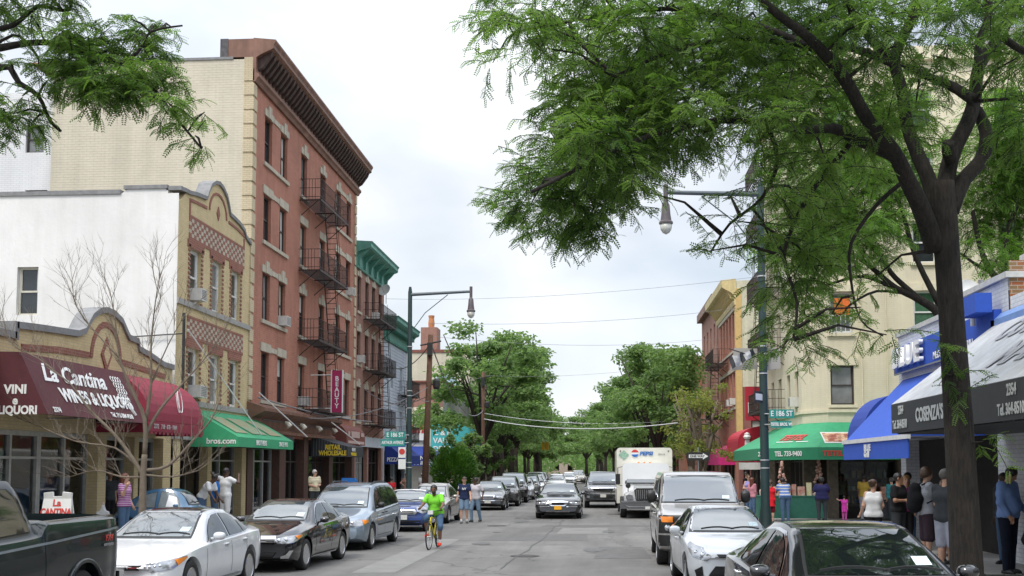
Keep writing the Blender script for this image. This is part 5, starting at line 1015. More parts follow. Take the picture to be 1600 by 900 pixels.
def shell(S):
    L, W = S['L'], S['W']; W2 = W/2; ys = np.unique(np.concatenate([[0, .02, .06, .12], np.arange(.2, L-.2, .07), [L-.12, L-.06, L-.02, L]]))
    zt = pchip(S['top'], ys); zb_ = pchip(S['belt'], ys); hw = pchip(S['hw'], ys)*W2; rw = pchip(S['rw'], ys)*W2; bot = pchip(S.get('bot', [(0, .30), (.5, .20), (L-.6, .22), (L, .34)]), ys)
    cols = []
    for i, y in enumerate(ys):
        T, B, w, r_, b0 = zt[i], min(zb_[i], zt[i]-.02), hw[i], rw[i], bot[i]; g = T-B
        e = min(y, L-y); k = 1.0 if e > .14 else (1-(1-e/.14)**2*.10)
        P = [(0, b0), (.80*w, b0), (.94*w, b0+.03), (.98*w, b0+.12), (1.0*w, b0+(B-b0)*.42), (1.0*w, b0+(B-b0)*.60), (.985*w, b0+(B-b0)*.82), (.965*w, B-.02), (.935*w, B+.004)]
        gb = min(.925*w, .99*w); tt = [.12, .4, .7, .9]; up = T-min(.06, g*.35)
        for t in tt: P.append((gb+(r_-gb)*t**1.25, B+(up-B)*t))
        P += [(r_*.93, T-min(.025, g*.12)), (r_*.72, T-min(.010, g*.05)), (r_*.36, T-.002), (0, T)]
        zc = (b0+T)/2; cols.append([(x*k, y, zc+(z-zc)*k) for x, z in P])
    n = len(cols[0]); V = []; m = 2*n-2
    fb, rb = S.get('bow', .22), S.get('tbow', .12)
    for c in cols:
        ring = c+[(-x, y, z) for x, y, z in c[-2:0:-1]]
        for x, y, z in ring:
            ff = max(0, 1-y/S.get('bowlen', 1.1))**1.5; rf = max(0, 1-(L-y)/.8)**1.5
            V.append((x, y+fb*ff*(abs(x)/W2)**2.2*1.0-rb*rf*(abs(x)/W2)**2.2-L/2, z))
    F = []
    for i in range(len(cols)-1):
        for k in range(m): F.append((i*m+k, i*m+(k+1) % m, (i+1)*m+(k+1) % m, (i+1)*m+k))
    F.append(tuple(range(m))[::-1]); F.append(tuple(range((len(cols)-1)*m, len(cols)*m)))
    return V, F
def patch(bvh, poly, org, d, u, v, step=.05, off=.004):
    """polygon (a,b) in the plane org+u*a+v*b thrown along d onto the body"""
    pts = []; n = len(poly)
    for i in range(n):
        a, b = Vector(poly[i]), Vector(poly[(i+1) % n]); k = max(1, int((b-a).length/step))
        pts += [a.lerp(b, t/k) for t in range(k)]
    ne = len(pts); xs = [p.x for p in pts]; zs = [p.y for p in pts]
    def inside(x, y):
        c = False; j = n-1
        for i in range(n):
            xi, yi = poly[i]; xj, yj = poly[j]
            if (yi > y) != (yj > y) and x < (xj-xi)*(y-yi)/(yj-yi)+xi: c = not c
            j = i
        return c
    x = min(xs)+step*.6
    while x < max(xs):
        y = min(zs)+step*.6
        while y < max(zs):
            if inside(x, y) and min((Vector((x, y))-p).length for p in pts[:ne]) > step*.4: pts.append(Vector((x, y)))
            y += step
        x += step
    r_ = delaunay_2d_cdt(pts, [(i, (i+1) % ne) for i in range(ne)], [list(range(ne))], 1, 1e-5)
    vs = []; o, d, u, v = Vector(org), Vector(d).normalized(), Vector(u).normalized(), Vector(v).normalized(); last = None; miss = 0
    for p in r_[0]:
        s = o+u*p[0]+v*p[1]; h = bvh.ray_cast(s, d)
        if h[0] is None:
            miss += 1; h = bvh.find_nearest(s+d*3)
        q = h[0]-d*off; nrm = h[1]
        if nrm.dot(d) > 0: nrm = -nrm
        vs.append(q+nrm*off*.5)
    return vs, [tuple(f) for f in r_[2]]
def inset(poly, k):
    c = Vector((sum(p[0] for p in poly)/len(poly), sum(p[1] for p in poly)/len(poly))); out = []
    n = len(poly)
    for i in range(n):
        a, b, e = Vector(poly[i-1]), Vector(poly[i]), Vector(poly[(i+1) % n]); n1 = Vector((-(b-a).y, (b-a).x)).normalized(); n2 = Vector((-(e-b).y, (e-b).x)).normalized()
        if (c-b).dot(n1) < 0: n1 = -n1
        if (c-b).dot(n2) < 0: n2 = -n2
        s = n1+n2; s = s/(max(.35, s.length_squared/2)) if s.length > 1e-6 else n1; out.append(tuple(b+s*k))
    return out
def wheel_proto(r, w, spokes, style='alloy'):
    t = MB(); t.lathe((0, 0, 0), [(r*.66, -w/2+.01), (r*.72, -w/2), (r*.93, -w/2), (r*.99, -w/2+.02), (r, -w/2+.05), (r, w/2-.05), (r*.99, w/2-.02), (r*.93, w/2), (r*.72, w/2), (r*.66, w/2-.01)], 28, 'x')
    q = MB(); R_ = r*.68
    q.lathe((0, 0, 0), [(R_, w/2-.005), (R_*.93, w/2+.002), (R_*.9, w/2-.02), (R_*.88, w/2-.1)], 28, 'x', 0); q.lathe((0, 0, 0), [(R_*.88, w/2-.1), (.02, w/2-.1)], 20, 'x', 1)
    q.lathe((0, 0, 0), [(R_*.24, w/2-.06), (R_*.22, w/2-.012), (.01, w/2-.008)], 12, 'x', 0)
    for k in range(spokes):
        a = 2*math.pi*k/spokes; c, s = math.cos(a), math.sin(a); wd_ = R_*(.30 if spokes <= 6 else .15)/1.0
        M = Matrix(((1, 0, 0, 0), (0, c, -s, 0), (0, s, c, 0), (0, 0, 0, 1))); q.M = M
        q.add([(w/2-.05, -wd_*.5, R_*.18), (w/2-.05, wd_*.5, R_*.18), (w/2-.012, wd_*.38, R_*.2), (w/2-.012, -wd_*.38, R_*.2), (w/2-.045, -wd_*.42, R_*.93), (w/2-.045, wd_*.42, R_*.93), (w/2-.006, wd_*.3, R_*.93), (w/2-.006, -wd_*.3, R_*.93)], [(0, 1, 2, 3), (4, 7, 6, 5), (0, 4, 5, 1), (1, 5, 6, 2), (2, 6, 7, 3), (3, 7, 4, 0)], 0)
    return t, q
def make_car(name, S, label, cat, group=None):
    root = thing(name, label, cat, (0, 0, 0), group); L, W = S['L'], S['W']; pm = S['paint']; h2 = L/2
    V, F = shell(S); b = MB(); b.add(V, F); body_ = b.build('body', [pm, M_WELL], root, smooth=True, sharp=42)
    Vw = [Vector(v) for v in V]; bvh = BVHTree.FromPolygons(Vw, F)
    r, tw = S['wr'], S.get('tw', .22); yf, yr = S['wy'][0]-h2, S['wy'][1]-h2
    cut = MB()
    for y in (yf, yr):
        for s in (-1, 1):
            x1 = s*(W/2+.2); x0 = s*(W/2-.32); ra = r+S.get('arch', .055)
            cut.lathe((0, y, r+.01), [(ra, min(x0, x1)), (ra, max(x0, x1))], 32, 'x', 1)
    for (x0, x1, y0, y1, z0, z1) in S.get('cuts', ()): cut.box(x0, x1, y0-h2, y1-h2, z0, z1, 1)
    co = cut.build('cutter', [pm, M_WELL]); mo = body_.modifiers.new('b', 'BOOLEAN'); mo.object = co; mo.operation = 'DIFFERENCE'; mo.solver = 'EXACT'; bpy.context.view_layer.update()
    dg = bpy.context.evaluated_depsgraph_get(); me = bpy.data.meshes.new_from_object(body_.evaluated_get(dg), depsgraph=dg); body_.modifiers.clear(); body_.data = me; bpy.data.objects.remove(co)
    me.materials.clear(); me.materials.append(pm); me.materials.append(M_WELL); me.set_sharp_from_angle(angle=R(38))
    def side(poly, m, nm, off=.004, both=True, par=None, step=.06, sides=None):
        out = []
        for s in (sides or ((-1, 1) if both else (1,))):
            vs, fs = patch(bvh, [(a-h2, z) for a, z in poly], (s*3, 0, 0), (-s, 0, 0), (0, 1, 0), (0, 0, 1), step, off)
            q = MB(); q.add(vs, fs); out.append(q.build(nm, m, (par or root) if not isinstance(par, list) else par[len(out)], smooth=True))
        return out
    def front(poly, m, nm, off=.004, par=None, step=.05, mirror=False, rear=False):
        out = []
        for s in ((1, -1) if mirror else (1,)):
            yy, dd = (-h2-1, 1) if not rear else (h2+1, -1)
            vs, fs = patch(bvh, [(a*s, z) for a, z in poly], (0, yy, 0), (0, dd, 0), (1, 0, 0), (0, 0, 1), step, off)
            q = MB(); q.add(vs, fs); out.append(q.build(nm, m, par or root, smooth=True))
        return out
    def corner(pts3, m, nm, off=.004, par=None, rear=False, step=.04):
        """pts3: (x, y from the nose, z) near the corner; thrown in at 45 degrees"""
        out = []; k = math.sqrt(.5)
        for i, s in enumerate((1, -1)):
            yy = lambda y: y-h2
            poly = [((x+yy(y))*k, z) for x, y, z in pts3]; u = Vector((s*k, k*(1 if not rear else -1), 0)); d = Vector((-s*k, k*(1 if not rear else -1), 0))
            vs, fs = patch(bvh, poly, -d*6, d, u, (0, 0, 1), step, off); q = MB(); q.add(vs, fs); out.append(q.build(nm, m, par[i] if par else root, smooth=True))
        return out
    # glazing
    ws = S['ws']; gl = front(inset(ws, -.03), S.get('wtrim', M_TRIM), 'windshield', .003, step=.06)[0]; front(ws, M_CG, 'pane', .010, gl, step=.05)
    if S.get('sticker', True):
        x0, z0 = ws[0][0], ws[0][1]; xs = -abs(x0)*.0+abs(x0)*.62; front([(xs, z0+.07), (xs+.16, z0+.07), (xs+.16, z0+.14), (xs, z0+.14)], M_STICK, 'sticker', .014, gl)
    wz = ws[0][1]
    for (xa, xb) in ((-.5, .12), (.06, .60)):
        vs = []; q = MB(); pts = []
        for k in range(6):
            x = (xa+(xb-xa)*k/5)*W/1.8; h = bvh.ray_cast(Vector((x, -h2-1, wz+.035+.03*math.sin(k/5*3.1))), Vector((0, 1, 0)))
            if h[0] is not None: pts.append(h[0]+Vector((0, -.03, .0)))
        if len(pts) > 2: q.tube(pts, .012, 5); q.build('wiper', M_TRIM, root)
    if 'rw_poly' in S: rg = front(S['rw_poly'], M_CGD, 'rear_window', .005, rear=True)
    tr = side(S['wtrim_poly'], S.get('chrome', M_TRIM), 'window_trim', .0035) if 'wtrim_poly' in S else None
    for p in S['sw']: side(inset(p, -.012), M_TRIM, 'window_frame', .006) if not tr else None; side(p, S.get('sideglass', M_CGD), 'side_window', .0095)
    for p in S.get('seams', ()): 
        a, bq = Vector(p[0]), Vector(p[1]); n_ = Vector((-(bq-a).y, (bq-a).x)).normalized()*.006; side([tuple(a-n_), tuple(bq-n_), tuple(bq+n_), tuple(a+n_)], M_WELL, 'door_gap', .002, step=.08)
    for p, m in S.get('side_bits', ()): side(p, m, 'side_trim', .012)
    for p, m, nm in S.get('front_bits', ()): front(p, m, nm, .008)
    for p, m, nm in S.get('front_bits2', ()): front(p, m, nm, .016)
    for p, m, nm in S.get('front_pairs', ()): front(p, m, nm, .012, mirror=True)
    hl = corner(S['hl'], S.get('hlm', M_LAMP), 'headlight', .006)
    if 'hl_amber' in S: corner(S['hl_amber'], M_AMB, 'indicator', .012, par=hl)
    for (x, y, z, rr_) in S.get('hl_dots', ()):
        for i, s in enumerate((1, -1)):
            h = bvh.ray_cast(Vector((s*x, -h2-1, z)), Vector((0, 1, 0)))
            if h[0] is not None: q = MB(); q.lathe(h[0]+Vector((0, -.012, 0)), [(.004, -.01), (rr_*.7, -.006), (rr_, .004), (rr_, .02)], 12, 'y'); q.build('reflector', M_CHROME, hl[i], smooth=True, sharp=40)
    if S.get('tl'): corner(S['tl'], M_TAIL, 'tail_light', .006, rear=True)
    px, pz = S.get('plate', (0, .48)); h = bvh.ray_cast(Vector((px, -h2-1, pz)), Vector((0, 1, 0))); q = MB(); yy = h[0].y-.02; q.box(px-.155, px+.155, yy-.012, yy+.012, pz-.08, pz+.08); q.build('licence_plate', S.get('platem', M_PLATE), root)
    for (y, z) in S.get('handles', ()):
        for s in (-1, 1):
            h = bvh.ray_cast(Vector((s*3, y-h2, z)), Vector((-s, 0, 0))); q = MB(); X = h[0].x+s*.02; q.tube([(X-s*.02, y-h2-.10, z), (X, y-h2-.07, z+.004), (X+s*.006, y-h2, z+.008), (X, y-h2+.07, z+.004), (X-s*.02, y-h2+.10, z)], [.012, .018, .02, .018, .012], 6); q.build('door_handle', S.get('handlem', pm), root, smooth=True)
    my, mz, mw, mh = S['mir']; mm = S.get('mirm', pm)
    for s in (-1, 1):
        h = bvh.ray_cast(Vector((s*3, my-h2, mz)), Vector((-s, 0, 0))); x0 = abs(h[0].x) if h[0] is not None else W/2*.9; q = MB()
        cx = x0+.06+mw/2; q.M = Matrix.Translation((s*cx, my-h2, mz+mh*.3)) @ Matrix.Diagonal((mw/2, .085, mh/2, 1)).to_4x4()
        n = 10; prof = [(math.sin(math.pi*k/n)**.55, -math.cos(math.pi*k/n)) for k in range(n+1)]; prof[0] = (.02, -1); prof[-1] = (.02, 1); q.lathe((0, 0, 0), prof, 16, 'x'); q.M = None
        q.tube([(s*(x0-.03), my-h2+.02, mz-.02), (s*(x0+.08), my-h2, mz)], [.035, .03], 6); mo_ = q.build('wing_mirror', mm, root, smooth=True, sharp=60)
    if not S.get('nograb'):
        t, q = wheel_proto(r, tw, S.get('spokes', 10)); tm = rm = None
        for y in (yf, yr):
            for s in (1, -1):
                X = s*(W/2-tw/2-.02)
                if tm is None: to = t.build('wheel', M_TYRE, root, smooth=True, sharp=50); to.location = (0, 0, 0); ro = q.build('rim', [S.get('rimm', M_RIM), M_WELL], to, smooth=True, sharp=30); tm, rm = to.data, ro.data; off_t = None
                else: to = bpy.data.objects.new('wheel', tm); COL.link(to); to.parent = root; ro2 = bpy.data.objects.new('rim', rm); COL.link(ro2); ro2.parent = to; ro2.location = (rim_loc)
                if off_t is None: off_t = -r; rim_loc = Vector(ro.location)
                to.location = (X, y, 0.0+.002) if s > 0 else (X, y, .002)
                to.rotation_euler = (0, 0, 0 if s > 0 else math.pi)
    for fn in S.get('extra', ()): fn(root, bvh, h2, side, front, corner)
    return root
def sedan(**k):
    S = dict(L=4.85, W=1.83, H=1.46, wr=.33, wy=(.95, 3.75),
        top=[(0, .66), (.06, .72), (.25, .79), (.9, .93), (1.38, 1.0), (1.75, 1.15), (2.1, 1.32), (2.4, 1.425), (2.8, 1.465), (3.2, 1.45), (3.65, 1.34), (4.15, 1.13), (4.4, 1.09), (4.75, 1.07), (4.85, .98)],
        belt=[(0, .62), (.25, .72), (.9, .84), (1.5, .90), (3.0, .96), (4.2, 1.0), (4.7, 1.0), (4.85, .90)],
        hw=[(0, .84), (.15, .91), (.5, .97), (1.2, 1.0), (3.6, 1.0), (4.4, .96), (4.85, .86)],
        rw=[(0, .74), (1.3, .80), (1.6, .80), (2.3, .66), (3.3, .65), (4.1, .74), (4.85, .72)],
        ws=[(-.66, 1.035), (.66, 1.035), (.52, 1.40), (-.52, 1.40)],
        rw_poly=[(-.6, 1.14), (.6, 1.14), (.48, 1.38), (-.48, 1.38)],
        wtrim_poly=[(1.72, .925), (1.95, 1.10), (2.25, 1.29), (2.45, 1.375), (2.75, 1.40), (3.25, 1.375), (3.6, 1.27), (3.98, 1.08), (4.0, 1.03), (3.0, .965)],
        sw=[[(1.80, .95), (2.02, 1.12), (2.32, 1.29), (2.5, 1.355), (2.72, 1.375), (2.74, .975)], [(2.82, .98), (2.80, 1.38), (3.2, 1.355), (3.45, 1.28), (3.5, 1.01)], [(3.56, 1.015), (3.52, 1.255), (3.62, 1.21), (3.88, 1.08), (3.90, 1.045)]],
        seams=[((1.55, .30), (1.62, .92)), ((2.78, .30), (2.80, .97)), ((3.55, .55), (3.62, 1.0)), ((1.55, .30), (3.3, .30))],
        handles=[(2.55, .85), (3.5, .88)], mir=(1.95, .98, .20, .14), plate=(0, .45),
        hl=[(.52, .10, .66), (.60, .10, .58), (.80, .35, .60), (.86, .62, .68), (.84, .66, .74), (.72, .30, .73)],
        tl=[(.5, .02, .9), (.5, .02, .76), (.84, .3, .78), (.86, .35, .95)],
        front_bits=[([(-.42, .60), (.42, .60), (.47, .68), (-.47, .68)], M_TRIM, 'grille'), ([(-.45, .28), (.45, .28), (.52, .40), (-.52, .40)], M_TRIM, 'air_intake')],
        front_bits2=[([(-.40, .635), (.40, .635), (.42, .655), (-.42, .655)], M_CHROME, 'grille_bar')])
    S.update(k); return S
def place(car, x, yc, rot, z=0.0): car.location = (x, yc, z); car.rotation_euler = (0, 0, rot); return car
def at_wheels(car, S, xf, yf_, xr, yr_):
    """stand the car so that its camera-side wheels touch (xf,yf_) and (xr,yr_) on the road; side is taken from the sign of x"""
    f, r_ = Vector((xf, yf_)), Vector((xr, yr_)); d = (r_-f).normalized(); ang = math.atan2(-d.x, d.y); s = 1 if xf < -1 else -1
    wb = (S['wy'][0]+S['wy'][1])/2-S['L']/2; n = Vector((d.y, -d.x))*s; c = (f+r_)/2-n*(S['W']/2-.05)-d*wb
    return place(car, c.x, c.y, ang)
CH = M_CHROME; P_WHITE = paint('white', (.76, .77, .78)); P_BLACK = paint('black', (.010, .010, .012), rough=.12); P_SILV = paint('silver_blue', (.26, .32, .38), .55, .3)
G_SIDE = mat('light_side_glass', (.06, .075, .08), .03, spec=1, var=.2, ior=1.7)
# white luxury sedan (left foreground)
S1 = sedan(L=4.98, W=1.89, wr=.345, wy=(.95, 3.80), paint=P_WHITE, sideglass=G_SIDE, chrome=CH, spokes=10, handlem=P_WHITE,
    hl=[(.50, .10, .70), (.56, .12, .58), (.80, .38, .61), (.90, .80, .75), (.87, .82, .79), (.70, .32, .74)], hl_amber=[(.82, .52, .655), (.89, .76, .745), (.87, .78, .775), (.80, .46, .745)],
    hl_dots=[(.52, 0, .655, .026), (.585, 0, .655, .026), (.65, 0, .662, .026), (.712, 0, .668, .026), (.55, 0, .70, .02), (.61, 0, .703, .02), (.67, 0, .706, .02)],
    side_bits=[([(1.6, .27), (3.2, .27), (3.3, .31), (1.6, .305)], CH)],
    extra=[lambda r, bvh, h2, side, front, corner: None])
def moonroof(root, bvh, h2, y0, y1, w):
    vs, fs = patch(bvh, [(-w, y0-h2), (w, y0-h2), (w*.95, y1-h2), (-w*.95, y1-h2)], (0, 0, 3), (0, 0, -1), (1, 0, 0), (0, 1, 0), .06, .005); q = MB(); q.add(vs, fs); q.build('moonroof', M_CGD, root, smooth=True)
S1['extra'] = [lambda r, bvh, h2, side, front, corner: moonroof(r, bvh, h2, 2.5, 3.3, .45)]
c1 = make_car('parked_car', S1, 'white sedan with amber tipped headlight parked behind the dark green pickup', 'car', 'cars parked along the left kerb'); at_wheels(c1, S1, -6.62, 17.65, -6.58, 20.5)
S2 = sedan(L=4.80, W=1.82, wy=(.95, 3.73), paint=P_BLACK, chrome=CH, sideglass=G_SIDE, spokes=10, handlem=P_BLACK,
    hl=[(.46, .08, .70), (.52, .10, .60), (.76, .34, .615), (.87, .70, .72), (.84, .72, .775), (.66, .26, .75)], hl_dots=[(.56, 0, .665, .045), (.68, 0, .68, .05)], hl_amber=[(.80, .50, .68), (.86, .68, .73), (.84, .70, .765), (.78, .44, .75)],
    front_bits=[([(-.50, .70), (.50, .70), (.46, .76), (-.46, .76)], CH, 'grille_bar'), ([(-.44, .60), (.44, .60), (.48, .695), (-.48, .695)], M_TRIM, 'grille'), ([(-.42, .30), (.42, .30), (.5, .44), (-.5, .44)], M_TRIM, 'air_intake'), ([(-.72, .255), (.72, .255), (.72, .275), (-.72, .275)], CH, 'lip')],
    front_bits2=[], front_pairs=[([(.60, .30), (.74, .30), (.82, .46), (.76, .46), (.70, .38), (.60, .34)], CH, 'fog_lamp_surround')],
    side_bits=[([(1.4, .25), (3.2, .25), (3.2, .275), (1.4, .275)], CH)])
c2 = make_car('parked_car', S2, 'glossy black sedan with chrome grille bar parked between the white sedan and the silver minivan', 'car', 'cars parked along the left kerb'); at_wheels(c2, S2, -6.33, 23.6, -6.20, 26.37)
# minivan
def minivan(**k):
    S = dict(L=5.09, W=1.98, wr=.34, wy=(.97, 4.0), top=[(0, .70), (.08, .80), (.3, .88), (.9, 1.02), (1.15, 1.09), (1.5, 1.28), (1.95, 1.56), (2.3, 1.69), (2.9, 1.75), (4.2, 1.74), (4.7, 1.66), (4.95, 1.35), (5.09, 1.05)],
        belt=[(0, .64), (.3, .78), (1.1, .98), (2, 1.02), (4.6, 1.10), (5.09, .98)], hw=[(0, .84), (.15, .91), (.5, .97), (1.2, 1), (4.4, 1), (4.9, .96), (5.09, .92)], rw=[(0, .74), (1.2, .84), (2.2, .70), (4.6, .70), (5.09, .76)],
        ws=[(-.74, 1.12), (.74, 1.12), (.60, 1.64), (-.60, 1.64)], rw_poly=[(-.6, 1.15), (.6, 1.15), (.55, 1.6), (-.55, 1.6)],
        sw=[[(1.62, 1.06), (1.72, 1.18), (2.02, 1.42), (2.28, 1.57), (2.38, 1.60), (2.42, 1.07)], [(2.50, 1.08), (2.46, 1.62), (3.0, 1.655), (3.5, 1.655), (3.52, 1.11)], [(3.60, 1.12), (3.58, 1.655), (4.3, 1.645), (4.62, 1.58), (4.80, 1.36), (4.72, 1.15)]],
        seams=[((1.5, .34), (1.52, 1.03)), ((2.46, .34), (2.46, 1.05)), ((3.55, .34), (3.56, 1.09)), ((1.5, .34), (3.3, .34)), ((3.56, 1.06), (4.7, 1.10))], handles=[(2.25, .92), (2.66, .93)], mir=(1.75, 1.10, .18, .17), plate=(0, .45),
        hl=[(.50, .12, .78), (.48, .10, .66), (.74, .26, .64), (.90, .60, .72), (.91, .64, .80), (.74, .30, .82)], hl_amber=[(.80, .38, .68), (.90, .62, .735), (.905, .64, .795), (.79, .38, .80)], hl_dots=[(.62, 0, .72, .05)], tl=[(.7, .02, 1.2), (.7, .02, .8), (.92, .2, .8), (.92, .2, 1.2)],
        front_bits=[([(-.34, .64), (.34, .64), (.40, .80), (-.40, .80)], M_TRIM, 'grille'), ([(-.50, .26), (.50, .26), (.6, .36), (-.6, .36)], M_TRIM, 'air_intake')], front_bits2=[([(-.02, .64), (.02, .64), (.02, .80), (-.02, .80)], CH, 'grille_bar'), ([(-.36, .71), (.36, .71), (.36, .74), (-.36, .74)], CH, 'grille_bar')],
        side_bits=[([(1.6, .60), (2.4, .605), (2.4, .65), (1.6, .645)], M_TRIM), ([(2.5, .605), (3.5, .61), (3.5, .655), (2.5, .65)], M_TRIM)], spokes=5, mirm=M_TRIM, handlem=M_TRIM)
    S.update(k); return S
S3 = minivan(paint=P_SILV)
def roof_rails(r, bvh, h2, side, front, corner, y0=2.4, y1=4.5):
    for s in (-1, 1):
        q = MB(); pts = []
        for k in range(6):
            y = y0+(y1-y0)*k/5-h2; h = bvh.ray_cast(Vector((s*.58, y, 3)), Vector((0, 0, -1))); pts.append(h[0]+Vector((0, 0, .045 if 0 < k < 5 else .0)))
        q.tube(pts, .016, 6); q.build('roof_rail', M_TRIM, r)
S3['extra'] = [roof_rails]
c3 = make_car('parked_car', S3, 'silver blue minivan with roof rails parked behind the black sedan', 'minivan', 'cars parked along the left kerb'); at_wheels(c3, S3, -6.15, 29.6, -6.08, 32.65)
# small blue hatchback with white roof
def hatch(**k):
    S = dict(L=3.65, W=1.69, wr=.31, wy=(.72, 3.15), top=[(0, .70), (.08, .80), (.3, .87), (.85, .93), (1.0, .97), (1.3, 1.18), (1.55, 1.33), (1.85, 1.40), (3.1, 1.39), (3.4, 1.25), (3.6, .95), (3.65, .85)],
        belt=[(0, .66), (.3, .76), (1.0, .88), (3.2, .95), (3.65, .8)], hw=[(0, .84), (.12, .92), (.4, .98), (1, 1), (3.2, 1), (3.65, .90)], rw=[(0, .74), (1.0, .82), (1.6, .70), (3.1, .69), (3.65, .72)],
        ws=[(-.64, 1.0), (.64, 1.0), (.55, 1.33), (-.55, 1.33)], wtrim_poly=[(1.2, .92), (1.45, 1.12), (1.75, 1.32), (3.05, 1.32), (3.35, 1.15), (3.3, .98)], sw=[[(1.32, .95), (1.52, 1.12), (1.78, 1.29), (2.2, 1.30), (2.2, .95)], [(2.28, .96), (2.28, 1.30), (3.02, 1.30), (3.26, 1.14), (3.2, .99)]],
        seams=[((1.1, .3), (1.12, .9)), ((2.25, .3), (2.27, .95))], handles=[(2.05, .82)], mir=(1.45, .96, .19, .14), plate=(-.0, .50),
        hl=[(.50, .12, .82), (.46, .08, .70), (.60, .18, .62), (.76, .40, .68), (.78, .48, .80), (.66, .26, .86)], hlm=M_LAMP, front_bits=[([(-.42, .60), (.42, .60), (.48, .66), (.40, .76), (-.40, .76), (-.48, .66)], CH, 'grille'), ([(-.58, .27), (.58, .27), (.6, .40), (-.6, .40)], M_TRIM, 'air_intake'), ([(-.34, .845), (.2, .845), (.18, .862), (-.3, .862)], M_TRIM, 'bonnet_scoop')],
        front_bits2=[([(-.36, .625), (.36, .625), (.36, .66), (-.36, .66)], M_TRIM, 'grille_slot'), ([(-.36, .685), (.36, .685), (.36, .72), (-.36, .72)], M_TRIM, 'grille_slot')], spokes=8)
    S.update(k); return S
S4 = hatch(paint=paint('royal_blue', (.015, .045, .20)), mirm=P_WHITE)
def white_roof(r, bvh, h2, side, front, corner):
    vs, fs = patch(bvh, [(-.56, 1.66-h2), (.56, 1.66-h2), (.57, 2.2-h2), (.55, 3.1-h2), (-.55, 3.1-h2), (-.57, 2.2-h2)], (0, 0, 3), (0, 0, -1), (1, 0, 0), (0, 1, 0), .06, .006); q = MB(); q.add(vs, fs); q.build('roof', P_WHITE, r, smooth=True)
S4['extra'] = [white_roof]
c4 = make_car('parked_car', S4, 'small royal blue hatchback with a white roof behind the cyclist', 'car', 'cars parked along the left kerb'); place(c4, -6.72, 39.0, R(1.5))
S5 = sedan(L=4.3, W=1.78, wy=(.9, 3.5), paint=paint('champagne', (.30, .28, .25), .5, .3), chrome=CH, spokes=8)
for k_ in ('top', 'belt', 'hw', 'rw', 'sw', 'wtrim_poly', 'seams', 'handles'): S5[k_] = [tuple((a*4.3/4.85, b) for a, b in p) if isinstance(p[0], tuple) else (p[0]*4.3/4.85, p[1]) for p in S5[k_]]
S5['top'] = [(y, z+(.08 if 1.5 < y < 3.7 else 0)) for y, z in S5['top']]; S5['mir'] = (1.72, .98, .2, .14)
c5 = make_car('parked_car', S5, 'champagne grey sedan parked just behind the blue hatchback', 'car', 'cars parked along the left kerb'); at_wheels(c5, S5, -5.95, 43.2, -5.85, 45.85)
S6 = sedan(L=4.7, W=1.76, wy=(.9, 3.6), paint=paint('dark_saloon', (.018, .02, .024), .0, .15), chrome=M_TRIM, spokes=8, hl=[(.44, .06, .74), (.44, .06, .60), (.80, .14, .60), (.84, .24, .62), (.84, .24, .74), (.80, .14, .74)],
    front_bits=[([(-.32, .58), (.32, .58), (.34, .78), (-.34, .78)], CH, 'grille'), ([(-.6, .27), (.6, .27), (.6, .36), (-.6, .36)], M_TRIM, 'air_intake'), ([(-.82, .48), (.82, .48), (.82, .52), (-.82, .52)], CH, 'bumper_strip')], front_bits2=[([(-.28, .6+k*.03), (.28, .6+k*.03), (.28, .615+k*.03), (-.28, .615+k*.03)], M_TRIM, 'grille_slot') for k in range(5)])
c6 = make_car('parked_car', S6, 'old black saloon with upright chrome grille beside the two walking men', 'car', 'cars parked along the left kerb'); place(c6, -5.78, 58.1, R(2.0))
# SUVs
def suv(**k):
    S = dict(L=4.75, W=1.87, wr=.38, wy=(.88, 3.7), arch=.07, bot=[(0, .38), (.5, .28), (4.2, .30), (4.75, .42)], top=[(0, .88), (.06, .98), (.3, 1.05), (1.1, 1.13), (1.3, 1.17), (1.6, 1.42), (1.9, 1.66), (2.2, 1.77), (2.8, 1.80), (4.4, 1.77), (4.62, 1.65), (4.72, 1.2), (4.75, 1.0)],
        belt=[(0, .82), (.3, .96), (1.2, 1.06), (4.5, 1.12), (4.75, .95)], hw=[(0, .88), (.12, .95), (.4, .99), (1, 1), (4.5, 1), (4.75, .94)], rw=[(0, .80), (1.2, .86), (2.1, .74), (4.6, .74), (4.75, .78)],
        ws=[(-.70, 1.21), (.70, 1.21), (.60, 1.69), (-.60, 1.69)], sw=[[(1.68, 1.12), (1.82, 1.32), (2.1, 1.60), (2.2, 1.67), (2.6, 1.68), (2.6, 1.13)], [(2.68, 1.14), (2.68, 1.69), (3.5, 1.69), (3.5, 1.15)], [(3.58, 1.16), (3.58, 1.68), (4.4, 1.66), (4.52, 1.2)]],
        seams=[((1.45, .45), (1.48, 1.08)), ((2.64, .45), (2.64, 1.12)), ((3.54, .6), (3.54, 1.12))], handles=[(2.42, .98), (3.36, 1.0)], mir=(1.85, 1.16, .2, .18), plate=(0, .60),
        hl=[(.50, .06, .94), (.50, .05, .78), (.78, .12, .78), (.87, .30, .82), (.87, .32, .92), (.78, .14, .95)], front_bits=[([(-.42, .76), (.42, .76), (.44, .94), (-.44, .94)], M_TRIM, 'grille'), ([(-.6, .42), (.6, .42), (.6, .52), (-.6, .52)], M_TRIM, 'air_intake')], front_bits2=[([(-.4, .84), (.4, .84), (.4, .87), (-.4, .87)], CH, 'grille_bar')], spokes=6, tw=.24)
    S.update(k); return S
S7 = suv(paint=paint('dark_grey_suv', (.05, .05, .052), .3, .25)); c7 = make_car('parked_car', S7, 'dark grey sport utility car parked behind the old black saloon', 'car', 'cars parked along the left kerb'); place(c7, -5.55, 63.6, R(2.2)); c7.scale = (1, 1, .93)
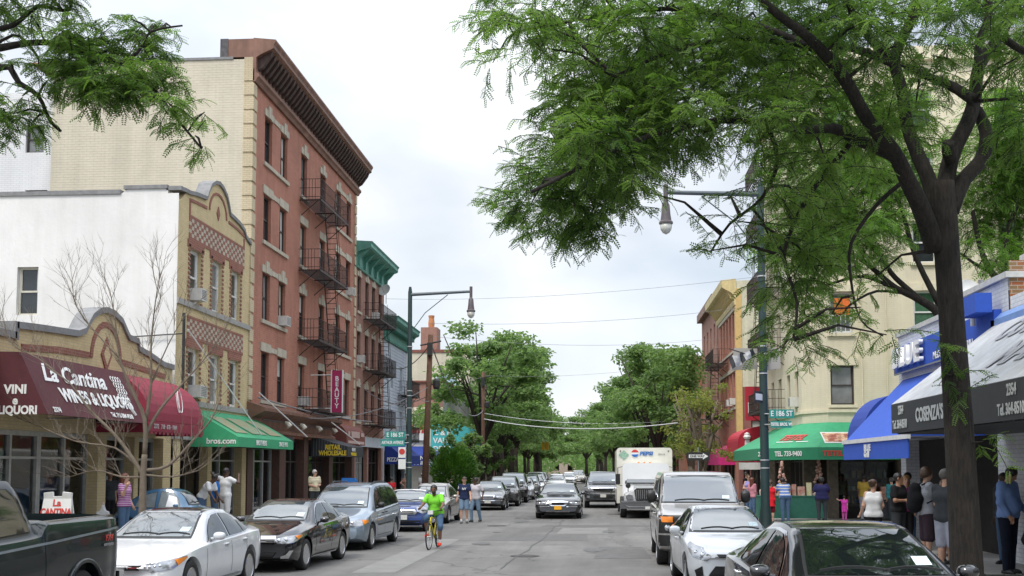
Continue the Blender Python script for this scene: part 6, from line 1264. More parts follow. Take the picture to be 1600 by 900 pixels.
c8 = dup(c7, (-5.5, 69.8, 0), R(2.4), 'taller black sport utility car, second behind the old black saloon', (1.02, 1, 1.03)); 
PB_ = paint('black_suv', (.012, .012, .014), rough=.15)
def repaint(car, m):
    for o in kids(car):
        if o.name.startswith('body'): o.data = o.data.copy(); o.data.materials[0] = m
repaint(c8, PB_)
def orig_set(car, lab, loc, rot, m=None, sc_=None):
    c = dup(car, loc, rot, lab, sc_)
    if m: repaint(c, m)
    return c
P_SIL = paint('silver', (.42, .43, .44), .6, .3); P_GREY = paint('mid_grey', (.12, .125, .13), .4, .3); P_GOLD = paint('pale_gold', (.42, .37, .28), .5, .3)
base_left = lambda Y: -5.35+bend(Y)-.0
for (Y, src, m, lab) in ((75.3, c5, P_SIL, 'silver saloon parked third behind the old black one at the left kerb'), (81, c7, P_GREY, 'grey sport utility car parked beyond the silver saloon'), (88.5, c5, P_WHITE, 'white saloon parked near the second wooden pole'), (95.5, c3, P_SIL, 'silver minivan far down the left kerb'), (102, c5, P_GREY, 'grey saloon far down the left kerb'), (109, c7, P_SIL, 'silver sport utility car far down the left kerb'), (117, c5, P_GOLD, 'pale gold saloon far down the left kerb')):
    orig_set(src, lab, (base_left(Y), Y, 0), R(2.5), m)
for (x, Y, src, m, lab) in ((-3.6, 101, c5, P_WHITE, 'white car crossing far behind the black limousine'), (-2.3, 133, c5, P_WHITE, 'pale car very far away in the traffic'), (-1.0, 146, c3, P_GOLD, 'gold van very far away in the traffic')):
    o = orig_set(src, lab, (x+bend(Y), Y, 0), R(2), m); o['group'] = 'cars far away in the traffic'
for (Y, src, m, lab) in ((66.5, c7, P_BLACK, 'black sport utility car hidden behind the delivery truck at the right kerb'), (73, c5, P_SIL, 'silver saloon at the right kerb beyond the delivery truck'), (80, c3, P_GREY, 'grey minivan at the right kerb far beyond the delivery truck')):
    o = orig_set(src, lab, (2.55+bend(Y), Y, 0), R(0), m); o['group'] = 'cars parked along the right kerb'
# black limousine taxi
ST = sedan(L=5.47, W=1.98, wr=.34, wy=(1.0, 3.99), paint=P_BLACK, chrome=M_TRIM, platem=M_PLATEY, plate=(0, .48), top=[(0, .68), (.06, .76), (.3, .84), (1.3, .95), (1.62, 1.0), (2.0, 1.17), (2.35, 1.33), (2.65, 1.44), (3.1, 1.48), (3.7, 1.46), (4.1, 1.34), (4.5, 1.1), (4.8, 1.06), (5.35, 1.02), (5.47, .9)],
    belt=[(0, .64), (.3, .78), (1.3, .88), (3, .94), (4.6, .98), (5.47, .85)], hw=[(0, .88), (.12, .94), (.4, .98), (1.2, 1), (4.2, 1), (5.0, .97), (5.47, .88)], rw=[(0, .78), (1.6, .82), (2.6, .66), (3.7, .65), (4.6, .76), (5.47, .76)],
    ws=[(-.74, 1.03), (.74, 1.03), (.56, 1.41), (-.56, 1.41)], wtrim_poly=[(2.0, .93), (2.3, 1.12), (2.6, 1.34), (2.8, 1.40), (3.7, 1.39), (4.05, 1.26), (4.35, 1.02)], sw=[[(2.1, .96), (2.35, 1.13), (2.65, 1.33), (3.1, 1.37), (3.12, .97)], [(3.2, .97), (3.18, 1.37), (3.7, 1.36), (4.0, 1.22), (4.1, 1.0)]], seams=[((1.8, .3), (1.85, .92)), ((3.15, .3), (3.16, .95))],
    hl=[(.46, .10, .72), (.44, .08, .60), (.80, .20, .58), (.92, .42, .62), (.92, .44, .70), (.80, .24, .72)], hl_dots=[(.56, 0, .66, .04), (.76, 0, .655, .04)],
    front_bits=[([(-.44, .74), (-.40, .62), (-.28, .545), (.28, .545), (.40, .62), (.44, .74), (.2, .775), (-.2, .775)], CH, 'grille'), ([(-.92, .505), (-.36, .505), (-.36, .54), (-.92, .54)], CH, 'bumper_strip'), ([(.36, .505), (.92, .505), (.92, .54), (.36, .54)], CH, 'bumper_strip'), ([(-.5, .30), (.5, .30), (.5, .34), (-.5, .34)], CH, 'air_intake')],
    front_bits2=[([(-.30, .65), (-.24, .59), (.24, .59), (.30, .65), (.2, .69), (-.2, .69)], M_TRIM, 'grille_slot')], mir=(2.2, 1.0, .20, .15), mirm=P_BLACK)
ct = make_car('limousine_taxi', ST, 'black limousine taxi with an orange plate driving towards us in mid road', 'car'); place(ct, -1.84, 46.9+2.73, R(0))
# dark pickup truck driving
def pickup(**k):
    S = dict(L=5.8, W=2.03, wr=.41, wy=(1.0, 4.7), arch=.07, tw=.27, bot=[(0, .42), (.5, .32), (5.3, .36), (5.8, .5)], top=[(0, 1.02), (.05, 1.12), (.3, 1.19), (1.35, 1.27), (1.5, 1.31), (1.8, 1.54), (2.15, 1.80), (2.4, 1.91), (2.8, 1.94), (3.6, 1.92), (3.78, 1.80), (3.88, 1.40), (3.95, 1.36), (5.75, 1.36), (5.8, 1.3)],
        belt=[(0, .95), (.3, 1.10), (1.4, 1.20), (3.85, 1.24), (4.0, 1.31), (5.8, 1.28)], hw=[(0, .90), (.1, .95), (.4, .99), (1, 1), (5.5, 1), (5.8, .98)], rw=[(0, .82), (1.4, .86), (2.3, .72), (3.7, .72), (3.9, .86), (5.8, .9)], ws=[(-.78, 1.35), (.78, 1.35), (.66, 1.83), (-.66, 1.83)],
        sw=[[(1.9, 1.28), (2.1, 1.54), (2.35, 1.78), (2.75, 1.82), (2.75, 1.28)], [(2.83, 1.28), (2.83, 1.82), (3.6, 1.80), (3.66, 1.30)]], seams=[((1.6, .5), (1.64, 1.2)), ((2.79, .5), (2.79, 1.24)), ((3.8, .5), (3.8, 1.3))], handles=[(2.6, 1.1), (3.6, 1.1)], mir=(1.95, 1.36, .26, .24), mirm=M_TRIM, plate=(0, .66),
        hl=[(.64, .06, 1.10), (.58, .05, .92), (.80, .12, .88), (.96, .34, .92), (.96, .36, 1.08), (.84, .14, 1.14)], hl_dots=[(.76, 0, 1.0, .06)], front_bits=[([(-.60, .90), (.60, .90), (.66, 1.12), (-.66, 1.12)], CH, 'grille_surround'), ([(-.96, .74), (.96, .74), (.96, .83), (-.96, .83)], CH, 'bumper'), ([(-.5, .52), (.5, .52), (.5, .64), (-.5, .64)], M_TRIM, 'air_intake')],
        front_bits2=[([(-.50, .91), (.50, .91), (.54, 1.05), (-.54, 1.05)], M_TRIM, 'grille')], front_pairs=[([(.70, .55), (.86, .55), (.86, .67), (.70, .67)], M_LAMP, 'fog_lamp')], spokes=5, cuts=[(-.85, .85, 4.05, 5.68, .80, 1.6)])
    S.update(k); return S
SP = pickup(paint=paint('charcoal_pickup', (.035, .035, .04), .4, .2)); cp = make_car('pickup_truck', SP, 'charcoal pickup truck driving towards us beside the delivery truck', 'pickup truck'); place(cp, .05, 59.2+2.9, R(.5))
# dark green pickup, left foreground
SG = pickup(L=6.1, W=2.05, paint=mat('dark_green_truck', (.007, .012, .013), .22, var=.04, coat=.35, spec=.4), wy=(1.0, 4.87), wr=.42, arch=.085,
    top=[(0, 1.10), (.05, 1.2), (.3, 1.28), (1.4, 1.38), (1.6, 1.42), (1.9, 1.68), (2.2, 1.92), (2.45, 2.02), (2.8, 2.06), (3.45, 2.05), (3.6, 1.96), (3.8, 1.55), (3.86, 1.54), (6.05, 1.54), (6.1, 1.5)], belt=[(0, 1.0), (.3, 1.18), (1.5, 1.30), (3.75, 1.36), (3.9, 1.50), (6.1, 1.49)],
    ws=[(-.78, 1.46), (.78, 1.46), (.66, 1.94), (-.66, 1.94)], sw=[[(2.0, 1.39), (2.2, 1.66), (2.4, 1.88), (2.7, 1.94), (2.7, 1.39)], [(2.8, 1.39), (2.8, 1.94), (3.3, 1.92), (3.48, 1.80), (3.56, 1.42)]], seams=[((1.6, .5), (1.64, 1.3)), ((2.75, .5), (2.75, 1.34)), ((3.83, .42), (3.83, 1.5))], handles=[(2.6, 1.2)],
    cuts=[(-.88, .88, 3.98, 6.0, .8, 1.8)], side_bits=[([(.4, 1.12), (3.8, 1.24), (6.0, 1.335), (6.0, 1.365), (3.8, 1.27), (.4, 1.15)], mat('stripe_silver', (.30, .33, .36), .3, metal=.5, var=.05))], tl=None)
def badge(r, bvh, h2, side, front, corner):
    M = plane_M((1.045, 5.42-h2, 1.22), (0, 1, 0), (0, 0, 1)); text('FX4', .12, 'badge', T_R, r, M, bold=0, shear=.3, sx=1.1); text('OFF ROAD', .05, 'badge', mat('badge_grey', (.3, .3, .3), .4, var=0), r, plane_M((1.045, 5.38-h2, 1.13), (0, 1, 0), (0, 0, 1)), bold=.001, sx=1.2)
    q = MB(); n = 24; ra = .42+.085   # flared lip round the rear arch
    for sg in (1, -1): q.tube([(sg*1.03, 4.87-h2+(ra+.03)*math.cos(R(200)-R(220)*k/n), .43+(ra+.03)*math.sin(R(200)-R(220)*k/n)) for k in range(n+1)], .035, 8)
    q.split('arch_flare', SG['paint'], r, smooth=True)
    q = MB(); q.box(-.95, .95, h2+.0, h2+.16, .52, .72); q.build('rear_bumper', CH, r)
    side([(6.0, .93), (6.085, .93), (6.085, 1.36), (6.0, 1.36)], M_TAIL, 'tail_light', .012)
SG['extra'] = [badge]
cg = make_car('pickup_truck', SG, 'dark green pickup truck with open bed cut off by the left edge', 'pickup truck', 'cars parked along the left kerb'); place(cg, -7.82, 15.55-3.05, R(.0))
# silver full-size van, right
def van(**k):
    S = dict(L=5.5, W=2.02, wr=.37, wy=(.85, 4.35), arch=.06, tw=.25, bow=.12, bowlen=.5, bot=[(0, .40), (.5, .32), (5, .32), (5.5, .42)], top=[(0, 1.10), (.05, 1.16), (.2, 1.20), (.85, 1.32), (1.0, 1.36), (1.25, 1.62), (1.5, 1.87), (1.75, 2.03), (2.1, 2.08), (5.3, 2.09), (5.45, 2.0), (5.5, 1.8)],
        belt=[(0, 1.02), (.2, 1.12), (.9, 1.24), (5.3, 1.26), (5.5, 1.2)], hw=[(0, .93), (.06, .96), (.3, .99), (1, 1), (5.4, 1), (5.5, .98)], rw=[(0, .86), (.9, .88), (1.7, .82), (5.5, .82)], ws=[(-.84, 1.40), (.84, 1.40), (.76, 1.97), (-.76, 1.97)],
        sw=[[(1.35, 1.30), (1.42, 1.52), (1.72, 1.88), (2.2, 1.92), (2.2, 1.30)], [(2.5, 1.32), (2.5, 1.90), (3.6, 1.90), (3.6, 1.32)], [(3.75, 1.32), (3.75, 1.90), (4.9, 1.90), (4.9, 1.32)]], seams=[((1.2, .5), (1.2, 1.28)), ((2.32, .4), (2.32, 1.98)), ((3.68, .4), (3.68, 1.98))], handles=[(2.15, 1.1)], mir=(1.45, 1.42, .22, .30), mirm=M_TRIM, plate=(0, .62),
        hl=[(.62, .03, .95), (.62, .03, .78), (.88, .06, .78), (.94, .1, .95)], hl_dots=[(.77, 0, .86, .07)], front_bits=[([(-.62, .76), (.62, .76), (.62, 1.12), (-.62, 1.12)], M_TRIM, 'grille'), ([(-1.0, .46), (1.0, .46), (1.0, .70), (-1.0, .70)], M_TRIM, 'bumper')],
        front_bits2=[([(-.56, .80+k*.075), (.56, .80+k*.075), (.56, .825+k*.075), (-.56, .825+k*.075)], mat('grille_grey', (.12, .12, .12), .4), 'grille_slat') for k in range(4)], front_pairs=[([(.66, .98), (.90, .98), (.92, 1.10), (.66, 1.10)], M_AMB, 'indicator'), ([(.60, .74), (.955, .74), (.955, 1.13), (.60, 1.13)], M_TRIM, 'lamp_surround')], spokes=6, rimm=M_STEEL)
    S.update(k); S['front_pairs'] = S['front_pairs'][:1]; S['front_bits'].append(([(-.97, .74), (.97, .74), (.95, 1.135), (-.95, 1.135)], M_TRIM, 'lamp_surround')); return S
SV = van(paint=paint('van_silver', (.40, .385, .37), .45, .35)); SV['front_bits'] = [SV['front_bits'][2], SV['front_bits'][1]]; SV['front_bits2'] = [([(-.62, .76), (.62, .76), (.62, 1.12), (-.62, 1.12)], mat('grille_black', (.02, .02, .02), .5), 'grille')]
cv = make_car('van', SV, 'silver full size van with black grille parked behind the white compact', 'van', 'cars parked along the right kerb'); at_wheels(cv, SV, 1.26, 25.6, 1.30, 29.1)
# white compact sedan
SH = sedan(L=4.37, W=1.72, wr=.315, wy=(.85, 3.42), paint=P_WHITE, spokes=7, chrome=M_TRIM, sideglass=M_CGD)
f_ = 4.37/4.85
for k_ in ('top', 'belt', 'hw', 'rw', 'sw', 'wtrim_poly', 'seams', 'handles'): SH[k_] = [tuple((a*f_, b) for a, b in p) if isinstance(p[0], tuple) else (p[0]*f_, p[1]) for p in SH[k_]]
SH['mir'] = (1.75, .98, .2, .15); SH['hl'] = [(.42, .10, .66), (.50, .12, .58), (.70, .32, .64), (.80, .78, .84), (.77, .80, .87), (.60, .30, .80)]; SH['hl_dots'] = [(.60, 0, .68, .05), (.70, 0, .72, .04)]
SH['front_bits'] = [([(-.40, .50), (.40, .50), (.52, .34), (.40, .28), (-.40, .28), (-.52, .34)], M_TRIM, 'air_intake'), ([(-.34, .64), (.34, .64), (.38, .70), (-.38, .70)], M_TRIM, 'grille')]; SH['front_pairs'] = [([(.60, .34), (.70, .30), (.74, .42), (.62, .50)], M_TRIM, 'fog_lamp_recess')]
ch = make_car('parked_car', SH, 'white compact sedan parked between the silver van and the near black car', 'car', 'cars parked along the right kerb'); at_wheels(ch, SH, 1.50, 20.2, 1.42, 22.8)
# near black sedan
SB = sedan(L=5.0, W=1.93, wr=.34, paint=P_BLACK, chrome=CH, spokes=8, handlem=CH, sideglass=M_CGD); c_ = lambda p: [(a*5/4.85, b) for a, b in p]
cb_ = make_car('parked_car', SB, 'black sedan with tree reflections in its windshield at the bottom right', 'car', 'cars parked along the right kerb'); place(cb_, 2.66, 12.5, R(4.0)); cb_.scale = (1.05, 1.08, 1.09)
for o in kids(cb_):
    for q in kids(o):
        if q.name.startswith('pane'): q.data.materials[0] = mat('dark_windshield', (.008, .012, .011), .02, spec=1.0, var=.1, ior=1.8)
# vintage blue car
SW = dict(L=4.0, W=1.54, wr=.33, wy=(.75, 3.15), paint=paint('sky_blue', (.05, .14, .25), 0, .35), arch=.09, bow=.35, tbow=.3, bowlen=1.3,
    top=[(0, .50), (.1, .66), (.4, .84), (.9, .96), (1.1, 1.0), (1.35, 1.28), (1.6, 1.44), (2.0, 1.50), (2.4, 1.47), (2.9, 1.28), (3.4, .98), (3.85, .62), (4.0, .48)], belt=[(0, .45), (.4, .72), (1.0, .88), (2.5, .90), (3.3, .80), (4.0, .44)],
    hw=[(0, .70), (.3, .90), (.9, 1), (3.1, 1), (3.7, .88), (4.0, .7)], rw=[(0, .5), (1, .66), (1.6, .64), (2.4, .62), (3.2, .5), (4, .45)], ws=[(-.48, 1.04), (.48, 1.04), (.42, 1.38), (-.42, 1.38)],
    sw=[[(1.4, .95), (1.5, 1.20), (1.68, 1.36), (2.05, 1.39), (2.1, .95)], [(2.2, .95), (2.2, 1.38), (2.5, 1.32), (2.8, 1.15), (2.85, .97)]], sideglass=mat('hazy_glass', (.22, .25, .26), .1, spec=.9, var=.2), seams=[((1.3, .3), (1.3, .9)), ((2.15, .3), (2.15, .92))], mir=(1.5, .98, .12, .1), hl=[(.5, .3, .72), (.5, .3, .58), (.62, .4, .58), (.62, .4, .72)], plate=(0, .45), spokes=8, rimm=CH, sticker=False)
def roofsheet(r, bvh, h2, side, front, corner):
    side([(1.45, .97), (1.85, .97), (1.80, 1.30), (1.55, 1.24)], P_WHITE, 'paper_sheet', .016)
SW['extra'] = [roofsheet]
cw = make_car('vintage_car', SW, 'small vintage sky blue car behind the thin bare tree', 'car'); place(cw, -11.45, 28.9, R(93), .26); cw.scale = (.9, .82, .92)
# delivery truck
def truck():
    t_ = thing('delivery_truck', 'white drinks delivery truck with rounded box body and upright chrome grille', 'truck', (1.93, 47.8, 0)); W_ = P_WHITE
    P_BOX = mat('truck_cream', (.70, .68, .60), .35, var=.06, coat=.3)
    def rbox(x0, x1, y0, y1, z0, z1, r_, nm, m, par=t_, n=5):
        pts = []
        for (cx, cz, a0) in ((x1-r_, z1-r_, 0), (x0+r_, z1-r_, 90)): pts += [(cx+r_*math.cos(R(a0+90*k/n)), cz+r_*math.sin(R(a0+90*k/n))) for k in range(n+1)]
        pts += [(x0, z0), (x1, z0)]; b = MB(); b.prism(pts, 'y', y0, y1); return b.build(nm, m, par, smooth=True, sharp=35)
    bx_ = rbox(-1.25, 1.25, 3.0, 9.5, .55, 3.05, .16, 'cargo_body', P_BOX)
    rbox(-1.02, 1.02, 1.55, 2.99, .6, 2.35, .2, 'cab', W_)
    b = MB(); b.add([(-.90, 1.50, 1.45), (.90, 1.50, 1.45), (.84, 1.78, 2.24), (-.84, 1.78, 2.24), (-.98, 1.9, 1.45), (.98, 1.9, 1.45), (.9, 1.9, 2.3), (-.9, 1.9, 2.3)], [(0, 1, 2, 3), (4, 7, 6, 5), (0, 3, 7, 4), (1, 5, 6, 2), (3, 2, 6, 7), (0, 4, 5, 1)]); ws_ = b.build('windshield', M_TRIM, t_)
    b = MB(); b.add([(-.84, 1.492, 1.50), (.84, 1.492, 1.50), (.79, 1.755, 2.20), (-.79, 1.755, 2.20)], [(0, 1, 2, 3)]); o = b.build('pane', M_CG, ws_)
    b = MB(); prof = [(-.98, .62), (-.98, 1.0), (-.86, 1.16), (-.62, 1.24), (-.52, 1.42), (.52, 1.42), (.62, 1.24), (.86, 1.16), (.98, 1.0), (.98, .62)]
    n = 6; vs = []; fs = []
    for i in range(n+1):
        y = .02+(1.56-.02)*i/n; k = .88+.12*min(1, i/2.0); d = .1*(1-i/n)
        for (x, z) in prof: vs.append((x*k, y+.12*(abs(x))**2*(1-i/n), .62+(z-.62)*(1-d*1.2)))
    m = len(prof)
    for i in range(n):
        for k in range(m): fs.append((i*m+k, i*m+(k+1) % m, (i+1)*m+(k+1) % m, (i+1)*m+k))
    fs += [tuple(range(m))[::-1], tuple(range(n*m, n*m+m))]; b.add(vs, fs); b.build('hood', W_, t_, smooth=True, sharp=40)
    b = MB(); b.prism([(-.50, .80), (.50, .80), (.56, 1.20), (.46, 1.28), (-.46, 1.28), (-.56, 1.20)], 'y', -.05, .08); g = b.build('grille', M_TRIM, t_)
    b = MB()
    for k in range(12): b.box(-.49+k*.086, -.455+k*.086, -.075, -.051, .83, 1.22)
    b.build('chrome_bars', CH, g)
    for s in (-1, 1):
        b = MB(); b.prism([(s*.60, .82), (s*.90, .84), (s*.92, .96), (s*.80, 1.02), (s*.62, .98)], 'y', .02, .14); b.build('headlight', M_LAMP, t_)
        b = MB(); b.tube([(s*.8, .5, 1.1), (s*.8, .45, 1.35), (s*.8, .42, 1.42)], .02, 6); b.lathe((s*.8, .40, 1.38), [(.01, -.02), (.11, 0), (.11, .03), (.01, .06)], 12, 'y'); b.build('hood_mirror', M_TRIM, t_)
        b = MB(); b.tube([(s*1.0, 1.7, 2.2), (s*1.22, 1.6, 2.15), (s*1.22, 1.6, 1.4), (s*1.0, 1.7, 1.35)], .018, 6); b.box(s*1.22-.10, s*1.22+.10, 1.54, 1.62, 1.42, 1.88); b.build('wing_mirror', M_TRIM, t_)
    b = MB(); b.prism([(-1.15, .42), (1.15, .42), (1.18, .55), (1.12, .74), (-1.12, .74), (-1.18, .55)], 'y', -.18, .25); b.build('bumper', mat('bumper_grey', (.10, .10, .105), .4, var=.1), t_)
    b = MB(); b.prism([(-.98, .60), (-.80, .48), (.80, .48), (.98, .60), (.80, .53), (-.80, .53)], 'y', -.20, -.181); b.box(-1.1, 1.1, -.195, -.181, .69, .72); b.build('bumper_trim', CH, t_)
    b = MB(); b.box(-.1, .2, -.21, -.19, .40, .52); b.build('licence_plate', M_PLATE, t_)
    b = MB(); b.box(-.9, .9, .3, 9.2, .45, .62); b.build('chassis', M_BLACK, t_)
    tw_, q_ = wheel_proto(.46, .28, 6)
    for y in (1.0, 7.2):
        for s in (1, -1):
            w = tw_.build('wheel', M_TYRE, t_, smooth=True, sharp=50); w.location = (s*1.0, y, 0); w.rotation_euler = (0, 0, 0 if s > 0 else math.pi); q_.build('rim', [M_STEEL, M_WELL], w, smooth=True, sharp=30)
    # front of the body: round logo, lettering, diamond placard
    Y = 2.985; lg = MB(); n = 24
    def ring(r0, a0, a1, m, y=Y, off=0):
        pts = [( -.42+r0*math.cos(R(a0+(a1-a0)*k/n)), 2.80+r0*math.sin(R(a0+(a1-a0)*k/n))) for k in range(n+1)]; b = MB(); b.prism(pts, 'y', y-.012+off, y+off); return b
    ring(.175, 0, 360, 0, Y-.0).build('emblem_disc', T_W, t_); ring(.165, 15, 165, 0, Y-.014).build('emblem_top', T_R, t_); ring(.165, 200, 345, 0, Y-.014).build('emblem_bottom', mat('emblem_blue', (.02, .13, .45), .4), t_)
    text('PEPSI', .23, 'lettering', mat('blue_lettering', (.03, .14, .42), .4, var=0), t_, plane_M((-.22, Y-.02, 2.78), (1, 0, 0), (0, 0, 1)), bold=.01, sx=1.15, shear=.2)
    b = MB(); b.prism([(-.92, 2.50), (-.68, 2.72), (-.92, 2.94), (-1.16, 2.72)], 'y', Y-.012, Y); b.build('diamond_placard', mat('placard_green', (.05, .30, .18), .5, col2=(.5, .6, .5), scale=25), t_)
    for x in (-1.08, 1.08): b = MB(); b.lathe((x, Y-.01, 2.9), [(.03, -.01), (.03, .01)], 10, 'y'); b.build('marker_lamp', M_TRIM, t_)
    text('353118', .1, 'lettering', mat('badge_grey', (.3, .3, .3), .4, var=0), t_, plane_M((.62, Y-.008, 2.75), (1, 0, 0), (0, 0, 1)), bold=.002)
    b = MB()
    for x in (-.3, -.05, .2): b.lathe((x, 1.85, 2.34), [(.05, 0), (.04, .05), (.01, .07)], 8)
    b.build('roof_lamps', M_AMB, t_); return t_
truck()
# ================================================================ people
def surfnets(f, o, h):
    s = f < 0; nx, ny, nz = f.shape; acc = np.zeros((nx-1, ny-1, nz-1, 3)); cnt = np.zeros((nx-1, ny-1, nz-1))
    I = np.indices((nx-1, ny-1, nz-1)).transpose(1, 2, 3, 0).astype(float)
    for ax in range(3):
        for da in (0, 1):
            for db in (0, 1):
                off = [0, 0, 0]; oth = [a for a in range(3) if a != ax]; off[oth[0]] = da; off[oth[1]] = db
                sl0 = tuple(slice(off[a], off[a]+f.shape[a]-1) for a in range(3)); off1 = list(off); off1[ax] = 1
                sl1 = tuple(slice(off1[a], off1[a]+f.shape[a]-1) for a in range(3)); a0, a1 = f[sl0], f[sl1]; m = (a0 < 0) != (a1 < 0)
                t = np.where(m, a0/(np.where(m, a0-a1, 1)), 0); p = I+np.array(off); p[..., ax] = I[..., ax]+t; acc += p*m[..., None]; cnt += m
    act = cnt > 0; idx = -np.ones(act.shape, int); idx[act] = np.arange(act.sum()); V = acc[act]/cnt[act][:, None]*h+np.array(o); Q = []
    for ax in range(3):
        b, c = [a for a in range(3) if a != ax]; n = [0, 0, 0]; sl0 = [slice(1, -1)]*3; sl0[ax] = slice(0, -1); sl1 = list(sl0); sl1[ax] = slice(1, None)
        s0, s1 = s[tuple(sl0)], s[tuple(sl1)]; w = np.argwhere(s0 != s1)
        if len(w) == 0: continue
        base = w+1; base[:, ax] = w[:, ax]; fl = s0[tuple(w.T)]
        def g(db, dc): q = base.copy(); q[:, b] -= db; q[:, c] -= dc; return idx[tuple(q.T)]
        q = np.stack([g(1, 1), g(0, 1), g(0, 0), g(1, 0)], 1)
        if ax == 1: fl = ~fl
        q[~fl] = q[~fl][:, ::-1]; Q.append(q)
    return V, np.concatenate(Q)
def sdf_mesh(prims, k=.03, h=.018, cuts=(), sub=()):
    """prims: (a, b, ra, rb) rounded cones; cuts: (point, normal) half-spaces removed; sub: prims removed"""
    P = [(np.array(a, float), np.array(b, float), ra, rb) for a, b, ra, rb in prims]
    lo = np.min([np.minimum(a, b)-max(ra, rb) for a, b, ra, rb in P], 0)-2.5*h; hi = np.max([np.maximum(a, b)+max(ra, rb) for a, b, ra, rb in P], 0)+2.5*h
    ax = [np.arange(lo[i], hi[i]+h, h) for i in range(3)]; G = np.stack(np.meshgrid(*ax, indexing='ij'), -1)
    def d1(a, b, ra, rb):
        ab = b-a; L2 = max(1e-9, ab@ab); t = np.clip(((G-a)@ab)/L2, 0, 1); return np.linalg.norm(G-a-t[..., None]*ab, axis=-1)-(ra+(rb-ra)*t)
    f = None
    for p in P:
        d = d1(*p)
        if f is None: f = d
        else: hh = np.clip(.5+.5*(d-f)/k, 0, 1); f = d*(1-hh)+f*hh-k*hh*(1-hh)
    for (pt, n) in cuts: f = np.maximum(f, (G-np.array(pt))@np.array(n))
    for p in sub: f = np.maximum(f, -d1(*[np.array(x, float) if hasattr(x, '__len__') else x for x in p]))
    V, Q = surfnets(f, lo, h); return V.tolist(), Q.tolist()
def stripes(name, c1, c2, freq, duty=.5):
    if name in _mc: return _mc[name]
    m = bpy.data.materials.new(name); m.use_nodes = True; _mc[name] = m; t = m.node_tree; b = t.nodes['Principled BSDF']; b.inputs['Roughness'].default_value = .9
    tc = N(t, 'ShaderNodeTexCoord'); sp = N(t, 'ShaderNodeSeparateXYZ'); t.links.new(tc.outputs['Object'], sp.inputs[0]); mu = N(t, 'ShaderNodeMath', operation='MULTIPLY'); mu.inputs[1].default_value = freq; t.links.new(sp.outputs[2], mu.inputs[0])
    fr = N(t, 'ShaderNodeMath', operation='FRACT'); t.links.new(mu.outputs[0], fr.inputs[0]); gt = N(t, 'ShaderNodeMath', operation='GREATER_THAN'); gt.inputs[1].default_value = duty; t.links.new(fr.outputs[0], gt.inputs[0])
    mx = N(t, 'ShaderNodeMix', data_type='RGBA'); mx.inputs[6].default_value = (*c1, 1); mx.inputs[7].default_value = (*c2, 1); t.links.new(gt.outputs[0], mx.inputs[0]); t.links.new(mx.outputs[2], b.inputs['Base Color']); return m
def cloth(name, c, v=.15): return mat('cloth_'+name, c, .9, var=v, scale=9, bump=.5, bscale=14, spec=.2)
SK_L = mat('skin_light', (.52, .30, .21), .55, var=.06); SK_M = mat('skin_tan', (.36, .19, .12), .55, var=.06); SK_D = mat('skin_dark', (.085, .04, .025), .5, var=.1); SK_B = mat('skin_brown', (.18, .085, .05), .5, var=.1)
HR_B = mat('hair_black', (.012, .009, .008), .5, var=.3, scale=30); HR_BR = mat('hair_brown', (.06, .03, .015), .5, var=.3, scale=30); HR_A = mat('hair_auburn', (.11, .03, .015), .5, var=.3, scale=30); HR_W = mat('hair_white', (.55, .53, .50), .6, var=.15, scale=30); HR_BL = mat('hair_blond', (.38, .22, .08), .5, var=.3, scale=30); HR_G = mat('hair_grey', (.10, .09, .08), .6, var=.3, scale=30)
M_EYE = mat('eye_dark', (.01, .008, .008), .3, var=0); M_LIP = mat('lip', (.25, .07, .06), .5, var=0)
V3 = lambda *a: Vector(a)
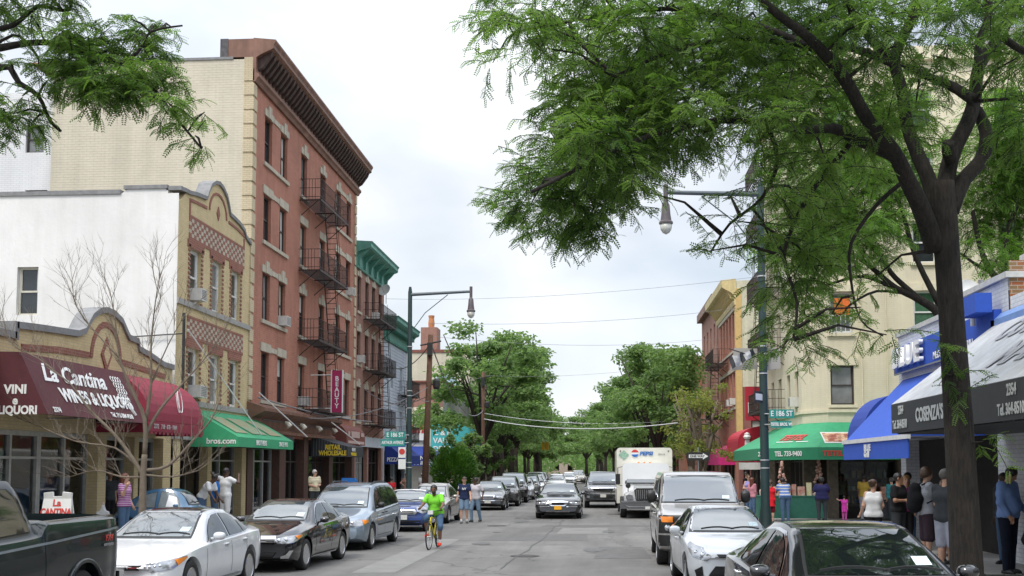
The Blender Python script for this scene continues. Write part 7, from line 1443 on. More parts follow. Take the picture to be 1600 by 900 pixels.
def person(label, x, y, z, rot, h=1.75, skin=SK_L, hair=HR_BR, hairstyle='short', top=None, sleeve=.5, bottom=None, leg=1.0, shoes=None, wide=1.0, lean=0, turn=0, tilt=0, armR=None, armL=None, legR=None, legL=None, female=False, hem=.90, cap=None, glasses=False, res=.02, group='people on the pavements', skirt=False, socks=None, beard=False, seat=None):
    """faces -Y before rot; arms and legs are given as (upper, lower) directions; R is the figure's own right hand side (-x)"""
    root = thing('person', label, 'person', (x, y, z), group); root.rotation_euler = (0, 0, R(rot)); k = h/1.75; root.scale = (k, k, k)
    W = wide; pel = V3(0, 0, .95) if seat is None else V3(*seat)
    ln = R(lean); U = V3(0, -math.sin(ln), math.cos(ln)); Fd = V3(0, -math.cos(ln), -math.sin(ln)); X = V3(1, 0, 0)
    chest = pel+U*.34; sh = pel+U*.475; neck = pel+U*.53; tr = R(turn); tl = R(tilt)
    hf = V3(math.sin(tr), -math.cos(tr)*math.cos(tl), -math.sin(tl)).normalized(); hu = (V3(0, -math.sin(ln*.5+tl), math.cos(ln*.5+tl))).normalized(); hu = (hu-hf*hu.dot(hf)).normalized(); hx = hu.cross(hf)*-1
    head = neck+U*.05+hu*.10+hf*.015; sw_ = (.165 if not female else .145)*(.5+.5*W)
    armR = armR or ((-.10, .03, -1), (-.02, -.18, -1)); armL = armL or ((.10, .03, -1), (.02, -.18, -1)); legR = legR or ((0, -.02, -1), (0, .03, -1)); legL = legL or ((0, .02, -1), (0, .05, -1))
    prim = []; J = {}
    tor = [(pel-X*.075*W, pel+X*.075*W, .105*W, .105*W), (pel+U*.13-X*.05*W, pel+U*.13+X*.05*W, .095*W**1.3, .095*W**1.3), (chest-X*.085, chest+X*.085, .108*W, .108*W), (sh-X*(sw_-.03)-U*.03, sh+X*(sw_-.03)-U*.03, .062, .062)]
    if female: tor += [(chest+Fd*.06-X*.065, chest+Fd*.075-X*.065, .055, .05), (chest+Fd*.06+X*.065, chest+Fd*.075+X*.065, .055, .05), (pel-X*.09, pel+X*.09, .105*W, .105*W)]
    tor += [(pel+U*.02-X*.045*W, chest-U*.02-X*.05, .098*W, .10*W), (pel+U*.02+X*.045*W, chest-U*.02+X*.05, .098*W, .10*W)]
    if W > 1.1: tor += [(pel+U*.12+Fd*.06, pel+U*.2+Fd*.05, .12*W, .10*W)]
    arms = []; fores = []; hands = []; legs = []; shins = []; feet = []
    for s, (u, l) in ((-1, armR), (1, armL)):
        u = Vector(u).normalized(); l = Vector(l).normalized(); a = sh+X*s*sw_; e = a+u*.28; w = e+l*.245; arms.append((a, e, .054*W**.5, .041)); fores.append((e, w, .040, .027)); hands.append((w, w+l*.075, .03, .033)); J[s] = (a, e, w, l)
    for s, (u, l) in ((-1, legR), (1, legL)):
        u = Vector(u).normalized(); l = Vector(l).normalized(); a = pel+X*s*.085*W-V3(0, 0, .03); kn = a+u*.42; an = kn+l*.42; legs.append((a, kn, .088*W**.6, .056)); shins.append((kn, an, .054, .034)); shins.append((kn+l*.1+V3(0, .018, 0), kn+l*.2+V3(0, .014, 0), .045, .04)); J['l%d' % s] = (kn, an, l)
    hd = [(head+hu*.025-hf*.012, head+hu*.025+hf*.004, .088, .082), (head-hu*.055+hf*.02, head-hu*.07+hf*.035, .058, .045), (head-hu*.006+hf*.082, head-hu*.03+hf*.094, .012, .016), (neck-U*.03, head-hu*.05, .055, .052)]
    for s in (-1, 1): hd.append((head+hx*s*.083-hf*.005+hu*.01, head+hx*s*.086-hf*.01-hu*.02, .016, .012))
    V, Q = sdf_mesh(tor+arms+fores+hands+legs+shins+hd, .028, res); b = MB(); b.add(V, Q)
    for s in (-1, 1):      # five separate fingers on each hand
        a, e, w, l = J[s]; fwd = Fd if abs(l.dot(Fd)) < .8 else V3(0, 0, 1); side_ = l.cross(fwd).normalized(); palm = w+l*.07; acr = fwd-l*fwd.dot(l); acr = acr.normalized(); cur = -side_*s
        for i, ln_ in enumerate((.068, .076, .072, .056)):
            p0 = palm+acr*(.026-.0175*i); p1 = p0+l*ln_*.5+cur*.006; p2 = p0+l*ln_*.85+cur*.026; p3 = p0+l*ln_*1.0+cur*.042; b.tube([p0, p1, p2, p3], [.0095, .0088, .008, .0065], 5)
        p0 = w+l*.03+acr*.025; b.tube([p0, p0+l*.03+acr*.022, p0+l*.055+acr*.026+cur*.012], [.011, .010, .008], 5)
    body_ = b.build('body', skin, root, smooth=True)
    if top:
        pr = [(a, b_, ra+.016, rb+.016) for a, b_, ra, rb in tor]
        if sleeve > 0:
            for (a, e, ra, rb), (e2, w2, rc, rd) in zip(arms, fores):
                if sleeve <= 1: pr.append((a, a.lerp(e, sleeve), ra+.018, rb+.028 if sleeve < .9 else rb+.018))
                else: pr += [(a, e, ra+.018, rb+.02), (e, e.lerp(w2, sleeve-1), rc+.02, rd+.018)]
        if skirt: pr.append((pel-V3(0, 0, .03), pel-V3(0, 0, .3), .15*W, .19*W))
        V, Q = sdf_mesh(pr, .03, res, cuts=[(tuple(pel+U*(hem-.95)), tuple(-U))] if not skirt else [(tuple(pel-V3(0, 0, .28)), (0, 0, -1))]); b = MB(); b.add(V, Q); b.build('shirt' if not skirt else 'dress', top, root, smooth=True)
    if bottom:
        pr = [(pel-X*.075*W, pel+X*.075*W, .114*W, .114*W), (pel+U*.05-X*.06*W, pel+U*.05+X*.06*W, .108*W, .108*W)]
        for (a, kn, ra, rb), s in zip(legs, (-1, 1)):
            kn_, an, l = J['l%d' % s]
            if leg <= .5: pr.append((a, a.lerp(kn_, leg*2), ra+.018, rb+.035))
            else: t_ = (leg-.5)*2; pr += [(a, kn_, ra+.016, rb+.022), (kn_, kn_.lerp(an, t_), .072, .058 if t_ > .6 else .07)]
        V, Q = sdf_mesh(pr, .022, res, cuts=[(tuple(pel+U*.10), tuple(U))]); b = MB(); b.add(V, Q); b.build('trousers', bottom, root, smooth=True)
    for s in (-1, 1):
        kn, an, l = J['l%d' % s]; fx = V3(s*.12, -1, 0).normalized(); zf = an-V3(0, 0, .055)
        if socks: b = MB(); V, Q = sdf_mesh([(an-l*.06, an+l*.02, .042, .042)], .01, .012); b.add(V, Q); b.build('sock', socks, root, smooth=True)
        V, Q = sdf_mesh([(zf-fx*.045, zf+fx*.13-V3(0, 0, .008), .045, .036), (zf+fx*.02, zf+fx*.1, .05, .045), (an-V3(0, 0, .04), an-V3(0, 0, .0), .042, .038)], .02, .014, cuts=[((0, 0, zf.z-.032), (0, 0, -1))]); b = MB(); b.add(V, Q); b.build('shoe', shoes or M_BLACK, root, smooth=True)
    # hair, eyes, mouth
    if hairstyle != 'none':
        c = head+hu*.028-hf*.014; pr = [(c-hf*.004, c+hu*.006, .094, .094)]; cut = [(tuple(head+hf*.052+hu*.02), tuple((hf*1.0-hu*.62).normalized())), (tuple(head-hu*.035), tuple((-hu+hf*.55).normalized()))]
        if hairstyle == 'long': pr += [(c-hf*.05, neck-U*.10-hf*.075, .075, .055), (c-hf*.03+hx*.05, neck-U*.06-hf*.04+hx*.07, .05, .035), (c-hf*.03-hx*.05, neck-U*.06-hf*.04-hx*.07, .05, .035)]; cut = [(tuple(head+hf*.058+hu*.03), tuple((hf-hu*.5).normalized()))]
        elif hairstyle == 'bun': pr += [(c-hf*.095+hu*.03, c-hf*.10+hu*.03, .045, .045), (c-hf*.05, c-hf*.06-hu*.05, .055, .04)]
        elif hairstyle == 'tail': pr += [(c-hf*.10, c-hf*.13-hu*.16, .035, .022), (c-hf*.05, c-hf*.06-hu*.05, .055, .04)]
        elif hairstyle == 'fluffy': pr += [(c-hf*.02+hu*.01, c-hf*.03-hu*.03, .105, .10)]
        V, Q = sdf_mesh(pr, .03, .012, cuts=cut); b = MB(); b.add(V, Q); b.build('hair', hair, root, smooth=True)
    if beard: b = MB(); V, Q = sdf_mesh([(head-hu*.06+hf*.035, head-hu*.085+hf*.045, .055, .045)], .02, .01, cuts=[(tuple(head-hu*.04+hf*.05), tuple(hu))]); b.add(V, Q); b.build('beard', hair, root, smooth=True)
    b = MB()
    for s in (-1, 1): e = head+hf*.074+hx*s*.031+hu*.018; b.tube([e, e+hf*.007], [.011, .007], 6); b.tube([e+hu*.018-hx*.016, e+hu*.021+hf*.003, e+hu*.017+hx*.016], .004, 4)
    b.build('eyes', M_EYE, root); b = MB(); e = head-hu*.058+hf*.083; b.tube([e-hx*.022, e+hf*.005, e+hx*.022], [.003, .006, .003], 5); b.build('mouth', M_LIP, root)
    if cap: b = MB(); V, Q = sdf_mesh([(head+hu*.045-hf*.012, head+hu*.05-hf*.01, .099, .098), (head+hu*.05+hf*.06, head+hu*.045+hf*.14, .045, .03)], .015, .012, cuts=[(tuple(head+hu*.038), tuple(-hu)), (tuple(head+hu*.06+hf*.1), tuple((hu*1.0+hf*.25).normalized()))]); b.add(V, Q); b.build('cap', cap, root, smooth=True)
    if glasses: b = MB(); [b.tube([head+hf*.092+hx*s*.012+hu*.02, head+hf*.085+hx*s*.055+hu*.02], .017, 6) for s in (-1, 1)]; [b.tube([head+hf*.085+hx*s*.055+hu*.022, head+hx*s*.088+hu*.02], .005, 4) for s in (-1, 1)]; b.build('sunglasses', M_BLACK, root)
    return root, J, dict(pel=pel, sh=sh, chest=chest, U=U, F=Fd, head=head)
JEAN = cloth('denim', (.075, .13, .22)); JEAN2 = cloth('pale_denim', (.17, .25, .35)); C_W = cloth('white', (.68, .68, .68), .06); C_BK = cloth('black', (.014, .014, .016)); C_GR = cloth('grey', (.30, .31, .34)); C_NV = cloth('navy', (.02, .03, .075)); C_DG = cloth('dark_grey', (.045, .05, .055))
SZ = .38
person('woman in a purple striped top holding a hand to her ear by the wine shop', -11.5, 26.2, SZ, 75, 1.66, SK_L, HR_A, 'long', stripes('purple_stripes', (.28, .05, .24), (.55, .42, .52), 22, .6), .5, JEAN, 1.0, female=True, turn=20, armR=((-.3, -.5, -.8), (-.1, -.5, .9)), armL=((.2, .1, -1), (.1, -.4, -.9)), res=.018)
b = MB(); q = thing('shopping_bag', 'white shopping bag held by the woman in purple stripes', 'bag', (-11.95, 26.05, .75)); b.prism([(-.17, 0), (.17, 0), (.14, .36), (.05, .40), (.0, .52), (-.05, .40), (-.14, .36)], 'y', -.05, .05); b.build('bag_body', C_W, q); b = MB(); b.tube([(-.08, 0, .36), (0, 0, .6), (.08, 0, .36)], .01, 5); b.build('handle', C_W, q)
person('man in a white tee shirt stooping forwards between the shops', -11.7, 32.0, SZ, 80, 1.74, SK_D, HR_B, 'short', C_W, .6, JEAN, lean=38, tilt=25, res=.022, armR=((-.1, -.3, -1), (0, -.6, -.8)), armL=((.1, -.3, -1), (0, -.6, -.8)))
person('man in a bright blue shirt half hidden behind the stooping man', -11.9, 33.6, SZ, 100, 1.62, SK_D, HR_B, 'short', cloth('bright_blue', (.02, .17, .55)), .6, JEAN, lean=10, res=.022)
person('man all in white with one arm stretched out to the left', -11.3, 32.9, SZ, 150, 1.78, SK_D, HR_B, 'short', C_W, .55, C_W, .55, wide=1.08, armR=((-.4, -.5, -.3), (.4, -.4, .7)), armL=((.9, -.1, .15), (.9, -.2, .35)), hem=.84, turn=-25, res=.022)
person('white haired man in a cream striped polo shirt before the black awning', -11.0, 42.2, SZ, 35, 1.70, SK_L, HR_W, 'short', stripes('cream_stripes', (.62, .55, .38), (.30, .27, .20), 12, .82), .6, C_DG, wide=1.15, turn=35, glasses=True, armR=((-.15, -.1, -1), (.5, -.7, -.2)), armL=((.15, -.1, -1), (-.5, -.8, -.1)), res=.022)
person('person in a red shirt walking behind the silver minivan', -9.6, 50.6, .2, 190, 1.5, SK_M, HR_B, 'short', cloth('red', (.5, .02, .03)), .5, JEAN, res=.026)
person('person in a grey and orange top at the foot of the left street lamp', -9.9, 56.2, .2, 10, 1.65, SK_M, HR_B, 'bun', cloth('faded_orange', (.30, .17, .12)), .1, JEAN, female=True, res=.026, armR=((-.5, -.3, -.6), (.5, -.7, -.3)))
person('person in a white shirt and white cap right of the wooden pole', -9.1, 62.0, .15, 200, 1.85, SK_M, HR_B, 'short', C_W, .6, C_GR, wide=1.2, cap=C_W, res=.028)
person('person in a white shirt left of the one in the white cap', -9.6, 59.5, .15, 170, 1.7, SK_L, HR_BR, 'short', C_W, .6, C_BK, res=.028, cap=C_W)
person('person in a patterned cream shirt next to the white cap', -8.6, 63.0, .15, 20, 1.8, SK_L, HR_G, 'short', cloth('cream', (.55, .48, .35), .4), .6, C_GR, wide=1.15, res=.028)
SHO = cloth('trainers', (.10, .10, .10)); 
pn, Jn, In = person('young man in a navy jersey and denim shorts walking in the road', -5.33, 43.2, 0, 5, 1.80, SK_L, HR_BR, 'short', C_NV, .6, JEAN2, .42, SHO, cap=M_BLACK, socks=C_W, armR=((-.25, .1, -1), (-.12, -.25, -.9)), armL=((.22, -.15, -1), (.1, -.5, -.8)), legR=((-.05, -.12, -1), (0, .02, -1)), legL=((.04, -.02, -1), (0, .24, -1)), res=.018, hem=.88)
b = MB(); 
for s in (-1, 1): b.tube([In['sh']+V3(s*.11, -.02, .03), In['sh']+V3(s*.2, -.035, -.02), In['sh']+V3(s*.215, -.055, -.14)], .028, 6)
b.build('shoulder_stripe', C_W, pn, smooth=True); text('NY', .11, 'lettering', T_W, pn, plane_M((0, -.158, 1.30), (1, 0, 0), (0, 0, 1)), bold=.004, align='CENTER')
person('man in a pale grey tee shirt and jeans looking at his walking companion', -5.0, 44.2, 0, -25, 1.76, SK_D, HR_B, 'short', C_GR if False else cloth('pale_grey', (.48, .46, .48)), .7, JEAN2, 1.0, M_BLACK, wide=1.08, turn=-45, armR=((-.2, .1, -1), (-.1, -.3, -1)), armL=((.45, .35, -.8), (.0, -.3, -.9)), legR=((-.1, -.25, -1), (0, .08, -1)), legL=((.05, .12, -1), (0, .35, -1)), res=.018, hem=.84)
# right pavement
RZ = .30
person('woman in sunglasses and a lilac sleeveless top beyond the van', 6.25, 48.3, .15, -8, 1.70, SK_L, HR_BR, 'bun', cloth('lilac', (.30, .27, .55)), .0, JEAN, female=True, glasses=True, armR=((-.3, -.1, -1), (.5, -.8, 0)), armL=((.25, 0, -1), (.2, -.3, -1)), res=.022)
person('man in black standing behind the woman in sunglasses', 6.4, 50.3, .15, 60, 1.82, SK_M, HR_B, 'short', C_BK, .6, C_BK, res=.028)
person('woman in a red sleeveless dress with her back to us next to the lamp post', 6.1, 41.2, .15, 170, 1.56, SK_L, HR_BR, 'tail', cloth('scarlet', (.58, .015, .025)), .0, cloth('maroon', (.15, .01, .02)), .5, female=True, skirt=True, armR=((-.2, -.2, -1), (.2, -.8, .2)), armL=((.2, -.1, -1), (.1, -.2, -1)), res=.022)
person('man in a blue and grey striped polo shirt bending over the goods table', 6.75, 42.0, .15, 185, 1.72, SK_D, HR_B, 'short', stripes('blue_grey_stripes', (.035, .13, .42), (.42, .42, .42), 9, .5), .6, JEAN, wide=1.2, lean=30, tilt=20, armR=((-.2, -.4, -1), (.1, -.9, -.3)), armL=((.3, -.4, -1), (.1, -.9, -.3)), res=.02)
person('broad woman in a navy blouse with her back to us at the goods table', 8.0, 41.6, .15, 175, 1.66, SK_D, HR_B, 'fluffy', cloth('dark_navy', (.025, .025, .085)), .7, C_DG, wide=1.42, female=True, armR=((-.5, -.1, -.9), (.4, -.7, .2)), armL=((.5, -.1, -.9), (-.4, -.7, .2)), res=.02)
person('small child in a pink tutu dress by the shop doorway', 8.95, 42.3, .15, 160, .98, SK_L, HR_B, 'short', cloth('hot_pink', (.70, .06, .42)), .2, cloth('pink_tights', (.60, .12, .38)), .98, C_W, skirt=True, armL=((.6, -.5, .0), (.4, -.8, .2)), res=.026)
person('woman in a white tank top with a bag strap across her back', 5.72, 24.2, RZ, 172, 1.63, SK_L, HR_BR, 'bun', C_W, .0, C_BK, female=True, turn=-45, armR=((-.2, -.05, -1), (.2, -.8, -.6)), armL=((.25, 0, -1), (.2, -.7, -.75)), res=.016)
person('dark haired man in a black tee shirt with folded arms', 6.42, 24.9, RZ, 45, 1.76, SK_M, HR_B, 'short', C_BK, .65, C_DG, wide=1.08, turn=30, armR=((-.25, -.25, -1), (.85, -.5, .02)), armL=((.25, -.25, -1), (-.85, -.55, -.02)), res=.016)
person('smiling blond woman in a magenta top behind the man in black', 6.98, 26.4, RZ, 5, 1.70, SK_L, HR_BL, 'long', cloth('magenta', (.32, .02, .20)), .3, C_BK, female=True, res=.018)
pb_, Jb, Ib = person('tall man in a grey tee shirt with a hand to his face', 6.25, 22.2, RZ, 95, 1.88, SK_L, HR_BR, 'fluffy', C_GR, .65, cloth('plum_black', (.045, .03, .04)), .5, M_BLACK, turn=5, tilt=10, armR=((-.1, -.7, -.65), (.35, -.35, 1)), armL=((.15, -.5, -.9), (-.2, -.9, .05)), res=.016)
V, Q = sdf_mesh([(V3(0, .20, 1.38), V3(0, .22, 1.08), .11, .14), (V3(-.05, .18, 1.2), V3(.05, .18, 1.2), .12, .12)], .05, .016); q = thing('backpack', 'black backpack worn by the tall man in the grey tee shirt', 'backpack', (6.25, 22.2, RZ)); q.rotation_euler = (0, 0, R(95)); q.scale = (1.07,)*3; b = MB(); b.add(V, Q); b.build('bag_body', C_BK, q, smooth=True)
b = MB()
for s in (-1, 1): b.tube([(s*.11, .12, 1.44), (s*.12, .0, 1.50), (s*.12, -.135, 1.38), (s*.14, -.13, 1.2), (s*.16, .05, 1.12)], .018, 5)
b.build('strap', C_BK, q)
person('woman in a dark top and denim shorts standing close to the tall man', 6.72, 22.6, RZ, -75, 1.64, SK_M, HR_BR, 'tail', C_BK, .0, JEAN, .22, M_BLACK, female=True, armR=((-.2, -.6, -.8), (.3, -.7, .6)), armL=((.2, -.4, -1), (-.3, -.8, .3)), res=.018)
person('man in a charcoal tee shirt and pale shorts half hidden by the big trunk', 6.05, 20.3, RZ, 130, 1.86, SK_L, HR_BL if False else HR_G, 'short', C_DG, .7, cloth('pale_shorts', (.34, .35, .42)), .48, M_BLACK, wide=1.12, turn=-20, armL=((.2, -.3, -1), (-.3, -.7, .0)), socks=C_W, res=.016, hem=.86)
person('man in a light blue dress shirt looking down, right of the big trunk', 7.25, 20.7, RZ, 40, 1.92, SK_M, HR_B, 'short', cloth('shirt_blue', (.17, .26, .50), .1), 1.9, cloth('navy_trousers', (.012, .016, .03)), 1.0, M_BLACK, wide=1.15, turn=25, tilt=35, armR=((-.15, 0, -1), (.15, -.5, -.85)), armL=((.2, -.1, -1), (-.25, -.75, -.6)), res=.016)
person('woman with long dark hair, olive cardigan and white trousers at the right edge', 7.42, 19.7, RZ, 150, 1.68, SK_M, HR_B, 'long', cloth('olive', (.20, .24, .04)), 1.8, cloth('white_trousers', (.6, .6, .6), .06), 1.0, C_BK, female=True, res=.018)
b = MB(); V, Q = sdf_mesh([(V3(7.16, 19.5, 1.12), V3(7.16, 19.5, .98), .07, .13)], .03, .02); b.add(V, Q); b.tube([(7.1, 19.5, 1.15), (7.2, 19.6, 1.5), (7.3, 19.65, 1.72)], .012, 5); tag(b.build('handbag', C_BK, smooth=True), 'black shoulder bag of the woman at the right edge', 'bag')
person('woman in a turquoise top cut off by the right edge', 8.02, 20.6, RZ, 120, 1.66, SK_L, HR_BR, 'short', cloth('turquoise', (.03, .35, .42)), .8, C_BK, female=True, res=.02)
person('dim figure of a man standing inside the wine shop doorway', -13.6, 30.0, .38, 60, 1.72, SK_M, HR_G, 'short', C_DG, .7, C_BK, res=.03)
person('man in a faded red polo shirt in the dark doorway under the blue awning', 7.35, 27.6, RZ, -30, 1.76, SK_M, HR_B, 'short', cloth('faded_red', (.30, .05, .045)), .6, JEAN, res=.022)
person('woman in a beige blouse between the blond woman and the tall man', 7.3, 24.6, RZ, -40, 1.63, SK_L, HR_BR, 'long', cloth('beige', (.46, .38, .29)), .8, C_BK, female=True, turn=20, res=.02)
person('man in a mustard shirt behind the woman in the white tank top', 9.95, 43.5, .15, 160, 1.74, SK_B, HR_B, 'short', cloth('mustard', (.42, .28, .05)), .6, C_GR, res=.024)
person('woman in a teal cardigan looking at the goods by the shop door', 10.9, 43.2, .15, 190, 1.64, SK_L, HR_G, 'bun', cloth('teal', (.04, .22, .24)), 1.6, C_DG, female=True, res=.026)
person('man in a pale shirt inside the corner store entrance', 9.6, 45.9, .15, 10, 1.75, SK_M, HR_B, 'short', cloth('cream2', (.40, .38, .33)), .6, C_DG, res=.028)
person('woman in a pink cardigan at the end of the goods table', 5.9, 44.6, .15, 130, 1.62, SK_L, HR_A, 'long', cloth('rose', (.48, .20, .24)), 1.7, JEAN, female=True, res=.026)
person('man in a grey hooded top beside the roller shutter far right', 7.85, 22.6, RZ, -60, 1.78, SK_D, HR_B, 'short', C_DG, 1.9, JEAN, res=.022)
# cyclist and bicycle
def bicycle(x, y, rot):
    t_ = thing('bicycle', 'yellow framed city bicycle ridden by the man in lime green', 'bicycle', (x, y, 0)); t_.rotation_euler = (0, 0, rot); YF = mat('yellow_frame', (.72, .60, .02), .3, var=.05, coat=.5); r_ = .345
    for (yy, st) in ((-.52, 0), (.53, 0)):
        b = MB(); n = 32; b.tube([(0, yy+r_*math.cos(2*math.pi*k/n), r_+r_*math.sin(2*math.pi*k/n)) for k in range(n+1)], .019, 6, cap=False); w = b.build('wheel', M_TYRE, t_, smooth=True)
        b = MB(); b.tube([(0, yy+(r_-.03)*math.cos(2*math.pi*k/n), r_+(r_-.03)*math.sin(2*math.pi*k/n)) for k in range(n+1)], .010, 5, cap=False); [b.bar((.0, yy, r_), (0, yy+(r_-.03)*math.cos(math.pi*k/9), r_+(r_-.03)*math.sin(math.pi*k/9)), .0022, n=3) for k in range(18)]; b.tube([(-.05, yy, r_), (.05, yy, r_)], .02, 8); b.build('rim', M_STEEL, w)
    b = MB(); bb = (0, .08, .29); st = (0, .24, .78); ht = (0, -.33, .86); hb = (0, -.37, .70)
    for a, c_, r0 in ((bb, st, .017), (bb, hb, .021), (st, ht, .017), (ht, hb, .02), (bb, (0, .53, .345), .012), (st, (0, .53, .345), .011)): b.tube([a, c_], r0, 8)
    b.tube([hb, (0, -.46, .5), (0, -.52, .345)], .016, 8); b.build('frame', YF, t_, smooth=True)
    b = MB(); b.tube([ht, (0, -.32, 1.0)], .016, 6); b.tube([(-.29, -.20, 1.03), (-.2, -.30, 1.03), (0, -.33, 1.0), (.2, -.30, 1.03), (.29, -.20, 1.03)], .014, 6); b.build('handlebar', M_BLACK, t_, smooth=True)
    b = MB(); b.box(-.07, .07, -.40, -.34, .93, 1.03); b.build('front_bag', C_W, t_); b = MB(); b.prism([(-.06, -.08), (.06, -.08), (.10, .14), (-.10, .14)], 'z', .86, .91); b.M = None; sd_ = b.build('saddle', M_BLACK, t_); sd_.location.y += .24
    b = MB(); b.lathe((.04, .08, .29), [(.09, 0), (.09, .008)], 16, 'x'); b.bar((.07, .08, .29), (.09, .00, .14), .01); b.box(.07, .15, -.04, .04, .12, .14); b.bar((-.07, .08, .29), (-.09, .16, .44), .01); b.box(-.15, -.07, .12, .20, .43, .45); b.tube([(.05, .08, .37), (.05, .53, .38)], .006, 4); b.tube([(.05, .08, .21), (.05, .53, .31)], .006, 4); b.build('crank', M_BLACK, t_); return t_
bicycle(-4.52, 29.95, R(-5))
person('man in a lime green shirt and denim shorts riding a bicycle towards us', -4.52, 29.95, 0, -5, 1.74, SK_B, HR_B, 'short', cloth('lime', (.20, .62, .05)), .62, JEAN, .56, cloth('red_trainers', (.75, .06, .03)), wide=1.2, lean=22, tilt=12, seat=(0, .24, .96), beard=True, socks=C_W,
    armR=((-.35, -.55, -.75), (-.02, -.9, -.28)), armL=((.35, -.55, -.75), (.02, -.9, -.28)), legR=((-.22, -.88, -.28), (.10, .28, -1)), legL=((.18, -.52, -.82), (-.05, .05, -1)), res=.016, hem=.86)
# ================================================================ trees
def bark(name, c1, c2):
    m = bpy.data.materials.new(name); m.use_nodes = True; t = m.node_tree; lk = t.links.new; b = t.nodes['Principled BSDF']; b.inputs['Roughness'].default_value = .95
    tc = N(t, 'ShaderNodeTexCoord'); mp = N(t, 'ShaderNodeMapping'); mp.inputs['Scale'].default_value = (1, 1, .16); lk(tc.outputs['Object'], mp.inputs[0])
    n1 = N(t, 'ShaderNodeTexNoise', i_Scale=26.0, i_Detail=6.0, i_Roughness=.7, i_Distortion=.6); lk(mp.outputs[0], n1.inputs['Vector']); n2 = N(t, 'ShaderNodeTexNoise', i_Scale=2.2, i_Detail=5.0, i_Roughness=.65); lk(tc.outputs['Object'], n2.inputs['Vector'])
    ad = N(t, 'ShaderNodeMath', operation='MULTIPLY_ADD'); ad.inputs[1].default_value = .65; lk(n1.outputs['Fac'], ad.inputs[0]); q = N(t, 'ShaderNodeMath', operation='MULTIPLY'); q.inputs[1].default_value = .35; lk(n2.outputs['Fac'], q.inputs[0]); lk(q.outputs[0], ad.inputs[2])
    r = N(t, 'ShaderNodeValToRGB'); e = r.color_ramp.elements; e[0].position = .40; e[1].position = .62; e[0].color = (*c1, 1); e[1].color = (*c2, 1); lk(ad.outputs[0], r.inputs[0]); lk(r.outputs[0], b.inputs['Base Color'])
    bp = N(t, 'ShaderNodeBump', i_Strength=1.0, i_Distance=.05); lk(n1.outputs['Fac'], bp.inputs['Height']); lk(bp.outputs[0], b.inputs['Normal']); return m
M_BARK = bark('dark_bark', (.007, .006, .005), (.038, .030, .023)); M_BARKP = mat('pale_twig_bark', (.17, .135, .10), .9, var=.2, scale=8, bump=.3); M_BARKF = mat('far_bark', (.045, .035, .028), .95, var=.2)
LF_DARK = leafmat('locust_leaf', (.050, .105, .022), (.155, .245, .060), .50); LF_MID = leafmat('street_leaf', (.085, .15, .050), (.20, .29, .10), .48)  # street_leaf: slight distance haze put into the colour as duller, paler greens
LF_BRI = leafmat('bright_leaf', (.085, .18, .030), (.16, .28, .06), .45); LF_YEL = leafmat('yellow_green_leaf', (.12, .17, .03), (.24, .25, .07), .4); LF_BUSH = leafmat('bush_leaf', (.030, .085, .012), (.085, .19, .025), .25)  # LF_BRI: brighter greens of the side-street trees, mixed by noise
RNG = np.random.default_rng(7)
def frond_proto(L_=.16, n=6, wl=.040, ww=.022):
    """one feathery compound leaf: n pairs of leaflets along a drooping midrib (x = along)"""
    V = []; F = []
    for i in range(n):
        t = (i+.6)/n; x = L_*t; z = -.25*L_*t*t; l = wl*(1-.35*abs(t-.45)*1.6)
        for s in (-1, 1):
            b = len(V); a = .55; V += [(x, 0, z), (x+l*a*.45-ww*.5, s*l*.55, z+.002), (x+l*a, s*l, z-.006), (x+l*a*.45+ww*.6, s*l*.5, z+.001)]; F.append((b, b+1, b+2, b+3))
    return np.array(V), np.array(F)
def rotmats(d, roll):
    """frames whose x axis is d (n,3)"""
    d = d/np.linalg.norm(d, axis=1)[:, None]; up = np.tile([0, 0, 1.0], (len(d), 1)); y = np.cross(up, d); ny = np.linalg.norm(y, axis=1)[:, None]; y = np.where(ny < 1e-3, [0, 1.0, 0], y/np.maximum(ny, 1e-6)); z = np.cross(d, y)
    c, s = np.cos(roll)[:, None], np.sin(roll)[:, None]; y2 = y*c+z*s; z2 = -y*s+z*c; return np.stack([d, y2, z2], 2)
def scatter(proto, P, D, roll, size):
    V, F = proto; M = rotmats(D, roll); W = np.einsum('nij,vj->nvi', M, V)*size[:, None, None]+P[:, None, :]; n = len(P)
    FF = (F[None]+(np.arange(n)*len(V))[:, None, None]).reshape(-1, F.shape[1]); return W.reshape(-1, 3), FF
FROND = frond_proto()
def twig_clump(c, rad, ntw, wood, P, D, S, flat=.8, droop=.35, per=9, lo=.35, hi=.8, tw_r=.006):
    """leafy twigs radiating through an ellipsoid"""
    c = np.array(c)
    for _ in range(ntw):
        o = RNG.normal(size=3); o /= np.linalg.norm(o); o *= RNG.random()**.45; st = c+o*np.array([rad, rad, rad*flat])
        d = o*.8+RNG.normal(size=3)*.45; d[2] = d[2]*.6-.10; d /= np.linalg.norm(d)+1e-6; L_ = RNG.uniform(lo, hi); m = 5; pts = [st]
        for k in range(m): pts.append(pts[-1]+d*L_/m); d = d+np.array([0, 0, -droop/m]); d /= np.linalg.norm(d)
        wood.tube([Vector(p) for p in pts[::2]]+[Vector(pts[-1])] if m % 2 else [Vector(p) for p in pts[::2]], tw_r, 3, cap=False)
        for k in range(per):
            t = (k+.5)/per*m; i = int(t); q = pts[i]*(1-(t-i))+pts[i+1]*(t-i); ax = pts[i+1]-pts[i]; ax /= np.linalg.norm(ax)+1e-9; sd_ = np.cross(ax, [0, 0, 1]); sd_ /= np.linalg.norm(sd_)+1e-6
            dd = ax*.5+sd_*(1 if k % 2 else -1)*RNG.uniform(.5, 1.0)+RNG.normal(size=3)*.28; dd[2] -= .22; P.append(q); D.append(dd); S.append(RNG.uniform(.6, 1.3))
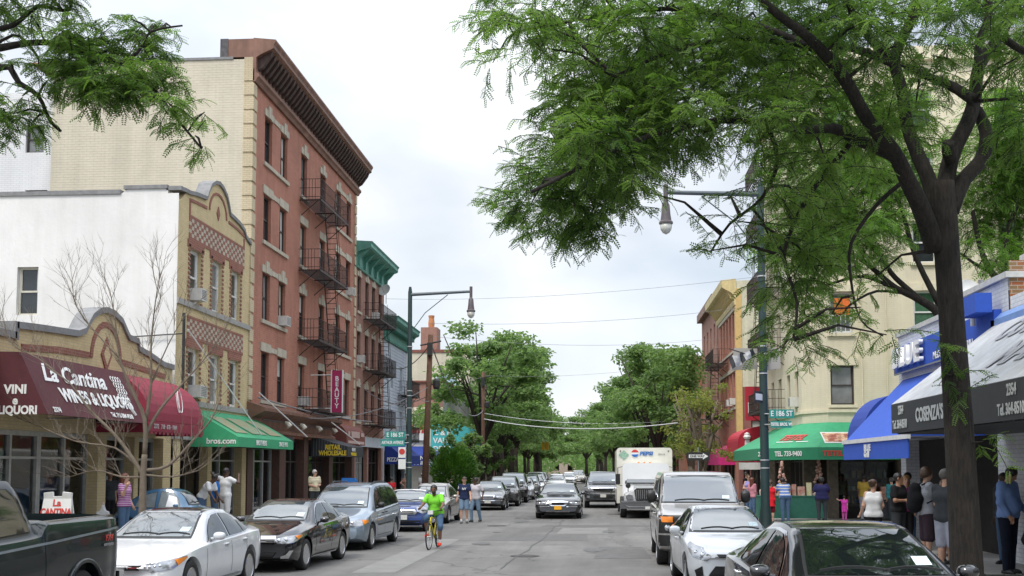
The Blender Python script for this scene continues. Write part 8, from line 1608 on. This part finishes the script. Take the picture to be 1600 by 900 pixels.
def limb_px(mb, pts, Y, r_, n=8, dY=0, jit=.0):
    out = [atY(px, py, Y+dY*i/(len(pts)-1)) for i, (px, py) in enumerate(pts)]; s = FPX/Y; m = []
    for i in range(len(out)-1):     # rounder path
        a, b_ = out[i], out[i+1]; p0 = out[max(i-1, 0)]; p3 = out[min(i+2, len(out)-1)]
        for t in (0, .33, .66): m.append(.5*((2*a)+(b_-p0)*t+(2*p0-5*a+4*b_-p3)*t*t+(3*a-p0-3*b_+p3)*t**3))
    m.append(out[-1]); rr_ = np.interp(np.linspace(0, 1, len(m)), np.linspace(0, 1, len(r_)), r_)/s*.78; mb.tube(m, list(rr_), n); return m
def leafy_tree(name, label, base, wood_fn, clumps, leaf, proto=FROND, group=None, bark=M_BARK, per=9, ntw=lambda r_: int(46*r_**1.6), roots=None, kw={}):
    t_ = thing(name, label, 'tree', base, group, world=True); tr = MB(); wood_fn(tr); trunk = tr.build('trunk', bark, t_, smooth=True)
    tw = MB(); P, D, S = [], [], []
    for (c, rad, dens) in clumps:
        twig_clump(c, rad, max(3, int(ntw(rad)*dens)), tw, P, D, S, per=per, **kw)
        if roots:
            k = min(roots, key=lambda q: (q-Vector(c)).length); d = (Vector(c)-k); 
            if .2 < d.length < 1.5: tw.tube([k, k.lerp(Vector(c), .5)+Vector((0, 0, .12*d.length)), Vector(c)], [max(.014, .028*min(1.5, d.length)), .018, .008], 5)
    tw.build('twigs', bark, t_); P, D, S = np.array(P), np.array(D), np.array(S); V, F = scatter(proto, P, D, RNG.normal(size=len(P))*.5, S)
    raw_mesh('crown', V, F, leaf, t_, smooth=False); return t_
# ---- the big honey locust on the right pavement
rootsR = []
def big(mb):
    Y = 16.0
    rootsR.extend(limb_px(mb, [(1516, 985), (1511, 900), (1506, 800), (1497, 650), (1487, 500), (1480, 400), (1473, 330), (1470, 285)], Y, [38, 31, 29, 27, 24, 24, 27, 25], 18))
    for pts, r_, dy in (([(1462, 390), (1441, 330), (1417, 279), (1395, 235), (1358, 191), (1321, 125), (1288, 84), (1259, 55), (1197, 7), (1140, -60)], [20, 17, 14, 12, 11, 8, 5], -2.0), ([(1400, 245), (1336, 216), (1299, 200), (1252, 203), (1197, 192), (1130, 188), (1060, 200), (980, 225), (900, 265), (830, 300)], [13, 11, 9, 8, 6, 5, 4, 3], -2.5),
        ([(1462, 330), (1453, 286), (1431, 235), (1417, 194), (1409, 139), (1398, 88), (1428, 22), (1450, -60), (1440, -160)], [18, 15, 13, 12, 11, 8, 6], .5), ([(1398, 92), (1365, 66), (1336, 29), (1325, 0), (1290, -80)], [10, 8, 7, 5], -1), ([(1398, 100), (1330, 75), (1250, 70), (1150, 60), (1050, 80), (960, 120)], [9, 7, 5, 4, 3], -1.5), ([(1300, 90), (1200, 45), (1080, 15), (960, 20), (860, 40), (800, 50)], [8, 6, 5, 3, 2], 1.5),
        ([(1475, 330), (1479, 279), (1490, 235), (1512, 191), (1523, 154), (1530, 103), (1563, 55), (1589, 7), (1620, -60)], [20, 17, 15, 14, 12, 10, 7], 1.0), ([(1523, 158), (1490, 136), (1453, 121), (1417, 106)], [12, 10, 8, 6], .5), ([(1530, 108), (1530, 66), (1545, 22), (1541, -40), (1520, -140)], [10, 8, 7, 5], .8),
        ([(1485, 330), (1505, 282), (1534, 249), (1541, 209), (1527, 172)], [17, 15, 14, 11], .6), ([(1487, 250), (1481, 235), (1483, 222)], [13, 12, 11], -.2), ([(1321, 125), (1240, 150), (1160, 150), (1080, 150), (1000, 180)], [7, 5, 4, 3], 2.0), ([(1336, 216), (1290, 270), (1250, 330), (1225, 400), (1245, 470), (1240, 530)], [6, 5, 4, 3, 2], -1), ([(1417, 279), (1370, 320), (1330, 380), (1330, 440), (1345, 500), (1380, 525)], [5, 4, 3, 2, 1.5], -.5), ([(1197, 192), (1215, 250), (1190, 310), (1140, 350), (1110, 395)], [5, 4, 3, 2], .5), ([(1563, 55), (1600, 80), (1660, 90), (1740, 100)], [8, 7, 5, 4], 0)):
        rootsR.extend(limb_px(mb, pts, Y, r_, 10, dy))
    c = atY(1483, 222, 15.9); mb.lathe(c, [(.09, -.03), (.095, 0), (.02, .02)], 8)
CL = [(780, 12, 38, .7), (830, 32, 42, .8), (885, 40, 42, .9), (800, 82, 24, .35), (770, 98, 16, .2), (850, 75, 30, .5), (940, 20, 45, .8), (1000, 30, 55, 1), (1060, 20, 60, 1), (920, 110, 42, .9), (960, 95, 50, 1), (1010, 100, 55, 1), (1070, 100, 65, 1.1), (1130, 60, 65, 1.1), (900, 165, 45, 1), (950, 160, 60, 1.1), (1010, 165, 60, 1.2), (1080, 165, 60, 1.1), (880, 215, 42, 1), (930, 220, 55, 1.1), (990, 225, 55, 1.1), (1045, 215, 45, .9), (1090, 215, 38, .7), (845, 270, 38, .8), (800, 275, 24, .3), (890, 275, 48, 1.1), (945, 275, 48, 1.1), (995, 270, 36, .8), (790, 320, 26, .4), (830, 318, 34, .9), (875, 330, 42, 1), (925, 335, 38, 1), (765, 332, 18, .25), (800, 352, 22, .4), (860, 358, 24, .6), (945, 355, 20, .5), (970, 310, 30, .6), (1010, 300, 20, .3),
    (1190, 40, 70, 1.1), (1250, 95, 60, 1), (1290, 30, 65, 1), (1360, 30, 60, .8), (1360, 100, 50, .7), (1440, 60, 50, .5), (1490, 20, 50, .6), (1560, 20, 50, .5), (1470, 110, 40, .35), (1590, 90, 45, .5), (1160, 120, 65, 1.1), (1200, 160, 55, .9), (1270, 165, 50, .7), (1160, 190, 45, .6), (1320, 190, 50, .8), (1390, 200, 35, .8), (1430, 170, 30, .5), (1180, 230, 30, .4), (1230, 240, 45, .6), (1290, 250, 50, .7), (1350, 260, 40, .5), (1210, 300, 42, .7), (1260, 320, 50, .8), (1190, 350, 30, .6), (1130, 310, 22, .4), (1150, 345, 26, .6), (1125, 372, 22, .5), (1108, 392, 13, .5), (1210, 390, 36, .9), (1260, 400, 50, 1), (1310, 385, 40, .7), (1225, 450, 38, 1), (1270, 455, 40, .9), (1240, 500, 36, 1), (1250, 538, 28, .8), (1222, 545, 18, .4), (1300, 490, 26, .5), (1345, 480, 14, .4), (1352, 515, 12, .5), (1385, 523, 12, .5), (1360, 440, 26, .4),
    (1500, 620, 14, .25), (1478, 540, 10, .3), (1535, 690, 16, .35), (1480, 585, 10, .3),
    (900, -60, 80, .7), (1050, -70, 90, .8), (1200, -80, 110, .8), (1350, -90, 120, .7), (1500, -90, 110, .6), (1640, 20, 110, .7), (1700, -60, 120, .6), (1450, -230, 150, .5), (1250, -200, 120, .5), (1100, -200, 110, .5), (1650, 180, 80, .5)]
clR = []
for i, (px, py, rp, dn) in enumerate(CL):
    Y = 16+(-1 if i % 2 else 1)*RNG.uniform(.2, 2.0) if not 1470 < px < 1545 or py < 200 else 15.75
    if py > 530 and px > 1460: Y = 15.7
    if px > 1100 and py > 205: dn *= .55
    elif px > 1300: dn *= .9
    elif px > 980 and py < 210: dn *= .72
    if py < -40: dn *= .6
    s = FPX/Y; clR.append((tuple(atY(px, py, Y)), rp/s, dn))
leafy_tree('honey_locust_tree', 'big honey locust with a thick dark forked trunk at the right, crown over the road', (5.25, 16, .3), big, clR, LF_DARK, roots=rootsR, ntw=lambda r_: 345*r_**2, per=10, kw=dict(lo=.25, hi=.6))
rootsL = []
def lefty(mb):
    Y = 15.5; rootsL.extend(limb_px(mb, [(-215, 985), (-210, 700), (-195, 400), (-170, 250)], Y, [34, 28, 24, 20], 14))
    for pts, r_ in (([(-195, 400), (-120, 180), (-50, 90), (0, 75), (70, 66), (140, 82), (200, 105), (240, 140), (280, 190), (315, 232)], [16, 12, 9, 7, 6, 4, 3, 2]), ([(-195, 420), (-100, 200), (0, 105), (30, 130), (60, 150), (78, 188), (95, 205)], [12, 9, 6, 4, 3]), ([(-100, 160), (-40, 60), (20, 40), (60, 10), (110, 15), (100, -40)], [9, 6, 4, 3]), ([(140, 82), (180, 98), (215, 82), (235, 50), (285, 40)], [5, 4, 3, 2]), ([(-30, 85), (20, 55), (45, 70), (60, 90)], [4, 3, 2]), ([(205, 128), (240, 150), (262, 178)], [4, 3, 2]), ([(-170, 250), (-140, 60), (-60, -60), (60, -90)], [18, 12, 8, 6])): rootsL.extend(limb_px(mb, pts, Y, r_, 8, 0))
CLL = [(25, 12, 22, .7), (50, 25, 20, .6), (85, 5, 26, .7), (15, 95, 16, .3), (35, 150, 22, .5), (20, 178, 26, .9), (50, 190, 20, .8), (105, 55, 28, 1), (140, 70, 32, 1.1), (100, 95, 26, .8), (75, 125, 20, .7), (130, 110, 34, 1.2), (165, 125, 36, 1.2), (185, 85, 30, .9), (215, 55, 30, .8), (240, 40, 22, .6), (268, 42, 14, .5), (200, 130, 30, 1), (225, 110, 28, .9), (255, 130, 24, .8), (280, 115, 16, .6), (262, 160, 24, .8), (290, 165, 14, .4), (270, 190, 14, .5), (305, 212, 13, .9), (315, 225, 10, .9), (320, 175, 8, .4), (150, 145, 18, .7), (60, 100, 20, .5), (240, 85, 22, .6), (-60, 0, 90, .5), (-120, 120, 80, .5), (60, -90, 90, .5), (-160, -100, 120, .5), (-60, 190, 50, .4), (205, 30, 14, .3)]
leafy_tree('honey_locust_tree', 'honey locust branch reaching in from the upper left corner', (-10.2, 15.5, .3), lefty, [(tuple(atY(px, py, 15.5+RNG.uniform(-.6, .6))), rp/112, dn) for px, py, rp, dn in CLL], LF_DARK, roots=rootsL, ntw=lambda r_: 460*r_**2, per=9, kw=dict(lo=.2, hi=.45))
# ---- two leafy trees in the side street behind the restaurant
rootsS = []
def side1(mb):
    for pts, r_ in (([(1478, 800), (1478, 600), (1470, 500), (1440, 470), (1400, 450), (1370, 425), (1340, 400)], [12, 10, 9, 8, 6, 5, 4]), ([(1440, 470), (1400, 435), (1385, 415), (1360, 380), (1330, 340)], [6, 5, 4, 3]), ([(1400, 452), (1350, 432), (1310, 440), (1280, 450)], [4, 3, 2]), ([(1470, 480), (1430, 400), (1410, 330), (1380, 260)], [7, 5, 4, 3]), ([(1420, 460), (1370, 455), (1330, 475), (1318, 490)], [3, 2.5, 2])): rootsS.extend(limb_px(mb, pts, 37, r_, 7))
leafy_tree('side_street_tree', 'bright green tree behind the big trunk, low limbs before the cream building', tuple(atY(1478, 800, 37)), side1, [(tuple(atY(px, py, 37+RNG.uniform(-1.5, 1.5))), rp/47, dn) for px, py, rp, dn in ((1270, 330, 50, 1), (1330, 300, 55, 1), (1390, 270, 50, 1), (1300, 370, 50, 1), (1360, 350, 45, 1), (1250, 270, 45, .8), (1320, 240, 45, .8), (1410, 330, 40, .8), (1240, 380, 40, .9), (1290, 410, 30, .6), (1430, 230, 40, .7), (1380, 400, 30, .6), (1270, 440, 24, .5), (1250, 205, 45, .8), (1300, 165, 45, .7), (1360, 190, 45, .8), (1410, 160, 40, .7), (1450, 280, 35, .7))], LF_BRI, roots=rootsS, ntw=lambda r_: 100*r_**2, per=8, kw=dict(lo=.5, hi=1.1, tw_r=.01), proto=frond_proto(.34, 6, .09, .035))
rootsT = []
def side2(mb):
    for pts, r_ in (([(1575, 800), (1572, 600), (1568, 460), (1545, 420), (1530, 380), (1520, 330)], [12, 10, 8, 6, 5, 4]), ([(1568, 470), (1575, 420), (1572, 370), (1590, 320)], [7, 6, 5, 4]), ([(1570, 460), (1600, 420), (1640, 370)], [6, 5, 4]), ([(1545, 425), (1520, 410), (1500, 395)], [4, 3, 2])): rootsT.extend(limb_px(mb, pts, 38, r_, 7))
leafy_tree('side_street_tree', 'bright green tree rising behind the brick chimney at the right edge', tuple(atY(1575, 800, 38)), side2, [(tuple(atY(px, py, 38+RNG.uniform(-1.5, 1.5))), rp/46, dn) for px, py, rp, dn in ((1550, 230, 55, 1), (1590, 190, 50, .9), (1560, 290, 55, 1), (1600, 280, 50, 1), (1530, 340, 45, .9), (1590, 350, 50, .9), (1620, 400, 50, .9), (1520, 390, 24, .5), (1560, 170, 40, .7), (1640, 250, 60, .8), (1590, 405, 30, .5), (1545, 400, 28, .5), (1600, 240, 50, .8))], LF_BRI, roots=rootsT, ntw=lambda r_: 95*r_**2, per=8, kw=dict(lo=.5, hi=1.1, tw_r=.01), proto=frond_proto(.34, 6, .09, .035))
# ---- bare young tree in front of the wine shop
def bare():
    t_ = thing('bare_tree', 'young bare tree with pale twigs in front of the wine shop awnings', 'tree', (-9.3, 22.5, .3), world=True); mb = MB(); Y = 22.5; tips = []
    mains = [([(222, 835), (223, 780), (224, 740), (226, 710)], [9, 8, 7, 6]), ([(225, 745), (206, 715), (180, 680), (140, 640), (110, 600), (75, 575)], [5, 4.5, 3.5, 2.5, 1.5, 1]), ([(226, 712), (226, 655), (207, 612), (187, 560), (180, 500), (172, 455)], [5.5, 4.5, 3.2, 2.2, 1.4, .8]), ([(227, 680), (250, 640), (285, 600), (320, 560), (345, 525)], [4, 3, 2.2, 1.3, .7]), ([(226, 735), (262, 728), (300, 690), (330, 655), (345, 620)], [4, 3, 2.2, 1.4, .8]), ([(228, 660), (236, 600), (236, 540), (243, 470), (250, 430)], [4, 3, 2, 1.2, .7]), ([(224, 745), (190, 745), (150, 735), (110, 745)], [2.5, 2, 1.4, .8]), ([(215, 730), (180, 700), (120, 690), (70, 670), (20, 650)], [2.5, 2, 1.5, 1, .6]), ([(187, 560), (150, 520), (120, 480), (112, 440)], [2, 1.4, .9, .5]), ([(236, 600), (262, 540), (290, 490)], [2, 1.3, .6]), ([(228, 742), (270, 745), (310, 735)], [2.5, 1.8, 1]), ([(110, 600), (60, 560), (20, 540), (0, 500)], [1.6, 1.2, .8, .5])]
    for pts, r_ in mains: m = limb_px(mb, pts, Y, r_, 8, random.Random(int(pts[-1][0])).uniform(-1.2, 1.2) if pts[0][0] < 222 or pts[0][0] > 223 else 0); tips.append(m)
    mb.build('trunk', M_BARKP, t_, smooth=True); tw = MB(); rr = random.Random(9)
    def grow(p, d, L_, r_, dep):
        q = p+d*L_*.5+Vector((rr.uniform(-.04, .04), rr.uniform(-.04, .04), .03)); e = q+(d+Vector((0, 0, .15))).normalized()*L_*.5; tw.tube([p, q, e], [r_, r_*.75, r_*.45], 4, cap=False)
        if dep > 0:
            for _ in range(rr.choice((2, 3))): nd = (d+Vector((rr.uniform(-.8, .8), rr.uniform(-.8, .8), rr.uniform(-.3, .7)))).normalized(); grow(p.lerp(e, rr.uniform(.4, 1)), nd, L_*rr.uniform(.55, .8), r_*.6, dep-1)
    for m in tips[1:]:
        for k in range(3, len(m)):
          for _q in range(2):
            d = (m[k]-m[k-1]).normalized(); nd = (d*.6+Vector((rr.uniform(-.8, .8), rr.uniform(-.7, .7), rr.uniform(0, .9)))).normalized(); grow(m[k], nd, rr.uniform(.3, .7), .0068, 2)
    tw.build('twigs', M_BARKP, t_); return t_
bare()
# ---- street trees down both kerbs
def street_proto(seed, hgt=12.5, rad=4.6, leaf=LF_MID, nclump=34, nleaf=9500, ls=.20, bark=M_BARKF, flat=.55):
    r_ = np.random.default_rng(seed); rr = random.Random(seed); t_ = thing('street_tree', 'x', 'tree', (0, 0, 0)); mb = MB(); th = hgt*.30; mb.tube([(0, 0, -.1), (.05, 0, th*.5), (0, .05, th)], [.24, .19, .17], 9); C_ = []
    for k in range(nclump):
        a = rr.uniform(0, 6.28); el = rr.random(); rho = rad*math.sqrt(rr.random())*(1-.35*el); z = th+ (hgt-th)*(.10+.86*el*(1-.30*(rho/rad)**2)); C_.append(Vector((rho*math.cos(a), rho*math.sin(a), z)))
    for k in range(8 if rad > 2 else 5):
        a = k*.8+rr.uniform(-.3, .3); e = Vector((rad*.6*math.cos(a), rad*.6*math.sin(a), th+(hgt-th)*rr.uniform(.45, .85))); m = Vector((0, 0, th)).lerp(e, .5)+Vector((0, 0, .5)); mb.tube([(0, 0, th-.4), m, e], [.12, .08, .03], 6)
        for c in sorted(C_, key=lambda q: (q-m).length)[:5]: mb.tube([m, m.lerp(c, .6)+Vector((0, 0, .3)), c], [.05, .035, .012], 4)
    mb.build('trunk', bark, t_, smooth=True); P = []; 
    per = nleaf//nclump
    for c in C_:
        rc = rr.uniform(.8, 1.5)*rad/4.6; o = r_.normal(size=(per, 3)); o /= np.linalg.norm(o, axis=1)[:, None]; o *= (r_.random(per)**.5)[:, None]*rc; o[:, 2] *= flat; P.append(o+np.array(c))
    P = np.concatenate(P); D = r_.normal(size=P.shape); D[:, 2] = D[:, 2]*.4-.3; q = np.array([(0, 0, 0), (.35, .30, .03), (1, 0, -.12), (.35, -.30, .03)])
    V, F = scatter((q, np.array([[0, 1, 2, 3]])), P, D, r_.normal(size=len(P))*.8, r_.uniform(.7, 1.3, len(P))*ls*1.6); raw_mesh('crown', V, F, leaf, t_, smooth=False); return t_
TP = [street_proto(21), street_proto(22, 12, 4.9), street_proto(23, 13, 4.4)]; used_ = [False]*3; ORDN = ['nearest', 'second', 'third', 'fourth', 'fifth', 'sixth', 'seventh', 'eighth', 'ninth', 'tenth', 'eleventh']
def put_tree(k, x, y, rot, lab, sc_, grp, z=.15):
    if not used_[k]: o = TP[k]; used_[k] = True; o.location = (x, y, z); o.rotation_euler = (0, 0, rot); o.scale = sc_; o['label'] = lab
    else: o = dup(TP[k], (x, y, z), rot, lab, sc_)
    o['group'] = grp; return o
for i, (Y, dx, s, zs) in enumerate(((86, .2, 1.12, 1.10), (98, 1.0, 1.15, 1.12), (110, 1.4, 1.2, 1.16), (123, 1.2, 1.2, 1.15), (137, .5, 1.15, 1), (152, 0, 1.2, 1.0), (170, .6, 1.3, 1.0), (192, .5, 1.4, 1.0), (216, 1, 1.5, 1.05), (244, 1.5, 1.7, 1.1))):
    put_tree(i % 3, -9.4+bend(Y)+dx, Y, i*1.3, '%s large leafy street tree on the left kerb counting from the camera' % ORDN[i], (s, s, zs), 'leafy trees along the left kerb')
for i, (Y, dx, s, zs) in enumerate(((74, -1.1, .84, .88), (84, -.6, .9, .92), (96, -.5, 1, .95), (110, -.2, 1.1, .95), (126, 0, 1.15, .98), (144, 0, 1.2, 1), (165, -.3, 1.3, 1), (190, -.5, 1.4, 1.0), (220, -1, 1.6, 1.1), (250, -2.5, 1.8, 1.15))):
    put_tree((i+1) % 3, 4.8+bend(Y)+dx, Y, i*2.1+1, '%s leafy street tree on the right kerb counting from the camera' % ORDN[i], (s, s, zs), 'leafy trees along the right kerb')
ty = street_proto(31, 6.6, 1.7, LF_YEL, 30, 1700, .10, M_BARKP, .7); ty.location = (5.0, 56, .15); ty['label'] = 'thin young tree with sparse yellowish leaves before the right brick row'; ty.name = 'young_tree'
ty2 = dup(ty, (5.1, 64, .15), 2.0, 'second thin yellowish tree just beyond the first one'); ty2.scale = (1.1, 1.1, 1.05)
tb_ = street_proto(41, 4.6, 1.5, LF_MID, 24, 5000, .11, M_BARKF, .8); tb_.location = (-8.7, 70, .15); tb_['label'] = 'small bright green tree right of the round bush at the left kerb'; tb_.name = 'small_tree'
for (x, y, s, lab) in ((-10.6, 72, .8, 'small green tree between the round bush and the turquoise awning'), (-8.1, 75.5, .85, 'third small green tree beside the second wooden pole'), (-9.6+bend(118), 117, 1.0, 'low green tree beneath the far yellow traffic light'), (-11+bend(140), 138, 1.3, 'low green tree far beyond the yellow traffic light'), (-9+bend(92), 92, .95, 'low leafy tree beneath the nearest large left street tree'), (-9+bend(104), 104, 1.1, 'low leafy tree beneath the second large left street tree'), (5.2+bend(92), 90, 1.1, 'low leafy tree beneath the right street trees'), (5.0+bend(120), 118, 1.3, 'low leafy tree far down the right kerb'), (-7.5+bend(200), 200, 2.2, 'broad low tree near the far end of the street, left'), (4+bend(205), 205, 2.2, 'broad low tree near the far end of the street, right')): dup(tb_, (x, y, .15), x, lab, (s, s, s))
def bush(label, x, y, rx, rz, n, seed, leaf=LF_BUSH):
    r_ = np.random.default_rng(seed); t_ = thing('round_bush', label, 'bush', (x, y, .15), world=True); mb = MB(); [mb.tube([(x, y, .1), (x+rx*.5*math.cos(k), y+rx*.5*math.sin(k), .15+rz)], [.05, .02], 6) for k in range(5)]; mb.build('stems', M_BARKF, t_)
    o = r_.normal(size=(n, 3)); o /= np.linalg.norm(o, axis=1)[:, None]; lump = 1+.10*np.sin(o[:, 0]*7+o[:, 2]*5)+.08*np.sin(o[:, 1]*9-o[:, 2]*8); P = o*(r_.random(n)**.22*lump)[:, None]*np.array([rx, rx, rz])+np.array([x, y, .25+rz]); D = o+r_.normal(size=o.shape)*.4; D[:, 2] += .5
    q = np.array([(0, 0, 0), (.35, .25, 0), (1, 0, 0), (.35, -.25, 0)]); V, F = scatter((q, np.array([[0, 1, 2, 3]])), P, D, r_.normal(size=n), r_.uniform(.10, .18, n)); raw_mesh('foliage', V, F, leaf, t_, smooth=False); return t_
bush('dense dark green round bush behind the two walking men', -7.95, 59.5, 1.12, 1.5, 9000, 3)
# closing the end of the street
r = thing('end_building', 'pale pinkish building closing the far end of the street under the trees', 'building', (-14, 330, 0), world=True); body(r, -40, 12, 330, 345, 9, mat('pinkish_render', (.45, .36, .30), .8, var=.15), {'S': [(-38+i*4, -36.5+i*4, z, z+1.8) for i in range(12) for z in (1, 4.5)]})
far_ = MB(); rr = random.Random(2)
P = RNG.uniform([-90, 262, 0], [60, 325, 11], (26000, 3)); P[:, 2] = P[:, 2]*(.75+.25*np.sin(P[:, 0]*.35))+.5; q = np.array([(0, 0, 0), (.35, .3, 0), (1, 0, 0), (.35, -.3, 0)]); m_ = (np.abs(P[:, 0]+9.5) > 3.0) | (P[:, 2] > 3.2); P = P[m_]
V, F = scatter((q, np.array([[0, 1, 2, 3]])), P, RNG.normal(size=P.shape), RNG.normal(size=len(P)), RNG.uniform(.8, 1.6, len(P))); o = raw_mesh('far_tree_canopy', V, F, LF_MID, None, smooth=False); o['kind'] = 'stuff'
